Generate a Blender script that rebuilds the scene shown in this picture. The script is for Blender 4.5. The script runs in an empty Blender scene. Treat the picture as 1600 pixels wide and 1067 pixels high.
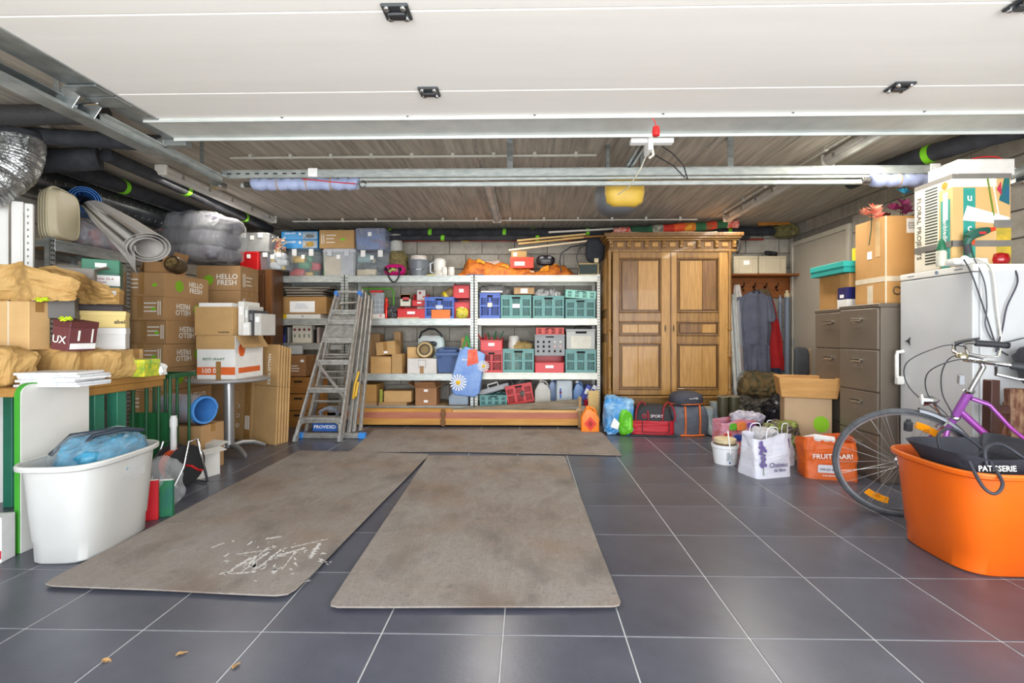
import bpy, bmesh, math, random
from mathutils import Vector, Matrix, noise
PI = math.pi
S = bpy.context.scene
COL = S.collection
RAD = math.radians
# ------------------------------------------------------------------ camera, sky, sun, exposure
CH, FP = 1.11, 755.0                       # camera height, focal length in pixels of the 1600 wide photo
TH = math.atan(16 / FP)
cd = bpy.data.cameras.new('camera'); cam = bpy.data.objects.new('camera', cd); COL.objects.link(cam)
cd.sensor_width = 36; cd.lens = FP / 1600 * 36; cd.clip_start = .05
cd.shift_x = -8 / 1600; cd.shift_y = -12.5 / 1600
cam.location = (0, 0, CH); cam.rotation_euler = (PI / 2, 0, TH)
S.camera = cam
W = bpy.data.worlds.new('sky'); S.world = W; W.use_nodes = True
bg = W.node_tree.nodes['Background']; bg.inputs[0].default_value = (.86, .93, 1, 1); bg.inputs[1].default_value = 2.2
def light(name, kind, loc, rot, energy, color=(1, 1, 1), **k):
    l = bpy.data.lights.new(name, kind); l.energy = energy; l.color = color
    for a, b in k.items(): setattr(l, a, b)
    o = bpy.data.objects.new(name, l); COL.objects.link(o); o.location = loc; o.rotation_euler = rot
    return o
light('sun', 'SUN', (0, -3, 6), (RAD(28), 0, RAD(0)), 7.0, (1, .95, .86), angle=RAD(1))
light('doorway_daylight_fill', 'AREA', (.6, -1.6, 1.1), (RAD(99), 0, 0), 280, (.93, .96, 1), shape='RECTANGLE', size=6.0, size_y=2.4)  # area light added at the doorway to boost the daylight from the sky
for lx, ly in ((-3.12, 4.95), (-.37, 5.05), (2.42, 5.05), (2.42, 3.1)):
    light('added_ceiling_fill', 'AREA', (lx, ly, 2.44), (0, 0, 0), 12 if lx < -3 else 26, (1, .93, .82), shape='RECTANGLE', size=.12, size_y=1.7)  # soft fill added below the tubes, which are unlit themselves
S.view_settings.view_transform = 'Standard'; S.view_settings.look = 'None'
S.view_settings.gamma = 1; S.view_settings.use_curve_mapping = False; S.view_settings.exposure = 0.2
S.cycles.max_bounces = 10; S.cycles.transparent_max_bounces = 12

# ------------------------------------------------------------------ pixel rays to points in the place
CT_, ST_ = math.cos(TH), math.sin(TH)
def P(u, v, Y):
    k = (u - 808) / FP; X = Y * (k * CT_ - ST_) / (CT_ + k * ST_); d = Y * CT_ - X * ST_
    return Vector((X, Y, CH - (v - 521) * d / FP))
def PZ(u, v, z=0.0):
    d = (CH - z) * FP / (v - 521); xc = (u - 808) / FP * d
    return Vector((xc * CT_ - d * ST_, xc * ST_ + d * CT_, z))
def PX(u, v, X):
    k = (u - 808) / FP; Y = X * (CT_ + k * ST_) / (k * CT_ - ST_)
    return P(u, v, Y)
def F(u0, v0, u1, v1, Y, z=None):
    a = P(u0, v1, Y); b = P(u1, v0, Y); zz = a.z if z is None else z
    return Vector(((a.x + b.x) / 2, Y, zz)), b.x - a.x, b.z - zz

# ------------------------------------------------------------------ materials
def lin(h):
    h = h.lstrip('#')
    def f(c): c /= 255; return c / 12.92 if c <= .04045 else ((c + .055) / 1.055) ** 2.4
    return tuple(f(int(h[i:i + 2], 16)) for i in (0, 2, 4)) + (1,)
MC = {}
def mat(c, r=.6, metal=0, var=.12, sc=6, bump=0, bs=60, st3=(1, 1, 1), alpha=1, c2=None, t=0, coat=0, obv=0, thr=.5, key=None):
    """procedural material: two tones mixed by noise, optional grain stretch, bump, clear film"""
    k = key or (c, r, metal, var, sc, bump, bs, st3, alpha, c2, t, coat, obv, thr)
    if k in MC: return MC[k]
    m = bpy.data.materials.new('surface'); m.use_nodes = True; MC[k] = m
    nt = m.node_tree; N = nt.nodes; L = nt.links; b = N['Principled BSDF']
    tc = N.new('ShaderNodeTexCoord'); mp = N.new('ShaderNodeMapping'); L.new(tc.outputs['Object'], mp.inputs[0]); mp.inputs['Scale'].default_value = st3
    a = lin(c)
    if c2: d = lin(c2)
    else: d = tuple(x * (1 - var * 1.6) for x in a[:3]) + (1,); a = tuple(min(1, x * (1 + var * .5)) for x in a[:3]) + (1,)
    nz = N.new('ShaderNodeTexNoise'); nz.inputs['Scale'].default_value = sc; nz.inputs['Detail'].default_value = 6; nz.inputs['Roughness'].default_value = .6
    L.new(mp.outputs[0], nz.inputs['Vector'])
    rp = N.new('ShaderNodeValToRGB'); rp.color_ramp.elements[0].position = thr - .18; rp.color_ramp.elements[1].position = thr + .18
    rp.color_ramp.elements[0].color = a; rp.color_ramp.elements[1].color = d
    L.new(nz.outputs[0], rp.inputs[0]); out = rp.outputs[0]
    if obv:
        oi = N.new('ShaderNodeObjectInfo'); hs = N.new('ShaderNodeHueSaturation'); mr = N.new('ShaderNodeMapRange')
        mr.inputs[3].default_value = 1 - obv; mr.inputs[4].default_value = 1 + obv
        L.new(oi.outputs['Random'], mr.inputs[0]); L.new(mr.outputs[0], hs.inputs['Value']); L.new(out, hs.inputs['Color']); out = hs.outputs[0]
    L.new(out, b.inputs['Base Color'])
    b.inputs['Roughness'].default_value = r; b.inputs['Metallic'].default_value = metal
    if coat: b.inputs['Coat Weight'].default_value = coat
    if t: b.inputs['Transmission Weight'].default_value = t; b.inputs['IOR'].default_value = 1.1
    if alpha < 1: b.inputs['Alpha'].default_value = alpha
    if bump:
        n2 = N.new('ShaderNodeTexNoise'); n2.inputs['Scale'].default_value = bs; n2.inputs['Detail'].default_value = 3
        L.new(mp.outputs[0], n2.inputs['Vector'])
        bp = N.new('ShaderNodeBump'); bp.inputs['Strength'].default_value = bump; bp.inputs['Distance'].default_value = .01
        L.new(n2.outputs[0], bp.inputs['Height']); L.new(bp.outputs[0], b.inputs['Normal'])
    return m
def plastic(c, r=.35, **k): return mat(c, r, var=.05, sc=5, **k)
def paper(c, r=.8): return mat(c, r, var=.05, sc=10)
CARD = mat('c09a66', .8, var=.1, sc=4, bump=.1, bs=30, obv=.1)
CARD2 = mat('b28d62', .8, var=.12, sc=4, bump=.1, bs=30, obv=.1)
CARDL = mat('d8b078', .8, var=.1, sc=5, obv=.08)
TAPE = mat('a37a45', .3, var=.08, sc=9)
CTAPE = mat('e0d4bc', .25, var=.08, sc=9)
WHITE = paper('f0efec'); LABEL = paper('fbfbf8', .6)
INK = paper('26262a', .7); WINK = paper('f4f2ea')
GALV = mat('b9bdbc', .38, .75, c2='8f9696', sc=9, st3=(1, 1, 3), bump=.05)
GALVL = mat('cdd0cb', .42, .55, c2='a9b1ae', sc=12, st3=(1, 1, 4))
STEELW = mat('d9dad0', .45, .2, var=.1, sc=8)
CHROME = mat('d8dadc', .15, 1, var=.06)
ALU = mat('b9b7b2', .42, .6, c2='928f89', sc=20, bump=.05)
BLACKP = mat('1e1f22', .45, var=.2, sc=9)
RUBBER = mat('2b2b2e', .7, var=.2, sc=9)
DARK = mat('0d0d0e', .9, var=.1)
FILM = mat('e6eaec', .1, var=.05, sc=12, alpha=.2, bump=.5, bs=22)
FILM2 = mat('dfe4e8', .1, var=.05, sc=12, alpha=.12, bump=.6, bs=18)
CLEAR = mat('c8d2d8', .12, var=.05, alpha=.13)
STIFF = mat('d6d9d5', .45, .25, c2='c3c8c5', sc=7, st3=(1, 1, 4))
GREENT = plastic('7ed321', .5)
OAK = mat('98702f', .42, c2='744d1e', sc=3, st3=(14, 14, 1.2), bump=.12, bs=20, coat=.15)
OAKL = mat('b58846', .42, c2='9a6f34', sc=4, st3=(14, 14, 1.2), bump=.12, bs=20, coat=.15)
OAKD = mat('835c2a', .42, c2='5e3c18', sc=3, st3=(14, 14, 1.2), bump=.12, bs=20, coat=.15)
PINE = mat('d9a75f', .55, c2='bd8340', sc=3, st3=(1, 12, 12), bump=.08, obv=.08)
PLY = mat('cfa66c', .6, c2='b98c52', sc=3, st3=(1.2, 14, 14), obv=.06)
REDP, BLUEP, TEALP, TEALL = plastic('cf1e22'), plastic('3f5db0'), plastic('5f9490'), plastic('86c9b8')
GREYP = plastic('9a9c9e', .45); ORANGEP = plastic('f0720f', .4)

# ------------------------------------------------------------------ mesh builder
class B:
    def __init__(s): s.v, s.f, s.m = [], [], []
    def add(s, vs, fs, mi=0):
        n = len(s.v); s.v += [Vector(a) for a in vs]; s.f += [tuple(n + i for i in f) for f in fs]; s.m += [mi] * len(fs); return s
    def box(s, x0, y0, z0, x1, y1, z1, M=None, mi=0):
        vs = [Vector((x, y, z)) for z in (z0, z1) for y in (y0, y1) for x in (x0, x1)]
        if M: vs = [M @ a for a in vs]
        return s.add(vs, [(0, 2, 3, 1), (4, 5, 7, 6), (0, 1, 5, 4), (2, 6, 7, 3), (0, 4, 6, 2), (1, 3, 7, 5)], mi)
    def bar(s, p, q, w, t, up=(0, 0, 1), mi=0):
        p, q = Vector(p), Vector(q); d = (q - p).normalized(); u = Vector(up)
        a = d.cross(u)
        if a.length < 1e-4: a = d.cross(Vector((0, 1, 0)))
        a.normalize(); c = a.cross(d).normalized(); a *= w / 2; c *= t / 2
        vs = [e + i * a + j * c for e in (p, q) for i, j in ((-1, -1), (1, -1), (1, 1), (-1, 1))]
        return s.add(vs, [(3, 2, 1, 0), (4, 5, 6, 7), (0, 1, 5, 4), (1, 2, 6, 5), (2, 3, 7, 6), (3, 0, 4, 7)], mi)
    def loft(s, rings, closed=True, caps=(1, 1), mi=0):
        n = len(rings[0]); vs = [a for r in rings for a in r]; fs = []
        for i in range(len(rings) - 1):
            for j in range(n if closed else n - 1):
                k = (j + 1) % n; fs.append((i * n + j, i * n + k, (i + 1) * n + k, (i + 1) * n + j))
        if caps[0]: fs.append(tuple(range(n))[::-1])
        if caps[1]: fs.append(tuple((len(rings) - 1) * n + j for j in range(n)))
        return s.add(vs, fs, mi)
    def tube(s, pts, r, n=8, closed=False, caps=(1, 1), mi=0):
        pts = [Vector(p) for p in pts]; R = []; up = None; m = len(pts)
        for i, p in enumerate(pts):
            a = pts[(i - 1) % m] if closed or i else p; b = pts[(i + 1) % m] if closed or i < m - 1 else p
            d = (b - a).normalized()
            if up is None:
                up = d.orthogonal().normalized()
            up = (up - d * up.dot(d)); up = up.normalized() if up.length > 1e-5 else d.orthogonal().normalized()
            w = d.cross(up); rr = r[i] if isinstance(r, (list, tuple)) else r
            R.append([p + rr * (math.cos(2 * PI * k / n) * up + math.sin(2 * PI * k / n) * w) for k in range(n)])
        if closed: R.append(R[0]); caps = (0, 0)
        return s.loft(R, caps=caps, mi=mi)
    def cyl(s, p, q, r, r2=None, n=16, mi=0): return s.tube([p, q], [r, r if r2 is None else r2], n, mi=mi)
    def lathe(s, prof, n=20, c=(0, 0, 0), caps=(1, 1), M=None, mi=0):
        R = [[Vector((r * math.cos(2 * PI * k / n), r * math.sin(2 * PI * k / n), z)) for k in range(n)] for r, z in prof]
        R = [[(M @ a if M else a) + Vector(c) for a in r] for r in R]
        return s.loft(R, caps=caps, mi=mi)
    def prism(s, poly, d0, d1, axis='y', mi=0):
        f = {'y': lambda a, b, t: (a, t, b), 'x': lambda a, b, t: (t, a, b), 'z': lambda a, b, t: (a, b, t)}[axis]
        return s.loft([[Vector(f(a, b, t)) for a, b in poly] for t in (d0, d1)], mi=mi)
    def surf(s, fn, nu, nv, cu=False, mi=0):
        vs = [Vector(fn(i / nu, j / nv)) for j in range(nv + 1) for i in range(nu if cu else nu + 1)]
        w = nu if cu else nu + 1
        return s.add(vs, [(j * w + i, j * w + (i + 1) % w, (j + 1) * w + (i + 1) % w, (j + 1) * w + i) for j in range(nv) for i in range(nu)], mi)
    def mul(s, M):
        s.v = [M @ a for a in s.v]; return s
def mesh(b, ms, bv=0, sm=0, seg=1, dbl=0):
    me = bpy.data.meshes.new('mesh'); me.from_pydata([tuple(a) for a in b.v], [], b.f)
    me.polygons.foreach_set('material_index', b.m)
    bm = bmesh.new(); bm.from_mesh(me)
    if dbl: bmesh.ops.remove_doubles(bm, verts=bm.verts, dist=dbl)
    bmesh.ops.recalc_face_normals(bm, faces=bm.faces)
    if bv:
        es = [e for e in bm.edges if len(e.link_faces) == 2 and e.calc_face_angle(0) > .7]
        bmesh.ops.bevel(bm, geom=es, offset=bv, segments=seg, affect='EDGES', profile=.6, clamp_overlap=True)
    bm.to_mesh(me); bm.free()
    for m in (ms if isinstance(ms, (list, tuple)) else [ms]): me.materials.append(m)
    if sm: me.polygons.foreach_set('use_smooth', [True] * len(me.polygons)); me.set_sharp_from_angle(angle=RAD(sm if sm > 1 else 40))
    me.update(); return me
def T(name, label, cat, loc=(0, 0, 0), rz=0, group=None, rot=None):
    o = bpy.data.objects.new(name, None); COL.objects.link(o); o.location = loc; o.empty_display_size = .05
    o.rotation_euler = rot or (0, 0, RAD(rz)); o['label'] = label; o['category'] = cat
    if group: o['group'] = group
    return o
def part(name, b, m, parent=None, bv=0, sm=0, lab=None, loc=None, rot=None, seg=1, stuff=0, dbl=0):
    me = b if isinstance(b, bpy.types.Mesh) else mesh(b, m, bv, sm, seg, dbl)
    o = bpy.data.objects.new(name, me); COL.objects.link(o)
    if parent: o.parent = parent
    if loc is not None: o.location = loc
    if rot is not None: o.rotation_euler = rot
    if lab: o['label'] = lab
    if stuff: o['kind'] = 'stuff'
    return o
def solo(name, b, m, label, cat, loc=(0, 0, 0), rz=0, group=None, **k):
    o = part(name, b, m, None, loc=loc, rot=(0, 0, RAD(rz)), **k); o['label'] = label; o['category'] = cat
    if group: o['group'] = group
    return o
def struct(name, b, m, **k):
    o = part(name, b, m, **k); o['kind'] = 'structure'; return o
def dup(o, loc, rz=None, label=None, group=None, parent=None):
    r = o.copy(); COL.objects.link(r)
    if parent is not None: r.parent = parent
    if loc is not None: r.location = loc
    if rz is not None: r.rotation_euler = (0, 0, RAD(rz))
    if label: r['label'] = label
    if group: r['group'] = group
    for ch in list(o.children): dup(ch, None, parent=r)
    return r
TC = {}
def text(par, s, size, m, loc, rot=(90, 0, 0), name='lettering', align='CENTER', ls=1.0):
    k = (s, size, align, ls, m.name)
    if k not in TC:
        c = bpy.data.curves.new('t', 'FONT'); c.body = s; c.size = size; c.align_x = align; c.align_y = 'CENTER'; c.extrude = .0004; c.resolution_u = 2
        c.space_line = ls; c.offset = size * .012
        o = bpy.data.objects.new('t', c); COL.objects.link(o)
        dg = bpy.context.evaluated_depsgraph_get(); me = bpy.data.meshes.new_from_object(o.evaluated_get(dg)); me.materials.clear(); me.materials.append(m)
        bpy.data.objects.remove(o); TC[k] = me
    return part(name, TC[k], m, par, loc=loc, rot=tuple(RAD(a) for a in rot))
def cr(pts, k=6, closed=False):
    pts = [Vector(p) for p in pts]; o = []; n = len(pts)
    for i in range(n if closed else n - 1):
        a, b, c, d = (pts[(i + j) % n] if closed else pts[min(max(i + j, 0), n - 1)] for j in (-1, 0, 1, 2))
        for t in [q / k for q in range(k)]: o.append(.5 * ((2 * b) + (c - a) * t + (2 * a - 5 * b + 4 * c - d) * t * t + (3 * b - a - 3 * c + d) * t ** 3))
    return o if closed else o + [pts[-1]]
def nz(p, s=1.0, seed=0.0): return noise.noise(Vector(p) * s + Vector((seed * 7.3, seed * 3.1, seed * 1.7)))
def sup(a, w, d, e=.5):
    c, s_ = math.cos(a), math.sin(a)
    return (w * abs(c) ** e * (1 if c >= 0 else -1), d * abs(s_) ** e * (1 if s_ >= 0 else -1))
def blob(w, d, h, seed=0, amp=.02, fr=9, e=.6, ez=.6, nu=32, nv=16, b=None, c=(0, 0, 0)):
    """soft lumpy volume standing on z=0, centred on x,y"""
    b = b or B(); R = []
    for j in range(nv + 1):
        ph = -PI / 2 + PI * j / nv; cz, sz = abs(math.cos(ph)) ** ez, (abs(math.sin(ph)) ** ez) * (1 if ph > 0 else -1)
        r = []
        for i in range(nu):
            x, y = sup(2 * PI * i / nu, w / 2 * max(cz, .02), d / 2 * max(cz, .02), e)
            z = h / 2 + h / 2 * sz; p = Vector((x, y, z))
            k = amp * (nz(p, fr, seed) + .6 * abs(nz(p, fr * 2.3, seed + 5)) + .3 * nz(p, fr * 5, seed))
            q = p + Vector((x / max(w, .01), y / max(d, .01), (z - h / 2) / max(h, .01))) * 2 * k
            q.z = max(q.z, 0); r.append(q + Vector(c))
        R.append(r)
    return b.loft(R)
def arc(c, r, a0, a1, n, plane='xz'):
    o = []
    for i in range(n + 1):
        a = RAD(a0 + (a1 - a0) * i / n); x, y = r * math.cos(a), r * math.sin(a)
        o.append(Vector(c) + Vector({'xz': (x, 0, y), 'xy': (x, y, 0), 'yz': (0, x, y)}[plane]))
    return o
# ------------------------------------------------------------------ the room
XL, XR, YB, ZC, Y0 = -4.0, 3.57, 6.67, 2.555, .32
CONC = mat('97928a', .85, c2='7f7b73', sc=5, bump=.35, bs=35)
TILE = mat('4a4c56', .3, c2='5c5e69', sc=2.6, bump=.04, bs=60, obv=.05, thr=.55)
def floor_tiles():
    fl = struct('floor', B().box(XL - .1, Y0 - .05, -.12, XR + .1, YB + .1, -.002), mat('c6c6c4', .8, var=.1, sc=30))
    p = .4498; g = .0026
    cx = .36 - p * 10; cy = 1.779 - p * 4
    me = mesh(B().box(g, g, -.01, p - g, p - g, 0), TILE, .0015)
    for i in range(18):
        for j in range(16):
            x0, y0 = cx + i * p, cy + j * p; x1, y1 = x0 + p, y0 + p
            if x1 < XL + .03 or x0 > XR - .03 or y0 > YB - .03 or y1 < Y0: continue
            a, b_, c, d = max(x0, XL), min(x1, XR), max(y0, Y0), min(y1, YB)
            if (a, b_, c, d) == (x0, x1, y0, y1): part('floor_tile', me, None, fl, loc=(x0, y0, 0))
            else: part('floor_tile', B().box(a + g, c + g, -.01, b_ - g, d - g, 0), TILE, fl, bv=.0015)
floor_tiles()
struct('ground', B().box(-12, -14, -.2, 12, Y0 - .05, -.02), mat('a8a49c', .9, var=.15, sc=12, bump=.2))
BLK = mat('b6b0a4', .9, c2='9c968b', sc=9, bump=.6, bs=90, obv=.09)
MORT = mat('87827a', .95, var=.15, sc=20)
def block_wall(name, base, n_pts, along, origin, L, normal, hole=None):
    """blocks proud of a recessed mortar face; along/normal are unit axes"""
    w = struct(name, base, MORT)
    bw, bh, g, t = .45, .2, .006, .02
    def bx(l0, l1, z0, z1):
        b = B()
        a, c = Vector(origin) + Vector(along) * l0, Vector(origin) + Vector(along) * l1 + Vector(normal) * t
        b.box(min(a.x, c.x), min(a.y, c.y), z0, max(a.x, c.x), max(a.y, c.y), z1); return b
    full = None; rows = int(ZC / bh) + 1
    for r in range(rows):
        z0, z1 = r * bh + g, min((r + 1) * bh - g, ZC - .004)
        if z1 - z0 < .03: continue
        l = -bw / 2 if r % 2 else 0
        while l < L:
            a, c = max(l, 0) + g, min(l + bw, L) - g; l += bw
            if c - a < .04: continue
            if hole and a < hole[1] and c > hole[0] and z0 < hole[2]:
                if a < hole[0] - .03: c = hole[0] - .005
                elif c > hole[1] + .03: a = hole[1] + .005
                else: continue
            if abs(c - a - (bw - 2 * g)) < .001 and abs(z1 - z0 - (bh - 2 * g)) < .001:
                if full is None: full = mesh(bx(0, bw - 2 * g, 0, bh - 2 * g), BLK, .003)
                part('concrete_block', full, None, w, loc=Vector(along) * a + Vector((0, 0, z0)))
            else: part('concrete_block', bx(a, c, z0, z1), BLK, w, bv=.003)
    return w
t = .02
block_wall('wall_back', B().box(XL - .2, YB, -.1, XR + .2, YB + .2, ZC + .1), 0, (1, 0, 0), (XL, YB, 0), XR - XL, (0, -1, 0))
block_wall('wall_right', B().box(XR, Y0, -.1, XR + .2, YB, ZC + .1), 0, (0, -1, 0), (XR, YB - t, 0), YB - Y0 - t, (-1, 0, 0), hole=(YB - t - 6.56, YB - t - 5.36, 2.34))
block_wall('wall_left', B().box(XL - .2, Y0, -.1, XL, YB, ZC + .1), 0, (0, -1, 0), (XL, YB - t, 0), YB - Y0 - t, (1, 0, 0))
# concrete ceiling of long slabs running front to back
SLAB = mat('c6beb1', .9, c2='968f83', sc=3.2, st3=(9, .55, 1), bump=.4, bs=16, obv=.06, thr=.52)
ceil = struct('ceiling', B().box(XL - .2, Y0 - .25, ZC + .012, XR + .2, YB + .2, ZC + .25), mat('c9c6bd', .95, var=.3, sc=40))
x = XL; k = 0
while x < XR - .02:
    x1 = min(x + .6, XR)
    part('ceiling_slab', B().box(x + .007, Y0, ZC, x1 - .007, YB, ZC + .03), SLAB, ceil, bv=.006); x = x1
# lintel and front piers beside the opening
struct('wall_front', B().box(XL - .2, Y0 - .25, 2.33, XR + .2, Y0, ZC + .02).box(XL - .2, Y0 - .25, -.1, XL + .9, Y0, 2.33).box(XR - .06, Y0 - .25, -.1, XR + .2, Y0, 2.33), CONC)

# back room door in the right wall
DP = mat('b9b1a2', .5, var=.04, sc=3)
dr = struct('door_1', B().box(XR - .035, 5.42, 0, XR + .01, 6.5, 2.26), DP, bv=.003)
part('door_frame', B().box(XR - .05, 6.5, 0, XR + .01, 6.555, 2.32).box(XR - .05, 5.365, 0, XR + .01, 5.42, 2.32).box(XR - .05, 5.42, 2.262, XR + .01, 6.5, 2.32), mat('c8c1b2', .5, var=.05), dr, bv=.004)
for z in (.35, .95, 1.85): part('hinge', B().cyl((XR - .052, 6.49, z), (XR - .052, 6.49, z + .09), .012, n=10), GALV, dr, sm=1)
part('door_handle', B().box(XR - .045, 5.5, 1.02, XR - .036, 5.54, 1.22).tube([(XR - .04, 5.52, 1.15), (XR - .09, 5.52, 1.15), (XR - .09, 5.63, 1.15)], .009), CHROME, dr, sm=1)

# ------------------------------------------------------------------ overhead sectional door, open
def overhead_door():
    ZD = 2.31; DW = mat('f2efea', .5, c2='ebe8e2', sc=1.5, st3=(.3, 4, 1), bump=.03, bs=300)
    d = T('garage_door', 'white sectional overhead door pulled up flat under the ceiling', 'garage door', (.66, 2.97, ZD))
    L, R = -2.87, 2.8
    for i, (a, b) in enumerate(((-.585, 0), (-1.18, -.59), (-1.775, -1.185), (-2.37, -1.78))):
        s = part('door_section', B().box(L, a, 0, R, b, .04), DW, d, bv=.004)
        if i == 0: part('bottom_seal', B().box(L, b, .002, R, b + .012, .03), RUBBER, s, bv=.003)
    part('stiffener_bar', B().box(L + .06, -.315, -.012, R, -.075, 0).box(L + .06, -.08, -.03, R, -.07, -.012).box(L + .06, -.315, -.02, R, -.308, -.012), STIFF, d, bv=.002)
    for sx in (L, R - .15): part('side_stile', B().box(sx, -2.37, -.009, sx + .15, -.02, -.0005), GALV, d, bv=.002)
    sc = mesh(B().lathe([(.009, 0), (.009, -.004), (.004, -.008)], 8), CHROME, sm=1)
    for i in range(8): part('screw', sc, None, d, loc=(L + .15 + i * .7, -.318, 0))
    for y in (-1.78, -1.185, -.59):
        for hx in (-1.145, 1.145):
            h = part('hinge', B().box(hx - .05, y - .045, -.012, hx + .05, y + .045, 0).box(hx - .034, y - .012, -.022, hx + .034, y + .012, -.012), mat('5b5f63', .4, .8, var=.1), d, bv=.004)
            part('hinge_bolts', B().lathe([(.011, -.012), (.01, -.02), (.004, -.022)], 8, (hx - .03, y - .03, 0)).lathe([(.011, -.012), (.01, -.02), (.004, -.022)], 8, (hx + .03, y - .03, 0)).lathe([(.011, -.012), (.01, -.02), (.004, -.022)], 8, (hx - .03, y + .03, 0)).lathe([(.011, -.012), (.01, -.02), (.004, -.022)], 8, (hx + .03, y + .03, 0)), CHROME, h)
    for y in (-.6, -1.79):
        for sx in (-1, 1):
            cx = L + .05 if sx < 0 else R - .05
            h = part('roller_bracket', B().box(cx - .06, y - .11, -.02, cx + .1, y - .005, -.012).box(cx - .06, y + .005, -.02, cx + .1, y + .11, -.012).bar((cx - .06, y - .06, -.015), (cx - .1, y - .06, -.075), .1, .006, (0, 1, 0)).bar((cx - .06, y + .06, -.015), (cx - .1, y + .06, -.075), .1, .006, (0, 1, 0)), GALV, d, bv=.002)
            part('roller', B().cyl((cx - .15, y, -.05), (cx - .11, y, -.05), .024, n=16).cyl((cx - .11, y, -.05), (cx + .02, y, -.05), .006, n=8), CHROME, h, sm=1)
    part('bottom_bracket', B().box(L + .0, -.06, -.05, L + .12, .0, -.01).box(L - .04, -.05, -.05, L, -.02, .03).cyl((L - .06, -.035, -.02), (L - .02, -.035, -.02), .024), GALV, d, bv=.002)
overhead_door()
def tracks():
    t = T('door_track', 'long galvanised horizontal roller track of the overhead door, left side', 'rail', (-2.29, 2.0, 2.24))
    prof = [(-.05, -.03), (.05, -.03), (.05, -.01), (.044, -.024), (-.044, -.024), (-.044, .03), (.03, .03), (.03, .036), (-.05, .036)]
    part('channel', B().prism(prof, -1.5, 1.56), GALV, t, bv=.001)
    part('side_angle', B().box(.035, .5, .02, .07, 1.52, .028).box(.035, .5, -.02, .04, 1.52, .02), GALVL, t)
    for y in (.3, 1.35): part('hanger_strap', B().box(-.015, y, .036, .015, y + .004, .3).box(-.02, y - .02, .28, .02, y + .03, .3), GALV, t)
    part('end_bracket', B().box(-.04, 1.5, -.06, .05, 1.56, -.02).box(-.04, 1.5, .03, .05, 1.56, .05).box(.0, 1.44, -.07, .06, 1.5, -.05), CHROME, t, bv=.002)
    t2 = dup(t, (3.5, 2.0, 2.24), 0, 'galvanised roller track of the overhead door beside the right wall')
    sp = T('spring_bar', 'galvanised crossbar with coiled door springs in blue sleeves at both ends', 'spring bar', (0, 3.58, 2.28))
    part('crossbar', B().box(-2.3, 0, 0, 3.42, .05, .05).box(-2.3, -.004, .05, 3.42, .012, .056).box(-2.3, -.004, -.006, 3.42, .012, 0), GALVL, sp, bv=.002)
    part('lower_rail', B().box(-2.15, .0, -.075, 3.3, .03, -.045).box(-2.0, .0, -.03, 3.3, .02, -.012), GALVL, sp, bv=.002)
    sl = mesh(B().box(0, -.002, 0, .03, .0, .008), DARK)
    for i in range(9):
        part('slot', sl, None, sp, loc=(-2.25 + i * .07, -.0045, .022)); 
    for i in range(5): part('slot', sl, None, sp, loc=(3.1 + i * .07, -.0045, .022))
    for x in (-1.6, 2.96): part('clamp_plate', B().box(x - .035, -.016, -.002, x + .035, -.004, .062).lathe([(.012, 0), (.01, .01)], 8, (x, -.016, .03), M=Matrix.Rotation(PI / 2, 3, 'X')), WHITE, sp, bv=.002)
    SL = mat('a9b4d4', .5, c2='8d96b8', sc=8, alpha=.95)
    for x0, x1 in ((-2.06, -1.26), (2.5, 3.3)):
        n = 60; c = part('spring_sleeve', B().tube([(x0 + (x1 - x0) * i / n, 0, -.055 + .004 * math.sin(i)) for i in range(n + 1)], [.042 + .0035 * (i % 2) - (.004 if i % 9 == 0 else 0) for i in range(n + 1)], 16), SL, sp, sm=60)
        part('spring_end', B().tube([(x0 - .05, 0, -.055), (x0, 0, -.055)], .02).tube(arc((x1 + .03, 0, -.055), .025, 0, 330, 10), .006).tube([(x0 - .06 + .001 * i, .02 * math.cos(i), -.055 + .02 * math.sin(i)) for i in range(50)], .003, 5), mat('6b6864', .4, .8), c, sm=1)
        part('red_cord', B().tube([(x0 + (x1 - x0) * (.5 + .5 * i / 8), -.048 - .004 * math.sin(i), -.03 - .04 * i / 8 + .0 * i) for i in range(9)], .004, 6), plastic('c8202c'), c)
        part('retaining_tie', B().tube([(x0 + .2, .045 * math.cos(a), -.055 + .045 * math.sin(a)) for a in [2 * PI * i / 16 for i in range(16)]], .004, 5, closed=True).tube([(x0 + .42, .045 * math.cos(a), -.055 + .045 * math.sin(a)) for a in [2 * PI * i / 16 for i in range(16)]], .004, 5, closed=True).tube([(x0 + .6, .045 * math.cos(a), -.055 + .045 * math.sin(a)) for a in [2 * PI * i / 16 for i in range(16)]], .004, 5, closed=True), mat('b08d5a', .6), c)
    for x in (-.13, 1.5): part('hanger_strap', B().box(x - .022, .02, .056, x + .022, .024, ZC - 2.28).box(x - .022, -.03, ZC - 2.286, x + .022, .06, ZC - 2.281), GALV, sp)
    for x in (-.9, .4, 1.9): part('fixing_bolt', B().lathe([(.009, 0), (.006, .008)], 8, (x, -.004, .056)), CHROME, sp)
tracks()
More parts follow.
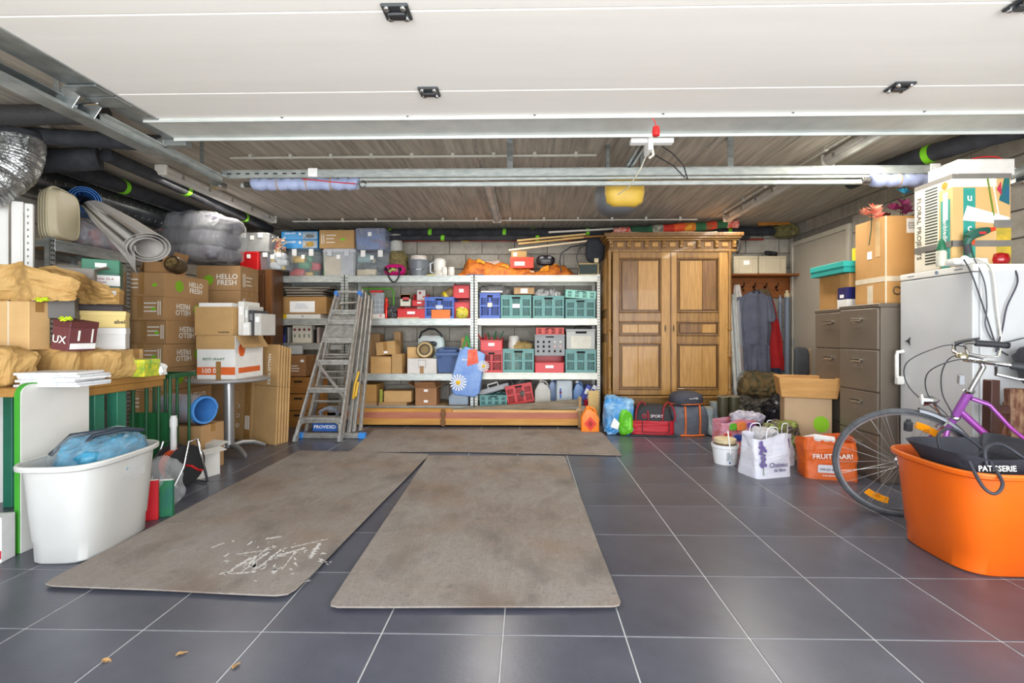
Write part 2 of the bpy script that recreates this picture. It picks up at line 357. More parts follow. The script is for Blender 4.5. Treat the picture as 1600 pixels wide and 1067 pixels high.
def opener():
    o = T('door_opener', 'yellow and grey electric door opener hanging from the ceiling behind the crossbar', 'door opener', (.73, 3.95, 2.14))
    def ring(w, d, z, s=.75): return [Vector((*sup(2 * PI * i / 32, w / 2, d / 2, s), z)) for i in range(32)]
    part('grey_housing', B().loft([ring(.2, .2, -.06), ring(.3, .3, -.03), ring(.36, .36, .03), ring(.36, .37, .13), ring(.34, .35, .16)]), mat('5d5f63', .6, var=.08, bump=.2, bs=200), o, sm=50)
    part('yellow_cover', B().loft([ring(.18, .1, -.035), ring(.28, .16, -.005), ring(.31, .18, .06), ring(.31, .18, .15)]).mul(Matrix.Translation((.03, -.135, 0))), mat('d9b64c', .5, c2='c9a238', sc=4), o, sm=50)
    part('mounting_bracket', B().box(-.16, -.3, .15, .19, -.2, .18).box(-.13, -.25, .18, -.1, -.2, .415).box(.13, -.25, .18, .16, -.2, .415), GALV, o, bv=.002)
    r = part('drive_rail', B().box(.0, -1.5, .2, .05, -.02, .21).box(.0, -1.5, .21, .008, -.02, .235).box(.042, -1.5, .21, .05, -.02, .235).box(-.02, -.2, .165, .07, -.02, .2), GALV, o)
    part('drive_chain', B().box(.02, -1.5, .19, .03, -.2, .198), BLACKP, r)
    c = part('carriage', B().box(-.1, -1.0, .13, .16, -.95, .16).box(.0, -1.02, .08, .03, -.9, .2), WHITE, o, bv=.003)
    part('cord_loop', B().tube([(.1, -.96, .12), (.18, -.9, .1), (.28, -.8, .06), (.34, -.7, .0), (.3, -.75, .0), (.2, -.85, .04), (.05, -.92, .09)], .004, 6), BLACKP, c, sm=1)
    part('release_cord', B().tube([(.03, -.96, .13), (.0, -.8, .03), (-.03, -.6, -.02), (-.06, -.35, -.0)], .004, 6).tube([(.03, -.98, .12), (.04, -.98, .06), (.02, -.96, .05)], .008, 6), mat('e9e4cf', .7), c, sm=1)
    h = solo('pull_knob', B().lathe([(.006, .05), (.016, .045), (.02, .02), (.018, 0), (.008, -.004)], 16).tube([(0, 0, .045), (-.005, .0, .075), (-.02, 0, .09)], .0025, 6), plastic('d42222'), 'small red release knob hanging on a thin wire below the open door', 'knob', P(1025, 212, 2.5), sm=1)
opener()

# ------------------------------------------------------------------ ceiling lamps and conduits
def tube_lamp(x, y0, y1, label):
    L = y1 - y0; g = T('tube_lamp', label, 'lamp', (x, y0, 2.49), group='long tube lamps under the ceiling')
    part('lamp_body', B().prism([(-.045, 0), (.045, 0), (.05, .03), (.03, .06), (-.03, .06), (-.05, .03)], 0, L), mat('c9c6be', .5), g, bv=.004)
    part('lamp_diffuser', B().prism([(.04 * math.cos(a), -.002 + .035 * math.sin(a)) for a in [PI + PI * i / 10 for i in range(11)]], .03, L - .03), mat('d8d6d0', .25, alpha=.75), g, sm=50)
    part('end_cap', B().box(-.052, -.012, -.03, .052, .02, .06), mat('dcd9d0', .5), g, bv=.006)
    part('end_cap', B().box(-.052, L - .02, -.03, .052, L + .012, .06), mat('dcd9d0', .5), g, bv=.006)
    for i in range(5):
        for s in (-.055, .046): part('clip', B().box(s, L * (i + .5) / 5, -.01, s + .009, L * (i + .5) / 5 + .03, .03), CHROME, g)
    return g
tube_lamp(-3.12, 4.05, 5.85, 'tube lamp on the ceiling above the stacked cartons at the left')
tube_lamp(-.37, 4.2, 5.9, 'tube lamp on the ceiling above the ladder and metal shelves in the middle')
tube_lamp(2.42, 4.2, 5.9, 'tube lamp on the ceiling above the wooden wardrobe at the right')
tube_lamp(2.42, 2.2, 3.95, 'tube lamp on the ceiling nearest the open door, right side')
COND = mat('c6c3ba', .5, var=.06)
def conduit(p0, p1, label, r=.011, n=8):
    p0, p1 = Vector(p0), Vector(p1); g = T('conduit_pipe', label, 'conduit', (0, 0, 0), group=None)
    part('pipe', B().cyl(p0, p1, r, n=10), COND, g, sm=1)
    d = (p1 - p0)
    for i in range(n):
        q = p0 + d * (i + .5) / n; part('pipe_clip', B().box(q.x - .015, q.y - .015, q.z - r - .003, q.x + .015, q.y + .015, min(ZC, q.z + .035)), COND, g, bv=.003)
conduit((-2.4, 3.86, 2.53), (.55, 3.86, 2.53), 'thin pale conduit across the ceiling just behind the crossbar', n=9)
conduit((-2.95, 6.02, 2.52), (2.1, 6.02, 2.52), 'thin pale conduit across the ceiling in front of the black pipes', n=12)
conduit((-3.3, 1.5, 2.52), (-3.3, 4.0, 2.52), 'pale conduit running front to back beside the left ceiling lamp', n=5)
conduit((-3.05, 1.3, 2.53), (-3.05, 2.7, 2.53), 'short pale conduit near the left door track', n=4)
conduit((2.3, 2.6, 2.53), (2.3, 5.9, 2.53), 'pale conduit running front to back beside the right ceiling lamps', n=7)
solo('junction_box', B().box(-.05, -.05, 0, .05, .05, .05).lathe([(.035, 0), (.03, -.02)], 16).cyl((.05, 0, .025), (.09, 0, .025), .012), mat('dedbd2', .5), 'round white junction box on the ceiling at the far left edge', 'junction box', (-3.42, 2.35, 2.5), bv=.004)

# insulated pipes
INS = mat('3a3c42', .92, c2='24262b', sc=10, bump=.3, bs=30)
def ins_pipe(pts, r, label, tapes=(), cat='pipe', m=None, wob=.004, nn=14):
    g = T('insulated_pipe', label, cat, (0, 0, 0)); pts = [Vector(p) for p in pts]; q = []
    for i in range(len(pts) - 1):
        for k in range(nn): q.append(pts[i].lerp(pts[i + 1], k / nn) + Vector((nz((i, k, 0), .7), nz((k, i, 3), .7), nz((k, 1, i), .7))) * wob)
    q.append(pts[-1]); part('insulation', B().tube(q, r, 14), m or INS, g, sm=60)
    for t in tapes:
        i = min(int(t * (len(q) - 1)), len(q) - 2); a = q[i]; d = (q[i + 1] - a).normalized()
        part('green_tape', B().tube([a, a + d * .045], r + .004, 14), GREENT, g, sm=60, lab='bright green tape wrapped round the pipe')
    return g
ins_pipe([(-3.3, 6.45, 2.44), (3.3, 6.45, 2.46)], .055, 'thick black insulated pipe along the top of the back wall', (.13, .3, .46, .62, .78, .9), nn=60, wob=.02)
ins_pipe([(-3.3, 6.3, 2.36), (2.9, 6.38, 2.37)], .035, 'thinner black pipe below the thick one along the back wall', (.22, .36, .55, .7), nn=60, wob=.015)
ins_pipe([(-3.2, 6.58, 2.5), (3.3, 6.58, 2.5)], .04, 'black insulated pipe tucked into the back ceiling corner', (.2, .5, .85), nn=40)
ins_pipe([(-3.16, 3.55, 2.45), (-3.22, 4.6, 2.46), (-3.34, 6.2, 2.46)], .052, 'black insulated pipe running back along the left ceiling beside the lamp', (.45, .8))
ins_pipe([(-3.66, 3.6, 2.44), (-3.7, 4.5, 2.45), (-3.72, 6.2, 2.46)], .062, 'black insulated pipe running back nearest the left wall', (.42,))
ins_pipe([(-3.95, 3.12, 2.43), (-3.3, 3.16, 2.43), (-2.5, 3.34, 2.44)], .055, 'black insulated branch pipe crossing to the left door track', ())
ins_pipe([(-3.85, 3.38, 2.36), (-3.5, 3.4, 2.35), (-3.2, 3.55, 2.42)], .085, 'wide black bend joining the pipes above the silver duct', ())
ins_pipe([(-3.9, 2.88, 2.45), (-3.2, 2.9, 2.45), (-2.6, 2.92, 2.46)], .06, 'ribbed black hose crossing the ceiling at the upper left', (.02,), m=mat('4a4a4c', .5, c2='2f2f31', sc=40, st3=(6, 1, 1), bump=.4))
ins_pipe([(3.4, 3.1, 2.46), (3.1, 3.35, 2.44), (2.95, 3.8, 2.45), (2.9, 4.4, 2.47)], .065, 'black insulated pipe end curving down at the upper right', (.55,))
ins_pipe([(.2, 3.05, 2.51), (3.2, 3.05, 2.51)], .03, 'black pipe on the ceiling just beyond the open door edge', (.3, .8), nn=30, wob=.01)
ins_pipe([(-2.2, 3.05, 2.51), (.0, 3.05, 2.51)], .028, 'black pipe on the ceiling behind the door edge, left half', (.1, .7), nn=30, wob=.01)
rp = T('red_pipe', 'thin red and copper pipe along the back wall above the shelves', 'pipe', (0, 0, 0))
part('pipe', B().cyl((-3.2, 6.62, 2.385), (3.2, 6.62, 2.385), .014, n=10), mat('a8372a', .4, c2='93492f'), rp, sm=1)
for x in (-1.9, -.9, .4, 2.3): part('pipe_clip', B().box(x - .01, 6.6, 2.36, x + .01, 6.65, 2.41), COND, rp)
part('yellow_band', B().cyl((-.9, 6.62, 2.385), (-.8, 6.62, 2.385), .016, n=10), plastic('e8c020'), rp)
# flexible aluminium duct and spiral duct
FO = mat('d0d2d2', .32, .85, c2='8d9090', sc=14, bump=1, bs=50)
g = T('flexible_duct', 'shiny crumpled aluminium flexible duct bending down at the left edge', 'duct', (0, 0, 0))
pp = [P(30, 216, 3.1), P(31, 236, 3.1), P(22, 262, 3.07), P(0, 280, 3.0), P(-40, 300, 2.92)]
q = []
for i in range(len(pp) - 1):
    for k in range(12): q.append(pp[i].lerp(pp[i + 1], k / 12))
part('corrugated_hose', B().tube(q, [.122 + .007 * (i % 2) + .004 * nz((i, 0, 0), .8) for i in range(len(q))], 28), FO, g, sm=60)
part('collar', B().tube([P(30, 208, 3.1), P(30, 217, 3.1)], .128, 24), INS, g, sm=60)
g = T('spiral_duct', 'galvanised spiral seam duct running back along the left wall', 'duct', (0, 0, 0))
a, b_ = Vector((-3.8, 3.3, 2.29)), Vector((-3.8, 6.3, 2.29))
part('duct_body', B().cyl(a, b_, .11, n=28), mat('7e8386', .3, .9, c2='5c6063', sc=6), g, sm=60)
q = [a.lerp(b_, i / 260) + Vector((.112 * math.cos(i * .9), 0, .112 * math.sin(i * .9))) for i in range(261)]
part('spiral_seam', B().tube(q, .004, 5), mat('c8cccd', .3, .9), g, sm=60)
part('support_rail', B().box(-3.72, 3.3, 2.385, -3.7, 6.3, 2.405), GALV, g)
# ------------------------------------------------------------------ oak wardrobe
def wardrobe():
    Y = 5.75; s = (755 / Y); c0, _, _ = F(950, 683, 1142, 365, Y, 0)
    w = T('oak_wardrobe', 'tall carved two-door oak wardrobe standing against the back wall', 'wardrobe', (c0.x, Y, 0))
    def X(u): return P(u, 500, Y).x - c0.x
    def Z(v): return P(1046, v, Y).z
    D = .58; x0, x1 = X(951), X(1141)
    part('back_panel', B().box(x0 + .02, D - .02, .1, x1 - .02, D, Z(388)), OAKD, w)
    for a, b in ((x0, x0 + .035), (x1 - .035, x1)):
        sd = part('side_panel', B().box(a, .02, .0, b, D, Z(388)), OAK, w, bv=.004)
        e = -1 if a < 0 else 1; xx = a if e < 0 else b
        for z0, z1 in ((.35, 1.0), (1.1, 1.3), (1.4, 2.02)): part('raised_panel', B().box(min(xx, xx + e * .012), .12, z0, max(xx, xx + e * .012), D - .1, z1), OAKL, sd, bv=.01)
    part('plinth', B().box(x0 - .02, -.03, 0, x1 + .02, D, .08), OAKD, w, bv=.008)
    part('top_board', B().box(x0, .0, Z(388) - .03, x1, D, Z(388)), OAK, w)
    # base drawer front
    zb = Z(621); dr = part('base_front', B().box(x0 + .03, .0, .08, x1 - .03, .03, zb - .01), OAK, w, bv=.003)
    part('moulding', B().box(x0 + .0, -.03, zb - .01, x1 - .0, .04, zb + .02), OAK, w, bv=.006)
    for a, b in ((x0 + .12, -.02), (.02, x1 - .12)):
        for q in ((a, .13, b, .15), (a, zb - .09, b, zb - .07), (a, .15, a + .02, zb - .09), (b - .02, .15, b, zb - .09)):
            part('moulding', B().box(q[0], -.012, q[1], q[2], 0, q[3]), OAKD, dr, bv=.004)
        part('raised_panel', B().box(a + .03, -.008, .16, b - .03, 0, zb - .1), OAKL, dr, bv=.006)
    # doors
    zt = Z(392); zbb = Z(617)
    m = {0: OAK, 1: OAKL, 2: OAKD}
    for (u0, u1, tones, keyu) in ((957, 1047.5, ((2, 1), (1, 1), (1, 1)), 1039), (1048.5, 1137, ((1, 2), (2, 1), (1, 1)), 1052)):
        a, b = X(u0), X(u1)
        d = part('door', B().box(a, .012, zbb, b, .03, zt), OAKD, w)
        ua, ub = (967, 1033) if u0 < 1000 else (1057, 1123)
        xa, xb = X(ua), X(ub)
        rows = ((Z(403), Z(489)), (Z(502), Z(525)), (Z(536), Z(609)))
        part('stile', B().box(a, -.012, zbb, xa, .014, zt), OAK if u0 < 1000 else OAKL, d, bv=.003)
        part('stile', B().box(xb, -.012, zbb, b, .014, zt), OAKL, d, bv=.003)
        zz = [zt] + [q for r in rows for q in r] + [zbb]
        for i in range(0, 8, 2): part('rail', B().box(xa, -.012, zz[i + 1], xb, .014, zz[i]), OAK, d, bv=.003)
        for (z1, z0), tn in zip(rows, tones):
            t = .02
            for q in ((xa, z0, xb, z0 + t), (xa, z1 - t, xb, z1), (xa, z0 + t, xa + t, z1 - t), (xb - t, z0 + t, xb, z1 - t)):
                part('moulding', B().box(q[0], -.018, q[1], q[2], -.004, q[3]), OAKD, d, bv=.007)
            pxm = xa + (xb - xa) * (.45 if u0 < 1000 else .6)
            for p0, p1, k in ((xa + .035, pxm, tn[0]), (pxm, xb - .035, tn[1])):
                part('raised_panel', B().box(p0, -.012, z0 + .035, p1, .01, z1 - .035), m[k], d, bv=.005)
        kx = X(keyu)
        part('escutcheon', B().prism([(kx + .009 * math.cos(i * PI / 6), Z(513) + .042 * math.sin(i * PI / 6) * (1.2 if i % 3 == 0 else .9)) for i in range(12)], -.017, -.011), mat('4a3a22', .4, .6), d, bv=.001)
    part('centre_strip', B().box(X(1046.6), -.02, zbb, X(1049.2), .0, zt), OAKD, w, bv=.003)
    # turned corner columns
    for u in (952.5, 1139.5):
        cx = X(u); H = zt - zbb
        pr = [(.026, 0), (.026, .05), (.018, .055), (.024, .08), (.017, .1), (.02, .14), (.022, .3), (.02, .44), (.03, .455), (.018, .47), (.03, .5), (.018, .53), (.028, .56), (.02, .6), (.017, .75)]
        pr += [(.017, .76), (.03, .775), (.018, .8), (.028, .83), (.018, .85), (.02, .9), (.021, 1.2), (.019, H - .1), (.026, H - .08), (.02, H - .06), (.028, H - .03), (.028, H)]
        part('turned_column', B().lathe(pr, 16, (cx, -.005, zbb)), OAK, w, sm=60)
        part('column_block', B().box(cx - .035, -.03, .08, cx + .035, .03, zbb), OAK, w, bv=.004)
    # cornice
    zc = Z(390); zT = Z(365.5); cl, cr = X(943), X(1157)
    def cb(dx, y, za, zb2, mm=OAK): return part('cornice', B().box(cl + dx, -y, za, cr - dx, D, zb2), mm, w, bv=.006, seg=2)
    cb(.055, .03, zc - .03, zc); cb(.065, .02, zc, zc + .1, OAKD); cb(.045, .05, zc + .1, zc + .12); cb(.02, .08, zc + .12, zc + .145); cb(.0, .1, zc + .145, zT, OAKD)
    for i in range(8):
        xx = cl + .09 + (cr - cl - .18) * i / 7
        part('dentil_block', B().box(xx - .024, -.055, zc + .015, xx + .024, -.018, zc + .1).box(xx - .018, -.065, zc + .05, xx + .018, -.05, zc + .09), OAK, w, bv=.008)
        if i < 7:
            xn = xx + (cr - cl - .18) / 7 / 2
            part('dentil_block', B().box(xn - .04, -.035, zc + .025, xn + .04, -.018, zc + .085), OAKL, w, bv=.01)
    return zT
ZW = wardrobe()

# ------------------------------------------------------------------ metal shelving
SHZ = [1.84, 1.3, .605, .2]
BOARD = mat('c4a57a', .8, c2='a98a5f', sc=30)
def shelf_unit(u0, u1, Y, zs, label, D=.5, rz=0, xw=None, topw=0, mm=GALVL):
    if xw: x0, x1 = xw
    else: x0, x1 = P(u0, 500, Y).x, P(u1, 500, Y).x
    g = T('metal_shelf_unit', label, 'shelf unit', ((x0 + x1) / 2, Y, 0), rz, 'galvanised shelf units'); w = (x1 - x0) / 2
    H = zs[0] + .01
    hole = mesh(B().prism([(.006 * math.cos(i * PI / 4), .006 * math.sin(i * PI / 4)) for i in range(8)], -.0012, 0), DARK)
    for sx in (-1, 1):
        for y in (0, D - .04):
            fy = y if y == 0 else D
            b = B().box(min(sx * w, sx * (w - .04)), fy - (.002 if y else 0), 0, max(sx * w, sx * (w - .04)), fy + (0 if y else .002), H)
            b.box(min(sx * w, sx * (w - .002)), y, 0, max(sx * w, sx * (w - .002)), y + .04, H)
            u = part('upright', b, mm, g)
            if y == 0:
                h = B()
                for i in range(int(H / .035)):
                    for dx in (.012, .028): h.box(sx * (w - dx) - .0045, -.0015, .02 + i * .035, sx * (w - dx) + .0045, 0, .031 + i * .035)
                part('perforation', h, DARK, u, stuff=1)
            part('foot', B().box(min(sx * w, sx * (w - .042)), y - .001, 0, max(sx * w, sx * (w - .042)), y + .042, .012), BLACKP, u)
    for z in zs:
        part('shelf_board', B().box(-w + .003, .004, z - .012, w - .003, D - .004, z), BOARD, g)
        for y in (-.002, D - .012):
            part('shelf_beam', B().box(-w + .035, y, z - .085, w - .035, y + .012, z - .001).box(-w + .035, y - .003, z - .018, w - .035, y + .014, z - .0005).box(-w + .035, y - .003, z - .085, w - .035, y + .014, z - .072), mm, g, bv=.0015)
        for sx in (-1, 1):
            part('side_beam', B().box(min(sx * (w - .002), sx * (w - .014)), .04, z - .06, max(sx * (w - .002), sx * (w - .014)), D - .04, z - .004), mm, g)
    return g
YS = 6.05
shelf_unit(428, 537.5, YS, [1.84, 1.3, .99, .2], 'galvanised shelf unit nearest the left corner, behind the ladders')
shelf_unit(539, 740, YS, [1.84, 1.3, .605, .2], 'galvanised shelf unit holding cartons and the blue cool box, in the middle')
shelf_unit(741.5, 938, YS, [1.84, 1.3, .62, .2], 'galvanised shelf unit full of teal crates beside the oak wardrobe', mm=STEELW)
gl = shelf_unit(0, 0, 0, [1.79, 1.35, .8, .2], 'galvanised shelf unit along the left wall carrying the rolled rugs', xw=(-.35, .35), mm=GALV)
gl.location = (-3.4, 3.72, 0); gl.rotation_euler = (0, 0, PI / 2)

# ------------------------------------------------------------------ floor boards / mats
MATC = mat('938c85', .95, c2='84766b', sc=1.6, bump=.3, bs=120, thr=.5)
def add_dust(m):
    nt = m.node_tree; N, L = nt.nodes, nt.links; b = N['Principled BSDF']; src = b.inputs['Base Color'].links[0].from_socket
    tc = N.new('ShaderNodeTexCoord')
    for sc, lo, hi, col, amt, s3 in ((30, .5, .8, (.40, .37, .34, 1), .35, (1, .35, 1)), (5, .5, .75, (.3, .27, .25, 1), .4, (1, 1, 1)), (3, .5, .75, (.07, .06, .055, 1), .5, (1.6, 1, 1)), (220, .5, .7, (.1, .09, .08, 1), .35, (1, .15, 1)), (220, .5, .7, (.1, .09, .08, 1), .35, (.15, 1, 1)), (2, .5, .7, (.24, .15, .09, 1), .4, (1, 1, 1)), (14, .64, .76, (.06, .05, .05, 1), .4, (1, 1, 1))):
        mp = N.new('ShaderNodeMapping'); mp.inputs['Scale'].default_value = s3; mp.inputs['Location'].default_value = (sc, sc, 0)
        n = N.new('ShaderNodeTexNoise'); n.inputs['Scale'].default_value = sc; n.inputs['Detail'].default_value = 7; L.new(tc.outputs['Object'], mp.inputs[0]); L.new(mp.outputs[0], n.inputs['Vector'])
        r = N.new('ShaderNodeMapRange'); r.inputs[1].default_value = lo; r.inputs[2].default_value = hi; r.inputs[4].default_value = amt; L.new(n.outputs[0], r.inputs[0])
        x = N.new('ShaderNodeMixRGB'); x.inputs[2].default_value = col; L.new(r.outputs[0], x.inputs[0]); L.new(src, x.inputs[1]); src = x.outputs[0]
    L.new(src, b.inputs['Base Color'])
add_dust(MATC)
def floor_mat(pts, z, label, rnd=.05):
    q = [PZ(u, v, z) for u, v in pts]; c = sum(q, Vector()) / len(q); c.z = 0; out = []
    n = len(q)
    for i in range(n):
        p, a, b = q[i], q[i - 1], q[(i + 1) % n]
        da, db = (a - p).normalized() * rnd, (b - p).normalized() * rnd
        for t in (0, .5, 1): out.append(((p + da) * (1 - t) ** 2 + p * 2 * t * (1 - t) + (p + db) * t * t))
        m = 14
        for k in range(1, m):
            t = k / m; e = (p + db).lerp(b - (b - p).normalized() * rnd, t); nrm = (b - p).normalized().cross(Vector((0, 0, 1)))
            out.append(e + nrm * .006 * nz(e, 2.5, z * 10))
    poly = [(e.x - c.x, e.y - c.y) for e in out]
    b = B().prism(poly, z - .007, z, 'z')
    solo('floor_mat', b, MATC, label, 'mat', c, bv=.003)
floor_mat([(700, 705), (972, 711), (938, 671), (585, 671), (545, 706)], .012, 'worn brown mat lying crosswise in front of the planks', .03)
floor_mat([(60, 914), (452, 931), (672, 709), (468, 703)], .018, 'worn brown floor mat with white paint smears, left of the pair', .06)
floor_mat([(511, 948), (973, 947), (882, 712), (669, 711)], .02, 'worn grey-brown floor mat lying in the middle of the tiles', .04)
pm = mat('c9c6c2', .9, var=.05); random.seed(4)
g = T('paint_smear', 'white paint smears printed on the worn brown mat', 'paint', PZ(440, 870, .018))
def smear(u0, v0, u1, v1, w):
    a, b_ = PZ(u0, v0, .0182) - g.location, PZ(u1, v1, .0182) - g.location; pts = []; n = 26; d = (b_ - a).normalized(); nn = d.cross(Vector((0, 0, 1)))
    L_ = [a.lerp(b_, i / n) + nn * w * (.1 + 1.9 * abs(nz((i, u0, v0), .9))) for i in range(n + 1)]; R_ = [a.lerp(b_, i / n) - nn * w * (.1 + 1.9 * abs(nz((i, v0, u0), .9))) for i in range(n + 1)]
    b = B()
    b.add([*L_, *R_], [(i, i + 1, n + 2 + i, n + 1 + i) for i in range(n)]); part('smear', b, pm, g)
for q in ((352, 897, 392, 871, .014), (378, 893, 420, 862, .011), (402, 888, 440, 858, .012), (432, 868, 478, 856, .016), (350, 897, 400, 893, .01), (440, 890, 462, 862, .009), (484, 872, 500, 848, .016), (370, 866, 425, 858, .006), (330, 856, 350, 848, .01), (415, 842, 440, 838, .014), (455, 855, 512, 842, .009), (390, 884, 400, 868, .012)): smear(*q)
random.seed(12)
for i in range(90):   # flecks around the smears
    u, v = random.gauss(425, 50), random.gauss(872, 18)
    if not (330 < u < 520 and 835 < v < 912): continue
    o = PZ(u, v, .0183) - g.location; r = random.uniform(.002, .011); e = random.uniform(0, 3); el = random.uniform(1, 3)
    part('smear', B().add([o + Matrix.Rotation(e, 3, 'Z') @ Vector((r * el * math.cos(a) * (1 + .4 * math.sin(3 * a + i)), r * .7 * math.sin(a), 0)) for a in [k * PI / 5 for k in range(10)]], [tuple(range(10))]), pm, g)
for i, (u, v) in enumerate(((166, 1033), (284, 1022), (369, 1041))):
    solo('dry_leaf', B().surf(lambda a, b: ((a - .5) * .035, (b - .5) * .02 * (1 - abs(2 * a - 1) ** 2 + .1), .004 * abs(b - .5) * 2 + .003 * math.sin(a * 6)), 6, 4), mat('b08a58', .8), ['curled dry leaf on the dark tiles, nearest the bottom left corner', 'pale dry leaf scrap between the other two leaves on the tiles', 'small dry leaf on the tiles below the paint-smeared mat'][i], 'leaf', PZ(u, v, .0005), rz=40 * i, group='dry leaves on the floor')

# ------------------------------------------------------------------ wooden planks stack at the shelves' foot
def planks():
    def plank(u0, v0, u1, v1, Y, t, m, label, tilt=None, z=None):
        a = P(u0, v1, Y); b = P(u1, v0, Y); zz = a.z if z is None else z
        return solo('plank', B().box(0, 0, 0, b.x - a.x, t, b.z - zz), m, label, 'plank', (a.x, Y, zz), bv=.004, group='planks stacked below the shelves')
    plank(556, 655, 912, 670, 5.72, .14, mat('cf9a4c', .6, c2='b57c33', sc=2, st3=(1, 9, 9)), 'long yellow wooden beam lying lowest of the plank stack', z=.022)
    plank(535, 645, 905, 655.5, 5.74, .12, mat('b5735a', .6, c2='a2604a', sc=2, st3=(1, 9, 9)), 'long pinkish plank in the middle of the stack')
    plank(556, 639.5, 706, 645, 5.76, .11, mat('d09a4a', .6, c2='b5813a', sc=2, st3=(1, 9, 9)), 'short yellow batten on top of the pinkish plank')
    b = P(905, 645.5, 5.76)
    solo('batten', B().box(-1.5, 0, 0, 0, .08, .035), mat('d8b070', .6, c2='c49655', sc=2, st3=(1, 9, 9)), 'pale wooden batten between the grey board and pinkish plank', 'plank', (b.x - .01, 5.76, b.z), bv=.003)
    a, c = P(700, 640, 5.76), P(908, 627, 5.76)
    bb = B().add([(0, 0, 0), (c.x - a.x, 0, c.z - a.z - .0), (c.x - a.x, 0, c.z - a.z + .075), (0, 0, .055), (0, .1, 0), (c.x - a.x, .1, c.z - a.z), (c.x - a.x, .1, c.z - a.z + .075), (0, .1, .055)], [(0, 1, 2, 3), (7, 6, 5, 4), (0, 4, 5, 1), (3, 2, 6, 7), (0, 3, 7, 4), (1, 5, 6, 2)])
    solo('weathered_board', bb, mat('8f8471', .9, c2='75695a', sc=4, st3=(1, 6, 6), bump=.3), 'weathered grey board slanting across the top of the plank stack', 'board', (a.x, 5.765, a.z - .06), bv=.006)
    k = T('trestle_end', 'carved wooden trestle end post at the right of the plank stack', 'trestle', P(906, 672, 5.66))
    k.location.z = .0125
    part('post', B().lathe([(.02, 0), (.024, .05), (.016, .1), (.026, .14), (.024, .2), (.016, .24), (.022, .3), (.02, .36)], 12), mat('a28660', .7), k, sm=50)
    part('cross_piece', B().box(-.045, -.02, .19, .03, .0, .22), mat('b09878', .7), k, bv=.003)
    j = P(692, 645, 5.69)
    solo('wooden_bracket', B().prism([(-.02, -.16), (.02, -.16), (.03, -.1), (.012, -.06), (.03, -.02), (.02, .04), (-.02, .04), (-.03, -.02), (-.012, -.06), (-.03, -.1)], 0, .03), mat('7a5228', .6), 'small dark carved bracket hooked over the planks', 'bracket', j, bv=.004)
    s = T('square_batten', 'upright pale plywood panel behind the orange jerrycan', 'board', (*P(927, 640, 5.84).xy, 0))
    part('board', B().box(-.06, 0, 0, .07, .018, .42), mat('d8b878', .6), s, bv=.002)
planks()

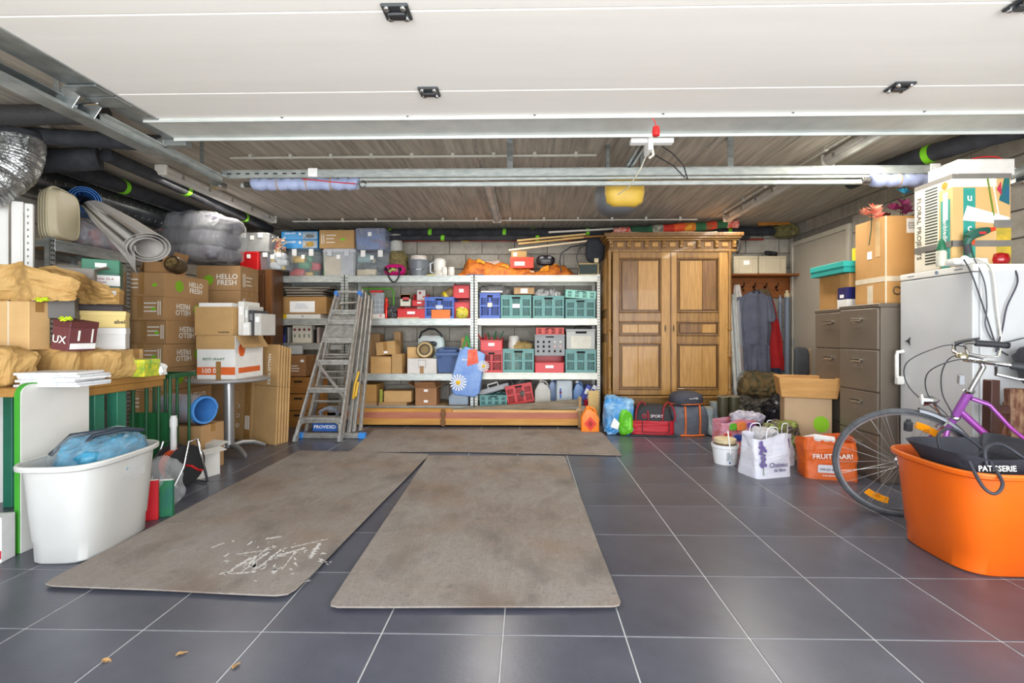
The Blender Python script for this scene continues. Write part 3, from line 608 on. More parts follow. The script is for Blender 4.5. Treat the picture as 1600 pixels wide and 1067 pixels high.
# ------------------------------------------------------------------ ladders
def rail(b, p, q, w=.06, t=.025, up=(0, 1, 0)): return b.bar(p, q, w, t, up)
def ladders():
    Yf, Yt = 4.9, 5.25
    o = PZ(495, 692); o = Vector((o.x, 4.9, 0))
    g = T('step_ladder', 'aluminium step ladder with flat treads leaning at the front of the ladders', 'ladder', o)
    def Q(u, v, Y): return P(u, v, Y) - o
    ztop = P(545, 455, 5.35).z
    L0, L1 = Q(461, 692, 4.9), Q(527, 456, 5.4); R0, R1 = Q(531, 692, 4.9), Q(563, 456, 5.4)
    L0.z = R0.z = .02
    for a, b_ in ((L0, L1), (R0, R1)):
        r = part('side_rail', B().bar(a, b_, .022, .07, (0, 1, .3)), ALU, g, bv=.003)
        part('rubber_foot', B().bar(a - Vector((0, 0, .02)), a + (b_ - a) * .03, .03, .08, (0, 1, .3)), mat('9a9a98', .6), r, bv=.003)
        part('blue_cap', B().bar(b_ - (b_ - a) * .03, b_, .035, .08, (0, 1, .3)), plastic('3f7fd0'), r, bv=.003)
    for t in (.135, .325, .51, .66, .79, .86):
        a, b_ = L0.lerp(L1, t), R0.lerp(R1, t)
        part('tread', B().bar(a, b_, .09, .028, (0, 0, 1)).bar(a + Vector((0, -.035, -.025)), b_ + Vector((0, -.035, -.025)), .006, .03, (0, 0, 1)), ALU, g, bv=.003)
    a, b_ = L0.lerp(L1, .7), R0.lerp(R1, .7)
    part('platform', B().add([L0.lerp(L1, .67), R0.lerp(R1, .67), R0.lerp(R1, .83), L0.lerp(L1, .83)], [(0, 1, 2, 3)]).add([L0.lerp(L1, .67) + Vector((0, .02, 0)), R0.lerp(R1, .67) + Vector((0, .02, 0)), R0.lerp(R1, .83) + Vector((0, .02, 0)), L0.lerp(L1, .83) + Vector((0, .02, 0))], [(3, 2, 1, 0)]), ALU, g)
    part('base_loop', B().tube([L0 + Vector((0, -.01, .0)), L0.lerp(L1, .1) + Vector((.02, -.03, 0)), L0.lerp(L1, .115) + Vector((.06, -.03, 0)), R0.lerp(R1, .115) + Vector((-.06, -.03, 0)), R0.lerp(R1, .1) + Vector((-.02, -.03, 0)), R0 + Vector((0, -.01, 0))], .014, 8), ALU, g, sm=1)
    part('diagonal_brace', B().bar(L0.lerp(L1, .51) + Vector((0, -.04, 0)), R0.lerp(R1, .27) + Vector((0, -.04, 0)), .03, .006, (0, 1, 0)), ALU, g, bv=.002)
    part('top_bar', B().bar(L1, R1, .06, .03, (0, 0, 1)), ALU, g, bv=.003)
    # back support legs
    Lb0, Rb0 = Q(486, 672, 5.6), Q(524, 672, 5.6); Lb0.z = Rb0.z = .0
    for a, b_ in ((Lb0, L1 + Vector((.02, .05, 0))), (Rb0, R1 + Vector((-.02, .05, 0)))): part('rear_leg', B().bar(a, b_, .02, .05, (0, 1, 0)), ALU, g, bv=.003)
    for t in (.2, .38, .55, .7): part('rear_brace', B().bar(Lb0.lerp(L1, t), Rb0.lerp(R1, t), .03, .02, (0, 0, 1)), ALU, g, bv=.002)
    # extension ladder
    o2 = Vector((P(540, 685, 5.1).x, 5.1, 0))
    g = T('extension_ladder', 'folded aluminium extension ladder with blue foot bar leaning behind the step ladder', 'ladder', o2)
    def Q(u, v, Y): return P(u, v, Y) - o2
    for i, (ub, ut, y) in enumerate(((535, 566, 5.07), (545, 571, 5.12), (553, 576, 5.17), (563, 581, 5.22))):
        b0 = Q(ub, 684, y); b0.z = .045; t1 = Q(ut, 452 + 5 * i, y + .62)
        r = part('side_rail', B().bar(b0, t1, .035, .05, (0, 1, 0)), ALU, g, bv=.006)
        part('rail_groove', B().bar(b0.lerp(t1, .02) + Vector((0, -.027, 0)), b0.lerp(t1, .98) + Vector((0, -.027, 0)), .008, .004, (0, 1, 0)), mat('7a7a78', .5, .6), r)
    b0, t1 = Q(540, 684, 5.1), Q(566, 452, 5.72); b0.z = .05
    c0, t2 = Q(478, 684, 5.15), Q(530, 455, 5.76); c0.z = .05
    part('side_rail', B().bar(c0, t2, .03, .05, (0, 1, 0)), ALU, g, bv=.005)
    for k in range(9):
        t = .1 + k * .1; part('rung', B().cyl(c0.lerp(t2, t), b0.lerp(t1, t), .014, n=8), ALU, g, sm=1)
    fa, fb = Q(470, 681, 5.08), Q(566, 681, 5.08); fa.z = fb.z = .03
    part('foot_bar', B().bar(fa, fb, .05, .055, (0, 0, 1)), ALU, g, bv=.004)
    for q, e in ((fa, 1), (fb, -1)): part('blue_end_cap', B().box(q.x - .035, q.y - .035, .0, q.x + .035, q.y + .035, .062), plastic('3f8fe0'), g, bv=.006)
    p = part('warning_panel', B().box(Q(490, 0, 5.12).x, .0, .07, Q(528, 0, 5.12).x, .006, .16), plastic('2b5fae'), g)
    text(g, 'PROVIDED', .05, WINK, ((Q(509, 0, 5.12)).x, -.002, .115))
    yp = [Q(563, 580, 5.33), Q(557, 600, 5.28), Q(554, 622, 5.24), Q(558, 618, 5.24), Q(562, 596, 5.28)]
    part('yellow_clamp', B().tube([a + Vector((0, -.05, 0)) for a in yp], .012, 8), plastic('e0b020'), g, sm=1)
    g3 = T('cable_bundle', 'loose coil of grey cable hanging behind the ladder foot', 'cable', P(514, 655, 5.45)); g3.location.z = .03
    part('coil', B().tube([(.1 * math.cos(i * .5) + .01 * math.sin(i * 1.7), .02 * math.sin(i * .9), .17 + .06 * math.sin(i * .5) + .012 * math.cos(i * 2.1)) for i in range(60)], .009, 6), mat('8d95a2', .5), g3, sm=1)
    part('tie', B().tube([(.0, 0, .1), (0, .0, .0)], .012, 6), mat('5060a8', .5), g3)
ladders()

# ------------------------------------------------------------------ fridge
def freezer():
    x0, x1, y0, y1, H = 2.73, 3.33, 3.02, 3.6, P(1511, 412, 3.02).z
    WH = mat('c9cbcc', .35, var=.04, sc=3); g = T('upright_freezer', 'white upright freezer with stained side standing at the right wall', 'freezer', ((x0 + x1) / 2, (y0 + y1) / 2, 0))
    def L(b): return b.mul(Matrix.Translation(-g.location))
    part('cabinet', L(B().box(x0 + .045, y0, .02, x1, y1, H - .01)), WH, g, bv=.008, seg=2)
    part('top_panel', L(B().box(x0 + .0, y0 - .003, H - .045, x1, y1 + .003, H)), mat('e6e5de', .35, var=.04), g, bv=.008, seg=2)
    part('door', L(B().box(x0, y0 + .002, .1, x0 + .04, y1 - .002, H - .05)), WH, g, bv=.008, seg=2)
    part('door_gasket', L(B().box(x0 + .04, y0 + .01, .1, x0 + .046, y1 - .01, H - .05)), mat('a9a9a4', .7), g)
    part('plinth', L(B().box(x0 + .03, y0 + .02, 0, x1, y1 - .02, .09)), mat('c5c5c0', .6), g)
    hn = part('handle', L(B().tube([(x0, y1 - .03, .98), (x0 - .04, y1 - .03, .975), (x0 - .045, y1 - .03, .95), (x0 - .045, y1 - .03, .8), (x0 - .04, y1 - .03, .78), (x0, y1 - .03, .775)], .013, 10)), mat('efeee8', .3), g, sm=1)
    part('handle_block', L(B().box(x0 - .05, y1 - .05, .74, x0 - .001, y1 - .01, .8)), mat('efeee8', .3), hn, bv=.006)
    q = PX(1420, 533, x0)
    part('door_lock', L(B().prism([(q.y + r * math.cos(a), q.z + r * math.sin(a)) for i in range(12) for a, r in ((i * PI / 6, .034 if i % 4 == 0 else .012),)], x0 - .006, x0, 'x')), mat('4b4843', .5, .5), g, bv=.001)
    part('control_dial', L(B().prism([(3.28 + .012 * math.cos(i), H - .022 + .012 * math.sin(i)) for i in [k * PI / 6 for k in range(12)]], x0 - .005, x0, 'x')), mat('7b86a0', .4), g)
    for yy in (3.5, 3.12): part('marking', L(B().box(x0 - .001, yy - .03, H - .026, x0, yy + .03, H - .02)), mat('6b6b6b', .6), g)
    part('spill_drip', L(B().add([(x0 + .42, y0 - .0022, .0 + .3), (x0 + .425, y0 - .0022, .3), (x0 + .422, y0 - .0022, H - .1), (x0 + .418, y0 - .0022, H - .1)], [(0, 1, 2, 3)])), mat('a08a6a', .6), g)
    return H
HF = freezer()
# ------------------------------------------------------------------ filing cabinets
def filing(x0, y0, y1, H, label, ncol='746a5e'):
    m = mat(ncol, .42, .25, var=.05, sc=4); D = .62 if x0 < 2.65 else .55
    g = T('filing_cabinet', label, 'filing cabinet', (x0 + D / 2, (y0 + y1) / 2, 0), group='brown metal filing cabinets')
    def L(b): return b.mul(Matrix.Translation(-g.location))
    part('body', L(B().box(x0 + .012, y0, .0, x0 + D, y1, H - .03)), m, g, bv=.003); part('top_cap', L(B().box(x0 - .002, y0 - .002, H - .03, x0 + D, y1 + .002, H)), mat('6a6156', .4, .25, var=.04), g, bv=.004)
    n = 4; hh = (H - .06) / n
    for i in range(n):
        z0 = .03 + i * hh
        d = part('drawer', L(B().box(x0 - .004, y0 + .012, z0 + .005, x0 + .012, y1 - .012, z0 + hh - .005)), mat('7a7064', .38, .25, var=.05, sc=4), g, bv=.003)
        yc = (y0 + y1) / 2
        part('handle', L(B().box(x0 - .024, yc - .055, z0 + hh - .085, x0 - .004, yc + .055, z0 + hh - .075).box(x0 - .024, yc - .055, z0 + hh - .1, x0 - .021, yc + .055, z0 + hh - .075)), mat('b9b4aa', .3, .8), d, bv=.002)
        part('label_holder', L(B().box(x0 - .006, yc - .05, z0 + hh - .15, x0 - .004, yc + .05, z0 + hh - .11)), mat('857b6e', .4, .3), d, bv=.001)
    part('lock', L(B().cyl((x0 - .008, y0 + .04, H - .015), (x0, y0 + .04, H - .015), .008, n=10)), CHROME, g)
HC = 1.335
filing(2.61, 3.64, 4.1, HC, 'brown four-drawer filing cabinet standing next to the white freezer')
filing(2.69, 4.13, 4.58, HC - .01, 'brown four-drawer filing cabinet farther back, behind the wooden tray')

# ------------------------------------------------------------------ big plastic tubs
def tub(name, label, loc, m, m2, rz=0, s=1):
    g = T(name, label, 'tub', loc, rz)
    def ring(w, d, z, e=.62, yo=0): return [Vector((sup(a, w / 2, d / 2, e)[0], sup(a, w / 2, d / 2, e)[1] + yo, z)) for a in [2 * PI * i / 64 for i in range(64)]]
    k = s
    o = [ring(.3 * k, .44, .0, .55), ring(.318 * k, .46, .008, .55), ring(.325 * k, .47, .1, .55), ring(.335 * k, .48, .108, .55), ring(.385 * k, .55, .45, .6), ring(.4 * k, .57, .455, .6), ring(.415 * k, .6, .478, .6), ring(.42 * k, .605, .47, .6)]
    i_ = [ring(.41 * k, .59, .484, .6), ring(.37 * k, .535, .46, .6), ring(.32 * k, .465, .1, .55), ring(.29 * k, .43, .015, .55)]
    part('tub_shell', B().loft(o[:6] + [ring(.425 * k, .61, .462, .6), ring(.427 * k, .612, .478, .6)] + i_), m, g, sm=50)
    part('rolled_rim', B().tube([a for a in ring(.412 * k, .596, .478, .6)], .009, 8, closed=True), m2, g, sm=60)
    return g
tub('storage_tub', 'large white oval plastic tub on the tiles by the white board', (-2.285, 2.5, .0), mat('cdcdc9', .35, c2='c3c3bf', sc=2, bump=.03), mat('d4d4cf', .35, var=.03), 4, .97)
tub('storage_tub', 'large orange plastic tub holding a black shopping bag, by the bicycle', (2.2, 2.47, 0), mat('e2640f', .35, c2='d65a0c', sc=2, bump=.03), mat('e2701e', .35, var=.03), -2, 1.12)
# ------------------------------------------------------------------ bicycle
def bicycle():
    PURP = mat('a8359c', .25, .3, c2='8c5aa8', sc=3, coat=.5)
    R = .342
    g = T('bicycle', 'purple step-through bicycle with swept-back handlebar behind the orange tub', 'bicycle', (2.26, 3.0, 0), rot=(RAD(12), 0, RAD(-27)))
    # local frame: x towards the rear wheel, z up, front hub at origin above ground
    hub = Vector((0, 0, R)); rear = Vector((1.05, 0, R))
    TY = mat('3c3e42', .7, c2='55575b', sc=30)
    def wheel(name, c, steer=0):
        w = part(name, B().lathe([(R - .034, -.011), (R - .02, -.013), (R - .018, -.009), (R - .018, .009), (R - .02, .013), (R - .034, .011)], 64, caps=(0, 0)), mat('b9bcc0', .3, .8), g, sm=50, loc=c, rot=(PI / 2, 0, steer))
        part('tyre', B().tube([(( R - .013) * math.cos(2 * PI * i / 72), (R - .013) * math.sin(2 * PI * i / 72), 0) for i in range(72)], .0165, 12, closed=True), TY, w, sm=60)
        part('hub', B().lathe([(.006, -.05), (.012, -.048), (.024, -.035), (.024, -.03), (.013, -.026), (.013, .026), (.024, .03), (.024, .035), (.012, .048), (.006, .05)], 16), CHROME, w, sm=1)
        sp = [mesh(B().cyl((.02, 0, e * .03), (R - .022, .0, 0), .0016, n=4), mat('c5c8cb', .3, .8)) for e in (-1, 1)]
        for i in range(32):
            part('spoke', sp[i % 2], None, w, loc=(0, 0, 0), rot=(0, 0, 2 * PI * i / 32 + (.07 if i % 4 < 2 else -.07)))
        part('valve', B().cyl((R - .03, 0, 0), (R - .065, 0, 0), .003, n=6), CHROME, w)
        for a in (245, 62):
            q = [(r * math.cos(RAD(a + t)), r * math.sin(RAD(a + t)), 0) for r, ts in ((.235, range(-14, 15, 4)), (.275, range(14, -15, -4))) for t in ts]
            rf = part('spoke_reflector', B().prism([(x, y) for x, y, _ in q], -.006, .006, 'z'), mat('f39a12', .25, var=.1, coat=.4), w, bv=.002)
            part('reflector_clip', B().box(.245 * math.cos(RAD(a)) - .012, .245 * math.sin(RAD(a)) - .012, -.009, .245 * math.cos(RAD(a)) + .012, .245 * math.sin(RAD(a)) + .012, .009), mat('d07c08', .4), rf, bv=.002)
        return w
    fw = wheel('front_wheel', hub, RAD(4)); wheel('rear_wheel', rear)
    bb = Vector((.62, 0, .28)); ht, hb = Vector((.285, 0, .8)), Vector((.235, 0, .66)); st = Vector((.86, 0, .72))
    hj = Vector((.20, 0, .57))
    part('head_tube', B().tube([hb, ht], .021, 14), PURP, g, sm=1)
    part('headset', B().lathe([(.024, 0), (.026, .012), (.018, .02)], 14, ht), CHROME, g, sm=1); part('headset', B().lathe([(.02, -.02), (.026, -.01), (.024, 0)], 14, hb), CHROME, g, sm=1)
    f = part('fork', B().tube([hb - Vector((.004, 0, .01)), hj], .02, 12), PURP, g, sm=1)
    for s in (-1, 1):
        part('fork_blade', B().tube([hj + Vector((0, s * .02, .02)), hj + Vector((-.01, s * .045, -.02)), Vector((.1, s * .052, .45)), Vector((.04, s * .055, .37)), Vector((0, s * .055, R))], [.015, .015, .013, .011, .009], 10), PURP, f, sm=60)
        part('axle_nut', B().cyl((0, s * .055, R), (0, s * .075, R), .011, n=6), mat('c23a4a', .4), f)
    part('down_tube', B().tube([hb + Vector((.02, 0, .03)), bb], .018, 12), PURP, g, sm=1)
    for s in (-1, 1):
        c = [ht + Vector((.01, s * .012, -.03)), Vector((.37, s * .016, .74)), Vector((.46, s * .02, .62)), Vector((.62, s * .025, .46)), Vector((.83, s * .035, .39)), rear + Vector((0, s * .06, 0))]
        part('top_tube', B().tube(c, .010, 10), PURP, g, sm=60)
        part('chain_stay', B().tube([bb, rear + Vector((0, s * .06, 0))], .009, 8), PURP, g, sm=1)
        part('seat_stay', B().tube([st - Vector((0, 0, .08)), rear + Vector((0, s * .06, 0))], .008, 8), PURP, g, sm=1)
    part('seat_tube', B().tube([bb, st], .017, 12), PURP, g, sm=1)
    part('seat_post', B().tube([st, st + Vector((.03, 0, .1))], .013, 10), CHROME, g, sm=1)
    part('saddle', blob(.27, .17, .07, 3, .0, 5).mul(Matrix.Translation(st + Vector((.04, 0, .1)))), BLACKP, g, sm=60)
    part('crankset', B().lathe([(.07, -.004), (.09, -.002), (.09, .002), (.07, .004)], 32, bb + Vector((0, -.05, 0)), M=Matrix.Rotation(PI / 2, 3, 'X')).bar(bb + Vector((0, -.06, 0)), bb + Vector((.1, -.07, -.13)), .02, .012, (0, 1, 0)).bar(bb + Vector((0, .06, 0)), bb + Vector((-.1, .07, .13)), .02, .012, (0, 1, 0)), CHROME, g)
    part('pedal', B().box(bb.x + .06, -.16, bb.z - .145, bb.x + .15, -.08, bb.z - .12), BLACKP, g, bv=.004)
    part('pedal', B().box(bb.x - .15, .08, bb.z + .12, bb.x - .06, .16, bb.z + .145), BLACKP, g, bv=.004)
    # mudguards
    def guard(c, a0, a1): 
        b = B()
        for s in (0,):
            rings = []
            for i in range(25):
                a = RAD(a0 + (a1 - a0) * i / 24); rr = R + .016
                rings.append([Vector((c.x + (rr + dz) * math.cos(a), y, c.z + (rr + dz) * math.sin(a))) for y, dz in ((-.026, -.014), (-.02, 0), (0, .006), (.02, 0), (.026, -.014), (.02, -.003), (0, .003), (-.02, -.003))])
            b.loft(rings)
        return b
    mg = mat('6b6e74', .35, .4)
    part('mudguard', guard(hub, 12, 78), mg, g, sm=50); part('mudguard', guard(rear, -10, 120), mg, g, sm=50)
    # stem and bar
    sp = part('stem', B().tube([ht, ht + Vector((.052, 0, .15)), ht + Vector((.03, 0, .19)), ht + Vector((-.03, 0, .2))], .0125, 12), CHROME, g, sm=50)
    hc = ht + Vector((-.03, 0, .2))
    for s in (-1, 1):
        pts = [hc, hc + Vector((-.02, s * .09, .01)), hc + Vector((.0, s * .19, .03)), hc + Vector((.08, s * .24, .03)), hc + Vector((.13, s * .25, .025))]
        part('handlebar', B().tube(pts, .011, 12), CHROME, g, sm=60)
        e0, e1 = hc + Vector((.11, s * .247, .026)), hc + Vector((.25, s * .262, .01))
        gr = part('grip', B().tube([e0.lerp(e1, t / 14) for t in range(15)], [.0175 + .0015 * (t % 2) for t in range(15)], 14), mat('2c2e33', .6), g, sm=50)
        part('grip_end', B().tube([e1, e1 + Vector((.012, 0, -.001))], [.02, .016], 14), BLACKP, gr, sm=1)
        part('brake_lever', B().tube([hc + Vector((.06, s * .235, .02)), hc + Vector((.07, s * .21, -.03)), hc + Vector((.15, s * .225, -.05)), hc + Vector((.21, s * .235, -.05))], [.008, .01, .007, .005], 8), CHROME, g, sm=1)
    part('bell', B().lathe([(.028, 0), (.027, .012), (.018, .022), (.003, .026)], 20, hc + Vector((-.03, -.08, .022))), mat('cfc7a8', .2, .9), g, sm=1)
    part('gear_lever', B().tube([hc + Vector((.0, .16, .04)), hc + Vector((.03, .15, .06)), hc + Vector((.1, .15, .075))], [.014, .01, .006], 8), BLACKP, g, sm=1)
    part('reflector_holder', B().box(-.02, -.018, -.028, .006, .018, .028, Matrix.Translation(ht + Vector((-.03, 0, .075)))), mat('b9bcc0', .25, .5), g, bv=.004)
    lp = part('headlamp', B().lathe([(.004, -.055), (.016, -.045), (.028, -.02), (.034, .01), (.036, .02)], 20, M=Matrix.Rotation(-PI / 2, 3, 'Y')).mul(Matrix.Translation((.1, -.03, .755))), CHROME, g, sm=50)
    part('lamp_glass', B().lathe([(.034, 0), (.03, .008), (.012, .014)], 20, M=Matrix.Rotation(-PI / 2, 3, 'Y')).mul(Matrix.Translation((.08, -.03, .755))), mat('e9edf0', .1, coat=.5), lp, sm=1)
    part('lamp_bracket', B().tube([(.13, -.03, .74), (.16, -.02, .68), (.19, 0, .62)], .006, 8), CHROME, g, sm=1)
    part('dynamo', B().lathe([(.01, -.03), (.022, -.028), (.022, .02), (.012, .028), (.012, .04)], 16, (.02, -.045, .6)), mat('55585c', .35, .6), g, sm=1)
    part('caliper_brake', B().tube([(.16, -.035, .57), (.18, -.04, .61), (.2, -.02, .63), (.2, .02, .63), (.18, .04, .61), (.16, .035, .57)], .007, 8), CHROME, g, sm=1)
    for i, (dy, sw) in enumerate(((-.2, .17), (.18, .23), (-.1, .1))):
        pts = [hc + Vector((.05, dy, .02)), hc + Vector((-.06, dy * .8, .03)), hc + Vector((-sw, dy * .5, -.06)), hc + Vector((-sw + .01, dy * .3, -.2)), hc + Vector((-sw * .4 , -.02, -.32)), Vector((.2, -.02, .66))]
        q = []
        for k in range(len(pts) - 1):
            p0, p1, p2, p3 = pts[max(k - 1, 0)], pts[k], pts[k + 1], pts[min(k + 2, len(pts) - 1)]
            for t in [a / 6 for a in range(6)]:
                q.append(.5 * ((2 * p1) + (p2 - p0) * t + (2 * p0 - 5 * p1 + 4 * p2 - p3) * t * t + (3 * p1 - p0 - 3 * p2 + p3) * t ** 3))
        part('brake_cable', B().tube(q + [pts[-1]], .0032, 6), mat('3c3e44', .5), g, sm=60)
bicycle()
# ------------------------------------------------------------------ item builders: local frame, front at y=0, centred on x, standing on z=0
def carton(label, cat, loc, w, d, h, m=None, rz=0, open_=0, tape=1, tapev=1, stickers=(), group=None, name='carton', texts=(), dot=None, tm=None, flap_a=(100, 100, 100, 100)):
    m = m or CARD; g = T(name, label, cat, loc, rz, group); tm = tm or TAPE
    if not open_:
        part('box_body', B().box(-w / 2, 0, 0, w / 2, d, h - .003), m, g, bv=.003)
        y = d / 2
        for a, b in ((.0015, y - .0015), (y + .0015, d - .0015)): part('top_flap', B().box(-w / 2 + .001, a, h - .003, w / 2 - .001, b, h), m, g, bv=.001)
    else:
        t = .004
        part('box_body', B().box(-w / 2, 0, 0, w / 2, d, t).box(-w / 2, 0, t, w / 2, t, h).box(-w / 2, d - t, t, w / 2, d, h).box(-w / 2, t, t, -w / 2 + t, d - t, h).box(w / 2 - t, t, t, w / 2, d - t, h), m, g, bv=.001)
        fl = min(d, w) * .45
        for i, (a, ax) in enumerate(zip(flap_a, ('f', 'b', 'l', 'r'))):
            if a is None: continue
            c, s = math.cos(RAD(a)), math.sin(RAD(a))
            if ax in 'fb':
                y0 = 0 if ax == 'f' else d; e = -1 if ax == 'f' else 1
                p = [(-w / 2, y0, h), (w / 2, y0, h), (w / 2 - .01, y0 + e * fl * s, h + fl * c), (-w / 2 + .01, y0 + e * fl * s, h + fl * c)]
            else:
                x0 = -w / 2 if ax == 'l' else w / 2; e = -1 if ax == 'l' else 1
                p = [(x0, 0, h), (x0, d, h), (x0 + e * fl * s, d - .01, h + fl * c), (x0 + e * fl * s, .01, h + fl * c)]
            n = (Vector(p[1]) - Vector(p[0])).cross(Vector(p[3]) - Vector(p[0])).normalized() * .004
            part('flap', B().loft([[Vector(q) for q in p], [Vector(q) + n for q in p]]), m, g)
    if tape and not open_: part('tape', B().box(-w / 2 - .0012, d / 2 - .025, h - .06, w / 2 + .0012, d / 2 + .025, h + .001), tm, g)
    if tapev: part('tape', B().box(-.025, -.0012, 0, .025, 0, h if tapev == 1 else h * tapev), tm, g)
    for s in stickers:
        x, z, sw, sh = s[:4]; part('label_sticker', B().box(-w / 2 + x * w - sw / 2, -.0025, z * h - sh / 2, -w / 2 + x * w + sw / 2, -.0012, z * h + sh / 2), s[4] if len(s) > 4 else LABEL, g)
    for s in texts:
        tx, x, z, size = s[:4]; text(g, tx, size, s[4] if len(s) > 4 else INK, (-w / 2 + x * w, -.003, z * h), s[5] if len(s) > 5 else (90, 0, 0))
    return g
def shoebox(label, loc, w, d, h, m, ml=None, rz=0, group=None, cat='box', lid=.25, name='lidded_box', texts=(), stickers=()):
    g = T(name, label, cat, loc, rz, group)
    part('box_body', B().box(-w / 2 + .003, .003, 0, w / 2 - .003, d - .003, h * (1 - lid) + .004), m, g, bv=.002)
    part('lid', B().box(-w / 2, 0, h * (1 - lid), w / 2, d, h), ml or m, g, bv=.003)
    for s in stickers:
        x, z, sw, sh = s[:4]; part('label_sticker', B().box(-w / 2 + x * w - sw / 2, -.0025, z * h - sh / 2, -w / 2 + x * w + sw / 2, -.0003, z * h + sh / 2), s[4] if len(s) > 4 else LABEL, g)
    for tx, x, z, size, tmm in texts: text(g, tx, size, tmm, (-w / 2 + x * w, -.0035, z * h))
    return g
def clearbox(label, loc, w, d, h, m=None, lidm=None, rz=0, fill=(), clips=1, group='clear plastic storage boxes on top of the shelves', tag=1, seed=1):
    """translucent storage box with lid; FILL: colours of the loose contents seen through it"""
    g = T('storage_box', label, 'storage box', loc, rz, group); m = m or CLEAR; t = .003; k = .93
    def ring(s, z, ins=0): return [Vector((x * (w / 2 * s - ins), d / 2 + y * (d / 2 * s - ins), z)) for x, y in ((-1, -.85), (-.9, -1), (.9, -1), (1, -.85), (1, .85), (.9, 1), (-.9, 1), (-1, .85))]
    part('box_shell', B().loft([ring(k, 0), ring(.98, h * .88), ring(.98, h * .88, t), ring(k, .004, t)], caps=(1, 1)), m, g, bv=.002)
    part('lid', B().loft([ring(1, h * .88), ring(1.0, h * .93), ring(.96, h * .95), ring(.95, h)]), lidm or m, g, bv=.002)
    if clips:
        for s in (-1, 1): part('clip', B().box(s * w * .25 - .03, -.012, h * .72, s * w * .25 + .03, -.002, h * .98) if clips == 1 else B().box(min(s * w * .5, s * (w * .5 + .01)), d * .3, h * .7, max(s * w * .5, s * (w * .5 + .01)), d * .7, h * .98), lidm or WHITE, g, bv=.003)
    if tag: part('label_sticker', B().box(-.02, -.006, h * .62, .025, -.003, h * .62 + .05), LABEL, g)
    random.seed(seed)
    if fill:
        for i in range(len(fill) * 3):
            c = fill[i % len(fill)]; a = random.uniform(.06, .1) * min(1, w / .3); x = random.uniform(-w * .3, w * .3); y = .03 + (i % 3) * d * .25 + random.uniform(0, .03); z = .008 + (i // len(fill)) * h * .24
            mm = plastic(c)
            if i % 2: b = B().box(x - a, y, z, x + a * .8, y + a, z + a * .9)
            else: b = blob(a * 2, a * 1.2, a * 1.3, i, .01, 12, nu=14, nv=8).mul(Matrix.Translation((x, y + a * .6, z)))
            part('toy_piece', b, mm, g, bv=.004 if i % 2 else 0, sm=50)
    return g
def crate(label, loc, w, d, h, m, rz=0, group=None, cells=(3, 2), name='slatted_crate', sticker=None, taper=.94):
    g = T(name, label, 'crate', loc, rz, group)
    def wall(b, p, u, W_, n):
        """lattice wall: p origin, u along, n outward"""
        p, u, n = Vector(p), Vector(u), Vector(n)
        def q(a0, z0, a1, z1, t=.006, o=0):
            x0 = p + u * a0 + n * o; x1 = p + u * a1 + n * (o - t); b.box(min(x0.x, x1.x), min(x0.y, x1.y), z0, max(x0.x, x1.x), max(x0.y, x1.y), z1)
        r = .1 * h; q(0, 0, W_, .12 * h, .008); q(0, h * .82, W_, h, .008); q(0, h * .94, W_, h, .012, .006); q(0, .46 * h, W_, .54 * h, .008)
        nx, nzz = cells
        for i in range(nx + 1):
            a = W_ * i / nx; e = .055 * W_ if 0 < i < nx else .05 * W_; q(max(0, a - e), 0, min(W_, a + e), h * .95, .01, .002)
        for i in range(nx):
            for k in range(1, 4): a = W_ * (i + .17 + .66 * k / 4) / nx; q(a - .0045, .1 * h, a + .0045, h * .84, .004, -.001)
        for zz in (.2, .29, .37, .6, .68, .76): q(0, zz * h - .003, W_, zz * h + .004, .004, -.001)
    for p, u, W_, n in (((-w / 2, 0, 0), (1, 0, 0), w, (0, -1, 0)), ((-w / 2, d, 0), (1, 0, 0), w, (0, 1, 0)), ((-w / 2, 0, 0), (0, 1, 0), d, (-1, 0, 0)), ((w / 2, 0, 0), (0, 1, 0), d, (1, 0, 0))):
        b = B(); wall(b, p, u, W_, n); part('lattice_wall', b, m, g)
    part('base', B().box(-w / 2 + .006, .006, .0, w / 2 - .006, d - .006, .008), m, g)
    part('handle_slot', B().box(-w * .14, -.008, h * .84, w * .14, -.0062, h * .92), DARK, g, bv=.001)
    if sticker: part('label_sticker', B().box(-w * .12, -.009, h * .45, w * .12, -.005, h * .62), sticker, g)
    return g
def bin_(label, loc, w, d, h, m, rz=0, tilt=0, group=None, cut=.45, name='open_front_bin', rot=None):
    """stacking bin with a lowered front lip"""
    g = T(name, label, 'bin', loc, rz, group, rot=rot); t = .006
    prof = [(0, 0), (0, h * cut), (d * .2, h * cut), (d * .38, h), (d, h), (d, 0)]
    for s in (-1, 1): part('bin_side', B().prism(prof, min(s * w / 2, s * (w / 2 - t)), max(s * w / 2, s * (w / 2 - t)), 'x'), m, g, bv=.002)
    part('bin_front', B().box(-w / 2 + t, 0, 0, w / 2 - t, t, h * cut).box(-w / 2 - .004, -.008, h * cut - .012, w / 2 + .004, .004, h * cut), m, g, bv=.002)
    part('bin_back', B().box(-w / 2 + t, d - t, 0, w / 2 - t, d, h).box(-w / 2 + t, t, 0, w / 2 - t, d - t, t), m, g)
    part('label_sticker', B().box(-w * .14, -.0095, h * cut * .45, w * .14, -.0005, h * cut * .72), LABEL, g)
    return g
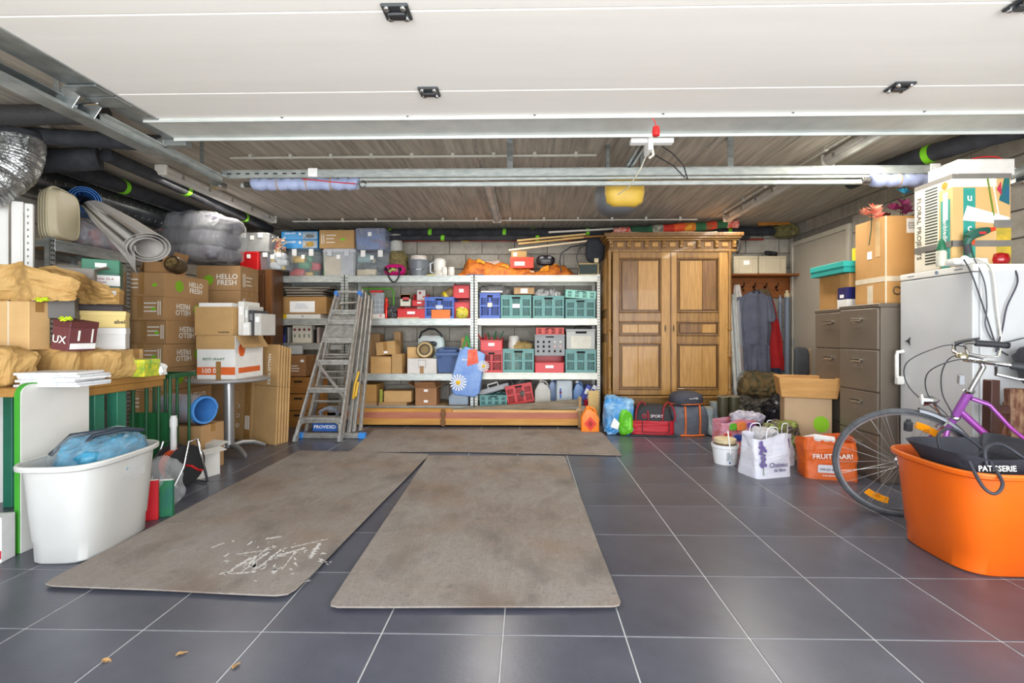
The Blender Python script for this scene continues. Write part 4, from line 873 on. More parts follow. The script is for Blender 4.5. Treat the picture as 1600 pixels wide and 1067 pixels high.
def jerry(label, loc, w, d, h, m, capm, rz=0, rx=0, cat='jerrycan', dot=None):
    g = T('jerrycan', label, cat, loc, rz); 
    prof = [(-w / 2, 0), (w / 2, 0), (w / 2, h * .62), (w * .3, h * .86), (w * .12, h * .9), (w * .06, h * .98), (-w * .2, h * .98), (-w * .3, h * .9), (-w / 2, h * .62)]
    part('can_body', B().prism(prof, 0, d), m, g, bv=min(.02, w * .1), seg=3, sm=50)
    part('handle', B().tube([(-w * .1, d / 2, h * .94), (-w * .1, d / 2, h * 1.05), (w * .22, d / 2, h * .98), (w * .38, d / 2, h * .8)], .012, 8), m, g, sm=60)
    part('screw_cap', B().lathe([(.02, 0), (.02, .025), (.016, .03)], 14, (-w * .12, d / 2, h * .97)), capm, g, sm=50)
    return g
def sack(label, cat, name, loc, w, d, h, m, seed=1, amp=.03, fr=9, e=.7, ez=.6, rz=0, group=None, sm=0, film=None, nu=48, nv=26):
    g = T(name, label, cat, loc, rz, group)
    part('bag_body', blob(w, d, h, seed, amp, fr, e, ez, nu, nv), m, g, sm=sm)
    if film: part('film_wrap', blob(w * 1.06, d * 1.06, h * 1.05, seed + 3, amp * 1.3, fr * 1.5, e, ez, nu, nv), film, g)
    return g
def tote(label, name, loc, w, d, h, m, rz=0, seed=1, amp=.012, tw=1.08, td=.7, handles=1, hm=None, fr=8, hr=.006, hh=.12, sag=0, cat='bag'):
    """open-topped shopping bag with crumpled walls and two handle loops"""
    g = T(name, label, cat, loc, rz); n = 56; rings = []
    def ring(t, ins=0):
        r = []
        for i in range(n):
            x, y = sup(2 * PI * i / n, w / 2 * (1 + (tw - 1) * t) - ins, d / 2 * (1 + (td - 1) * t) - ins, .28)
            z = h * t; k = amp * (1.2 * nz((x, y, z), fr, seed) + .5 * abs(nz((x, y, z), fr * 2.6, seed))) * (.25 + .75 * min(1, t * 2))
            ang = math.atan2(y, x); zz = z + (t ** 4) * (.02 * math.sin(2 * ang + seed) - sag * math.cos(ang) ** 2)
            r.append(Vector((x + k * math.cos(ang) * 2, d / 2 + y + k * math.sin(ang) * 2, max(zz, 0))))
        return r
    rings = [ring(t / 14) for t in range(15)] + [ring(t / 14, .004) for t in (14, 10, 5, 1)]
    part('bag_shell', B().loft(rings), m, g, sm=0 if amp > .008 else 40)
    if handles:
        for y in (d / 2 - d * td / 2, d / 2 + d * td / 2):
            part('handle', B().tube(cr([(-w * .16, y, h * .88), (-w * .17, y, h + hh * .4), (-w * .1, y, h + hh), (w * .05, y - .02, h + hh * 1.05), (w * .15, y, h + hh * .4), (w * .16, y, h * .88)]), hr, 8), hm or m, g, sm=60)
    return g
def jar(label, loc, r, h, m, prof=None, name='jar', cat='jar', lid=None):
    g = T(name, label, cat, loc)
    part('jar_body', B().lathe(prof or [(r * .9, 0), (r, h * .05), (r, h * .8), (r * .85, h * .88), (r * .85, h * .9)], 22), m, g, sm=50)
    part('lid', B().lathe([(r * .92, h * .88), (r * .92, h), (r * .8, h * 1.02)], 22), lid or m, g, sm=50)
    return g
def boxy(u0, v0, u1, v1, Y, z=None): return F(u0, v0, u1, v1, Y, z)
HFM = mat('b08a5e', .8, var=.08, sc=4, bump=.1, bs=30, obv=.06)
def meal_box(label, x0, y0, w, d, z, h, flip=0, rz=0, side=1, txt=1):
    """delivery carton: short printed end towards the door, long side with dot and words towards the aisle"""
    g = T('delivery_carton', label, 'carton', (x0, y0, z), rz, 'stacked delivery cartons along the left wall')
    part('box_body', B().box(-w, 0, 0, 0, d, h - .003), HFM, g, bv=.003)
    for a, b in ((.001, d / 2 - .0015), (d / 2 + .0015, d - .001)): part('top_flap', B().box(-w + .001, a, h - .003, -.001, b, h), HFM, g, bv=.001)
    part('tape', B().box(-w * .64, -.0012, .02, -w * .5, 0, h + .0005), TAPE, g)
    part('tape', B().box(-w, d / 2 - .02, h + .0, 0, d / 2 + .02, h + .001), TAPE, g)
    s = -1 if flip else 1; zc = h / 2
    # printed marks on the end
    mk = B().box(-w * .93 if s > 0 else -w * .1, -.001, h * .22, (-w * .93 if s > 0 else -w * .1) + .008, 0, h * .8).box(-w * .88 if s > 0 else -w * .15, -.001, h * .22, (-w * .88 if s > 0 else -w * .15) + .008, 0, h * .8)
    for i in range(3):
        a = -w * (.82 if s > 0 else .48); mk.box(a, -.001, h * (.35 + i * .17), a + w * (.3 - .04 * (i % 2)), 0, h * (.35 + i * .17) + .01)
    part('printed_marks', mk, WINK, g)
    part('green_emblem', B().box(-w * .3, -.001, h * .42, -w * .2, 0, h * .54), GREENT, g)
    if side:
        dy = d * .42; y0_ = d * .3 if not flip else d * .72
        part('green_dot', B().prism([(y0_ + h * .26 * math.cos(i * PI / 9) * (1 + .05 * math.sin(i * 2.3)), zc + h * .25 * math.sin(i * PI / 9)) for i in range(18)], 0, .0012, 'x'), mat('84bd1c', .8, var=.08), g)
        if txt: text(g, 'HELLO\nFRESH', h * .32, WINK, (.0015, d * .68 if not flip else d * .4, zc), (90, 0, 90) if not flip else (-90, 0, -90), ls=.85)
    return g
# ------------------------------------------------------------------ left side: cartons
W1, D1, HB = .36, .6, .2062
names = ['lowest visible delivery carton behind the green rack', 'delivery carton with printed words hidden by the wrapped roll', 'delivery carton in the tall left stack, level with the table top', 'fourth delivery carton down in the tall left stack, beside the carton on the table', 'third delivery carton down in the tall left stack', 'second delivery carton down in the tall left stack, words upside down', 'topmost delivery carton of the tall left stack, green dot and white words']
for i in range(7):
    z = .194 + i * HB
    meal_box(names[i], -3.13 + .008 * math.sin(i * 2), 4.11 + .01 * math.cos(i * 3), W1, D1, z, HB, flip=1 if i in (3, 4, 5) else 0, rz=[1, -1, 2, 0, -1, 1, 2][i], side=1, txt=1)
carton('plain brown carton at the very bottom of the tall left stack', 'carton', (-3.31, 4.11, 0), .36, .6, .1925, HFM, 0)
X2 = -3.0
for i, l in enumerate(['lowest carton in the rear left stack behind the round table', 'second carton from the floor in the rear left stack', 'middle carton in the rear left stack', 'carton under the next-to-top one in the rear left stack', 'next-to-top carton in the rear left stack', 'second carton from the top of the rear left stack', 'topmost carton of the rear left stack, white words by a green dot']):
    g = carton(l, 'carton', (X2 - .24, 5.0, 0), .46, .36, .2595, HFM, 2, tapev=0, group='stacked delivery cartons along the left wall', name='delivery_carton')
    if i == 0: g.location.z = 0; 
    part('printed_marks', B().box(.23, .05, .04, .2312, .06, .18).box(.23, .08, .04, .2312, .09, .18).box(.23, .11, .06, .2312, .22, .07).box(.23, .11, .1, .2312, .2, .11).box(.23, .11, .14, .2312, .23, .15), WINK, g)
    part('tape', B().box(.23, .25, 0, .2313, .29, .22), TAPE, g)
    if i in (6, 3): 
        part('green_dot', B().prism([(-.1 + .05 * math.cos(a), .11 + .05 * math.sin(a)) for a in [k * PI / 9 for k in range(18)]], -.0012, 0), mat('84bd1c', .8, var=.08), g)
        text(g, 'HELLO\nFRESH', .075, WINK, (.09, -.0015, .11), ls=.85)
for o in [o for o in bpy.data.objects if o.get('label', '').startswith('lowest carton in the rear')]: o.location.z = 0; 
for k, o in enumerate([o for o in bpy.data.objects if 'rear left stack' in (o.get('label') or '')]): o.location.z = k * .2605
def gs(u0, v0, u1, v1, Y, z=None): return F(u0, v0, u1, v1, Y, z)
# open carton with a round tin on top of the tall stack
ztop = .195 + 7 * HB
p, w, h = F(218, 386, 260, 432, 4.3, ztop); carton('small open brown carton lying on top of the tall left stack', 'carton', (p.x, 4.35, ztop), .22, .25, .13, HFM, 8, open_=1, tapev=0, flap_a=(170, 20, 150, 20))
g = T('round_tin', 'dark round tin seen end-on on top of the tall left stack', 'tin', (P(270, 415, 4.3).x, 4.27, ztop))
part('tin_body', B().lathe([(.06, 0), (.075, .03), (.075, .12), (.07, .13)], 24, M=Matrix.Rotation(PI / 2 - .2, 3, 'X')).mul(Matrix.Translation((0, .14, .08))), mat('5b4a36', .4, .4), g, sm=50)
part('tin_face', B().lathe([(.05, 0), (.048, .01), (.02, .012)], 24, M=Matrix.Rotation(PI / 2 - .2, 3, 'X')).mul(Matrix.Translation((.0, .015, .108))), mat('b7a06a', .35, .3, c2='2b241b', sc=30), g, sm=50)
# on the left shelf top: tubs, rolls, bags
SZ = 1.792
cream = mat('e6dcc0', .45, c2='d9cda8', sc=3)
for i in range(4):
    g = T('plastic_basin', ['cream plastic basin standing on edge, rearmost of the four', 'cream plastic basin standing on edge, third from the right', 'cream plastic basin standing on edge, second from the right', 'cream plastic basin standing on edge, the rightmost and most rounded'][i], 'basin', (-3.58 + .045 * i, 3.45 - .025 * i, SZ), 16, 'cream basins standing on edge on the left shelf')
    def br(s, x): return [Vector((x, .17 + sup(a, .16 * s, .2 * s, .5)[0], .2 + sup(a, .2 * s, .2 * s, .5)[1])) for a in [2 * PI * k / 36 for k in range(36)]]
    part('basin_shell', B().loft([br(1, 0), br(1.0, .008), br(.95, .01), br(.88, .05), br(.83, .055), br(.85, .045), br(.93, .0)], caps=(0, 0)).loft([br(.88, .05), br(.5, .056)], caps=(0, 1)), cream, g, sm=40)
bl = mat('3b7fd0', .5, var=.06)
def roll(name, label, cat, loc, r, L, m, rz=0, turns=3, th=.006, gap=.016, inner=None, rx=0, zc=None):
    """sheet rolled up, axis along local x, open end at +x"""
    g = T(name, label, cat, loc, rz); pts = []
    n = 28 * turns
    out = [(r - gap * (i / 28)) for i in range(n + 1)]
    c = [(q * math.cos(2 * PI * i / 28), q * math.sin(2 * PI * i / 28) + r) for i, q in enumerate(out)]
    ci = [((q - th) * math.cos(2 * PI * i / 28), (q - th) * math.sin(2 * PI * i / 28) + r) for i, q in enumerate(out)]
    b = B(); 
    for i in range(n):
        q = [c[i], c[i + 1], ci[i + 1], ci[i]]; b.loft([[Vector((0, a, z)) for a, z in q], [Vector((L, a, z)) for a, z in q]])
    part('rolled_sheet', b, m, g, dbl=.0004, sm=50); return g
roll('foam_roll', 'rolled bright blue foam mat beside the cream basins', 'roll', (-3.78, 4.05, 2.08), .11, .3, bl, rz=-48, turns=3)
RUG = mat('6f6a72', .8, c2='a34a48', sc=5, st3=(8, 1, 1), thr=.62)
def wrapped(name, label, cat, a, b_, r, m, seed, film=FILM, flat=.8, amp=.02, taper=()):
    a, b_ = Vector(a), Vector(b_); g = T(name, label, cat, a); d = b_ - a; L = d.length; n = 26
    def mk(rr, am, sd):
        rings = []
        for i in range(n + 1):
            t = i / n; c = d * t; f = min(1, (t * 9 + .25) ** .5, ((1 - t) * 9 + .3) ** .5)
            if taper: f *= taper[0] + (taper[1] - taper[0]) * t
            u = d.cross(Vector((0, 0, 1))).normalized(); v = u.cross(d).normalized()
            rings.append([c + Vector((0, 0, r * flat)) + u * math.cos(q) * rr * f * (1 + am / r * nz((c.x + math.cos(q), c.y + math.sin(q), t * 3), 5, sd)) + v * math.sin(q) * rr * flat * f * (1 + am / r * nz((math.cos(q), t * 4, math.sin(q)), 5, sd)) for q in [2 * PI * k / 30 for k in range(30)]])
        return B().loft(rings)
    part('roll_core', mk(r, amp * .5, seed), m, g, sm=60)
    if film: part('plastic_wrap', mk(r * 1.07, amp * 1.8, seed + 4), film, g)
    return g
wrapped('wrapped_rug', 'rolled red and grey rug in clear plastic on the left shelf', 'rug', P(95, 372, 3.72), P(192, 388, 4.05), .15, RUG, 2)
bpy.data.objects['wrapped_rug'].location.z = SZ
GB = mat('4a4854', .7, c2='74727e', sc=9, st3=(7, .6, .6), thr=.5)
g = T('wrapped_cushions', 'big grey striped cushions bundled in a clear plastic bag above the cartons', 'cushion bag', (-3.55, 4.96, 1.86))
CM = Matrix.Rotation(RAD(3), 4, 'Y') @ Matrix.Rotation(RAD(-16), 4, 'Z')
for i in range(3): part('cushion', blob(.86 - .04 * i, .46, .19, i, .02, 6, .45, .6, 40, 14).mul(Matrix.Translation((.02 * i, .12, .155 * i))).mul(CM), GB, g, sm=60)
part('red_label', B().box(-.3, -.13, .3, -.2, -.12, .34).mul(CM), mat('b8404a', .7), g)
part('plastic_bag', blob(.92, .56, .52, 8, .035, 7, .6, .5, 60, 30).mul(Matrix.Rotation(RAD(3), 4, 'Y') @ Matrix.Rotation(RAD(-16), 4, 'Z') @ Matrix.Translation((0.02, .12, -.01))), FILM, g)
# grey felt underlay roll with hanging tongue
FE = mat('c4c0bb', .85, var=.06, sc=40, bump=.15, bs=200)
a, b_ = P(150, 326, 3.9), P(232, 388, 3.72); d = (b_ - a)
g = T('felt_roll', 'pale grey felt underlay rolled up with a pointed flap hanging down', 'roll', a); bb = B(); n = 84
u = d.cross(Vector((0, 0, 1))).normalized(); v = u.cross(d).normalized()
def sp(i, s, off=0): r = (.185 - .03 * i / 28 - off) * s; return u * r * math.cos(2 * PI * i / 28) * 1.0 + v * r * .72 * math.sin(2 * PI * i / 28)
for i in range(n):
    bb.loft([[c + sp(i, s), c + sp(i + 1, s), c + sp(i + 1, s, .006), c + sp(i, s, .006)] for c, s in ((Vector((0, 0, 0)), .55), (d * .5, .85), (d, 1.0))])
part('rolled_sheet', bb, FE, g, dbl=.0004, sm=50)
def tq(s, t): 
    c = d * (.05 + .85 * s); top = c + Vector((0, -.1, -.05)); lo = P(217, 433, 3.66) - a
    e = top.lerp(lo, t * (.45 + .55 * s)); return e + Vector((0, -.012 * math.sin(t * 5 + s * 4), 0))
part('hanging_flap', B().surf(tq, 14, 12), FE, g, sm=60)
# boxes on the second level of the left shelf (just above the bench pile)
SB = 1.352
def onz(u0, v0, u1, v1, Y, z): return F(u0, v0, u1, v1, Y, z)
p, w, h = onz(75, 402, 147, 446, 3.0, None)
def RF(u0, v0, u1, v1, Y, z=None, th=36):
    a = P(u0, v1, Y); b = P(u0, v0, Y); k = (u1 - 808) / FP; s1 = (k * CT_ - ST_) / (CT_ + k * ST_); c, s = math.cos(RAD(th)), math.sin(RAD(th))
    w = (s1 * a.y - a.x) / (c - s1 * s); zz = a.z if z is None else z
    return Vector((a.x + w * c / 2, a.y + w * s / 2, zz)), w, b.z - zz
# workbench
bench = T('workbench', 'workbench with thick yellow wooden top on green steel legs', 'workbench', (-3.005, 2.8, 0))
zb = .83
part('bench_top', B().box(-.38, -.4, zb - .045, .42, .6, zb), mat('b98a48', .5, c2='9c6f34', sc=2, st3=(8, 1, 8), bump=.1), bench, bv=.004)
part('front_batten', B().box(.38, -.35, zb - .09, .42, .58, zb - .046), mat('a87a3c', .6, c2='8a6028'), bench, bv=.003)
GRN = mat('2e7b62', .45, .1, var=.08, sc=6)
for y in (.09, .25): part('leg', B().box(.33, y - .035, 0, .4, y + .035, zb - .09), GRN, bench, bv=.003)
for y in (-.3, .24): part('leg', B().box(-.34, y - .03, 0, -.28, y + .03, zb - .046), GRN, bench, bv=.003)
part('leg', B().box(.33, -.34, 0, .38, -.28, zb - .09), GRN, bench, bv=.003)
part('stretcher', B().box(-.28, .22, .25, .33, .26, .3), GRN, bench, bv=.003)
# stuff on the bench: bottom layer
BAG = mat('c9a468', .75, c2='b48c50', sc=3, bump=.4, bs=14)
def pbag(label, u0, v0, u1, v1, Y, d, z, seed, amp=.03, e=.6, name='paper_bag'):
    p, w, h = F(u0, v0, u1, v1, Y + d / 2, z); return sack(label, 'paper bag', name, (p.x, Y + d / 2, z), w, d, h, BAG, seed, amp, 8, e, .45, group='crumpled brown paper bags on the workbench', nu=44, nv=22)
pbag('crumpled brown paper bag at the far left edge of the bench', -30, 545, 40, 612, 2.42, .24, zb, 1)
pbag('crumpled brown paper bag behind the white magazines', 38, 540, 132, 600, 2.72, .22, zb, 2, .035)
pbag('crumpled brown paper bag left of the green game box', 136, 547, 197, 595, 2.85, .26, zb, 3)
zz = zb
for i in range(6):
    p = P(75 + 3 * math.sin(i * 2), 590, 2.48); w = .34 - .02 * (i % 3)
    solo('magazine', B().box(-w / 2, 0, 0, w / 2, .2, .012), mat(['e9e9ea', 'd9dde0', 'f2f2f0'][i % 3], .4, c2='9aa4ad', sc=30, thr=.7), ['glossy white magazine at the bottom of the pile on the bench', 'second glossy magazine from the bottom of the pile', 'third glossy magazine from the bottom of the pile', 'third glossy magazine from the top of the pile', 'second glossy magazine from the top of the pile', 'topmost glossy white magazine on the bench corner'][i], 'magazine', (p.x, 2.47, zz), rz=[2, -3, 4, -6, 3, 8][i], group='magazines on the bench', bv=.001); zz += .0125
p, w, h = F(195, 562, 225, 587, 3.05, zb)
g = shoebox('small green and yellow jigsaw puzzle box on the bench end', (p.x, 3.05, zb), w, .14, h, mat('5f9b3a', .5, c2='e0d030', sc=30), mat('6fae4a', .5, c2='e8dc40', sc=25), cat='game box', name='puzzle_box')
p, w, h = F(195, 553, 215, 562, 3.1, None); 
sack('crumpled white tissue paper at the end of the bench', 'paper', 'crumpled_paper', (P(236, 570, 3.16).x, 3.22, zb), .09, .1, .07, WHITE, 4, .02, 20)
# second layer
z2 = P(0, 547, 2.75).z
p, w, h = F(-30, 470, 73, 547, 2.62, None)
p, w, h = F(-30, 470, 45, 547, 2.62, None)
carton('plain light brown carton with a pale taped corner edge, far left', 'carton', (p.x, 2.62, p.z), w, .12, h, CARDL, 0, tapev=0)
part('corner_tape', B().box(w / 2 - .12, -.0015, 0, w / 2 - .112, 0, h), CTAPE, bpy.data.objects[[o.name for o in bpy.data.objects if (o.get('label') or '').startswith('plain light brown carton')][0]])
p, w, h = F(70, 497, 101, 550, 2.66, None)
g = shoebox('maroon shoe box with pale letters, tilted on the paper bags', (p.x, 2.68, p.z + .01), w, .17, h * .9, mat('6e3a3c', .6, var=.05), mat('62302f', .6, var=.05), rz=-4, lid=.22, texts=(('UX', .5, .35, .06, WINK),))
g.rotation_euler = (0, RAD(8), RAD(-4)); part('label_sticker', B().box(w / 2, .01, .012, w / 2 + .002, .16, .045), LABEL, g); part('printed_curve', B().box(w / 2, .05, .06, w / 2 + .003, .06, .12).box(w / 2, .13, .05, w / 2 + .003, .138, .13), WINK, g)
p, w, h = RF(72, 462, 118, 497, 2.72)
shoebox('dark grey shoe box with yellow laces trailing over it', p, w, .13, h, mat('5d5a56', .6, var=.05), mat('55524f', .6, var=.05), rz=36)
for q, l in ((P(95, 498, 2.64), 'yellow neon laces dangling over the maroon shoe box'), (P(58, 468, 2.64), 'yellow neon laces looped on top of the left carton')):
    solo('shoelaces', B().tube([(.03 * math.sin(i * 1.3) + .004 * i, .008 * math.cos(i * 2), .012 * math.cos(i * 1.9)) for i in range(14)], .004, 6), plastic('c8e020', .5), l, 'laces', q, sm=60)
# right column of boxes on the bench
z0 = P(170, 547, 2.92).z
carton('plain brown carton hidden under the white shoe boxes', 'carton', (P(165, 560, 3.0).x, 3.1, zb), .13, .12, z0 - zb - .002, CARDL, tapev=0)
bpy.data.objects.remove(bpy.data.objects['crumpled']) if 'crumpled' in bpy.data.objects else None
zc = z0
for (u0, v0, u1, v1, m, ml, l, st, tx) in (
    (143, 512, 197, 547, paper('d9d8d6'), paper('e2e1df'), 'white shoe box under the pale yellow one on the bench', (), ()),
    (124, 485, 197, 512, mat('e8cf86', .7, var=.04), mat('ecd48c', .7, var=.04), 'pale yellow shoe box with a black scribble on its end', (), (('abel', .86, .35, .035, INK),)),
    (118, 474, 193, 484, mat('3a2f30', .6), mat('332a2b', .6), 'flat dark box between the yellow and tan shoe boxes', (), ()),
    (118, 447, 187, 474, mat('d1a35c', .7, var=.06), mat('d6a962', .7, var=.06), 'tan shoe box with a white price label, near the top', ((.66, .68, .11, .028),), (('5A', .4, .2, .03, INK),))):
    p, w, h = RF(u0, v0, u1, v1, 2.95, zc)
    shoebox(l, p, w, .3, h, m, ml, rz=36, stickers=st, texts=tx, lid=.3); zc += h + .001
p, w, h = RF(75, 416, 147, 447, 2.93, zc)
carton('grey cardboard box with a raised pale flap, behind the paper bag', 'carton', p, w, .15, h, mat('9a948c', .8, var=.05), rz=36, open_=1, tapev=0, flap_a=(170, 60, None, 70))
p, w, h = RF(127, 403, 187, 447, 3.12, zc)
g = shoebox('dark green lidded box with white label on the upper left pile', (p.x, p.y, zc), w, .25, h, mat('3c6e60', .5, var=.05), mat('1f7a58', .45, var=.06), rz=36, lid=.45, stickers=((.5, .3, .2, .07), (.5, .8, .06, .03)), texts=(('Reparatie 35-4\nschoen', .5, .3, .022, plastic('a02838')),))
p, w, h = RF(80, 390, 133, 420, 3.3, None)
carton('brown carton tucked under the left shelf beam', 'carton', (-3.62, 3.5, 1.354), .3, .25, .22, mat('9a6c30', .8, var=.1), rz=50, tapev=0)
# big flat paper bag on top at the left
p, w, h = F(-10, 405, 122, 478, 2.72, None)
g = T('paper_bag', 'large flattened brown paper bag lying over the boxes, upper left', 'paper bag', (P(50, 470, 2.66).x, 2.66, P(55, 470, 2.66).z), group='crumpled brown paper bags on the workbench')
def fb(s, t):
    x = (s - .5) * .48; top = .24 - .12 * abs(s - .3) - .05 * s; z = t * top; return (x + .03 * t, .03 * math.sin(s * 9) * (.4 + t) + .02 * nz((s * 4, t * 4, 0), 2, 3) - .01 * t, z + .01 * nz((s * 5, t, 0), 3))
def fb2(s, t): x, y, z = fb(s, t); return (x, .2 - y + .1 * (1 - t), z)
part('bag_front', B().surf(fb, 26, 12), BAG, g); part('bag_back', B().surf(fb2, 26, 12), BAG, g)
pbag('crumpled brown paper rim poking out above the far left carton', -10, 455, 40, 476, 2.66, .16, P(10, 469, 2.62).z, 7, .015)
# white boards standing at the far left
WB = mat('e6e5e1', .5, var=.03)
for i, (u0, u1, l) in enumerate(((-22, 14, 'tall white cabinet panel cut by the left picture edge'), (17, 37, 'tall white shelving side panel next to the cream basins'), (38, 52, 'narrow white perforated strip standing beside the white panel'))):
    p, w, h = RF(u0, 311 + 4 * i, u1, 600, 3.05, 0, 38)
    g = T('shelving_board', l, 'panel', p, 38, group='white panels standing at the left')
    part('panel_board', B().box(-w / 2, 0, 0, w / 2, .05, P(20, 311 + 4 * i, 3.08).z), WB, g, bv=.004)
    if i == 2:
        for k in range(22): part('peg_hole', B().box(-.008, -.001, 1.0 + k * .043, .0, .0, 1.015 + k * .043), mat('8d8d8a', .8), g)
    else: part('panel_edge', B().box(w / 2 - .012, -.012, 0, w / 2, 0, 1.9), WB, g, bv=.002)
# white table top on edge with green rim
g = T('table_top', 'white board with bright green edge standing upright at the far left', 'board', (-2.56, 2.38, 0))
ZT_ = .855
def rr(x0, z0, x1, z1, r): return [(x0, z0), (x1, z0), (x1, z1 - r)] + [(x1 - r + r * math.cos(a), z1 - r + r * math.sin(a)) for a in [PI / 2 * k / 5 for k in range(6)]] + [(x0 + r - r * math.sin(a), z1 - r + r * math.cos(a)) for a in [PI / 2 * k / 5 for k in range(6)]] + [(x0, z1 - r)]
part('board', B().prism(rr(.006, 0, .385, ZT_ - .006, .05), -.024, .004, 'x'), mat('dcdad4', .45, c2='d2d0c9', sc=2), g, bv=.001)
part('edge_band', B().prism(rr(0, 0, .39, ZT_, .055), -.026, -.0, 'x'), plastic('3f9a2a', .5), g, bv=.003)
p = P(-4, 890, 2.3)
g = carton('small white and red printed carton at the bottom left corner', 'carton', (-2.6, 2.27, 0), .12, .08, .22, paper('e8e6e2'), 10, tapev=0, tape=0); part('red_band', B().box(-.06, -.0012, .02, .06, 0, .06), plastic('c01f2c'), g); text(g, 'ABC\nDE', .03, INK, (0.02, -.002, .13))
# contents of white tub
g = T('wrapped_blue_bag', 'blue bag with dark straps wrapped in clear plastic inside the white tub', 'bag', (-2.27, 2.54, .3))
part('blue_bag', blob(.33, .4, .27, 4, .025, 9, .8, .7, 40, 22), mat('3f8fb0', .3, c2='1d5068', sc=14, thr=.55, bump=.6, bs=14), g)
part('plastic_wrap', blob(.34, .42, .28, 9, .035, 11, .8, .7, 44, 24), FILM2, g)
for x0, x1 in ((-.12, .08), (.0, .12)): part('strap', B().tube([(x0, -.17, .2), (x0 + .02, -.08, .28), (x1, .0, .3), (x1, .12, .27)], .011, 6), mat('24303c', .6), g, sm=60)
# green folded rack
g = T('green_rack', 'dark green metal rack with upright bars beneath the carton stack', 'rack', (-2.83, 3.48, 0)); GR = mat('1d5a34', .45, .1, var=.15, sc=6)
part('rack_frame', B().box(-.16, 0, .78, .22, .03, .81).box(-.16, .25, .78, .22, .28, .81).box(-.16, .03, .78, -.13, .25, .81).box(.19, .03, .78, .22, .25, .81), GR, g, bv=.003)
for i, x in enumerate((-.15, -.07, .03, .12, .205)): part('bar', B().cyl((x, .015, 0.0), (x, .015, .785), .012, n=10), GR, g, sm=1)
for i, x in enumerate((-.11, -.02, .075, .17)): part('bar', B().cyl((x, .265, 0.0), (x, .265, .785), .01, n=10), GR, g, sm=1)
part('green_sheet', B().box(-.14, .06, .0, .17, .075, .52), mat('1e6a3a', .5, var=.12, sc=4), g, bv=.002)
part('rusty_edge', B().box(.18, .05, .1, .205, .08, .5), mat('6a4428', .8, c2='3a2a20', sc=20), g, bv=.002)
g = T('pipe_offcut', 'white plastic pipe standing upright next to the green rack', 'pipe', (P(268, 700, 3.4).x, 3.42, 0)); part('pipe', B().tube([(0, 0, 0), (0, 0, .52)], .02, 16), mat('e4e4e2', .35), g, sm=50); part('socket', B().cyl((0, 0, .44), (0, 0, .5), .024), mat('e4e4e2', .35), g, sm=50)
# wrapped blue roll
g = roll('vinyl_roll', 'big wrapped vinyl roll with a bright blue inside below the round table', 'roll', (-3.0, 3.98, .375), .115, .42, mat('4f92d8', .4, var=.05), rz=-18, turns=2, th=.007, gap=.008)
part('patterned_wrap', B().tube([(0.0, 0, .115), (.2, 0, .115), (.4, 0, .115)], .1185, 30, caps=(0, 0)), mat('8a8fa0', .4, c2='b06a6a', sc=9, thr=.6), g, sm=60)
part('plastic_wrap', B().tube([(x * .05, 0, .115) for x in range(9)], [.122 + .004 * nz((x, 0, 0), 1.3) for x in range(9)], 30, caps=(0, 0)), FILM, g)
carton('brown carton lying under the wrapped vinyl roll', 'carton', (-2.8, 3.8, 0), .42, .26, .37, HFM, -4, tapev=0)
g = carton('white printed carton with open brown lid beside the cable reel', 'carton', (P(305, 735, 3.72).x - .0, 3.62, 0), .2, .2, .22, paper('d8d6d0'), -20, open_=1, tapev=0, flap_a=(None, 80, 95, 100)); text(g, 'SATO', .05, mat('203a78', .6), (.03, -.002, .06))
# cable reel
g = T('cable_reel', 'black cable reel wound with orange cord on a steel tube stand', 'cable reel', (P(280, 770, 3.42).x, 3.42, 0), 72)
for y in (-.075, .065): part('reel_flange', B().lathe([(.03, 0), (.14, 0), (.145, .006), (.14, .012), (.03, .012)], 36, (0, y, .17), M=Matrix.Rotation(-PI / 2, 3, 'X')), mat('2a2a2c', .5, var=.1), g, sm=50)
part('wound_cable', B().tube([(.1 + .006 * math.sin(i * .31)) * Vector((math.cos(i * .45), 0, math.sin(i * .45))) + Vector((0, -.058 + .116 * abs(((i * .012) % 2) - 1), .17)) for i in range(260)], .0075, 6), mat('d4502a', .5), g, sm=60)
part('drum', B().cyl((0, -.05, .17), (0, .05, .17), .095, n=28), mat('c84a28', .5), g, sm=1)
part('stand', B().tube([(-.13, -.1, .012), (-.04, -.1, .17), (.0, -.1, .34), (.06, -.1, .35), (.14, -.1, .02), (.15, -.08, .012), (.15, .1, .012), (.12, .12, .012), (.03, .12, .33), (-.03, .12, .33), (-.13, .12, .012), (-.14, .1, .012), (-.14, -.08, .012)], .009, 8, closed=True), CHROME, g, sm=60)
part('crank', B().tube([(0, -.06, .17), (0, -.12, .17), (.05, -.12, .13), (.05, -.16, .13)], .008, 8), plastic('c02020'), g, sm=50)
# plastic bag with red and green folders
g = T('folder', 'red cardboard folder standing against the white tub', 'folder', (P(222, 822, 2.78).x - .02, 2.8, 0), 25); part('cover', B().box(-.08, 0, 0, .08, .03, .235), plastic('c81a26', .4), g, bv=.002); part('paper_block', B().box(-.075, .004, .004, .078, .026, .238), WHITE, g)
g = T('folder', 'green folder beside the red one inside the clear plastic bag', 'folder', (P(250, 812, 2.85).x - .02, 2.87, 0), 12); part('cover', B().box(-.07, 0, 0, .07, .03, .22), mat('2e7a44', .45, c2='235c60', sc=8), g, bv=.002); part('paper_block', B().box(-.066, .004, .004, .068, .026, .223), WHITE, g)
sack('crumpled clear plastic bag slumped over the folders', 'plastic bag', 'plastic_bag', (P(243, 815, 2.9).x - .02, 2.97, 0), .17, .26, .32, FILM, 5, .035, 10, .8, .9)
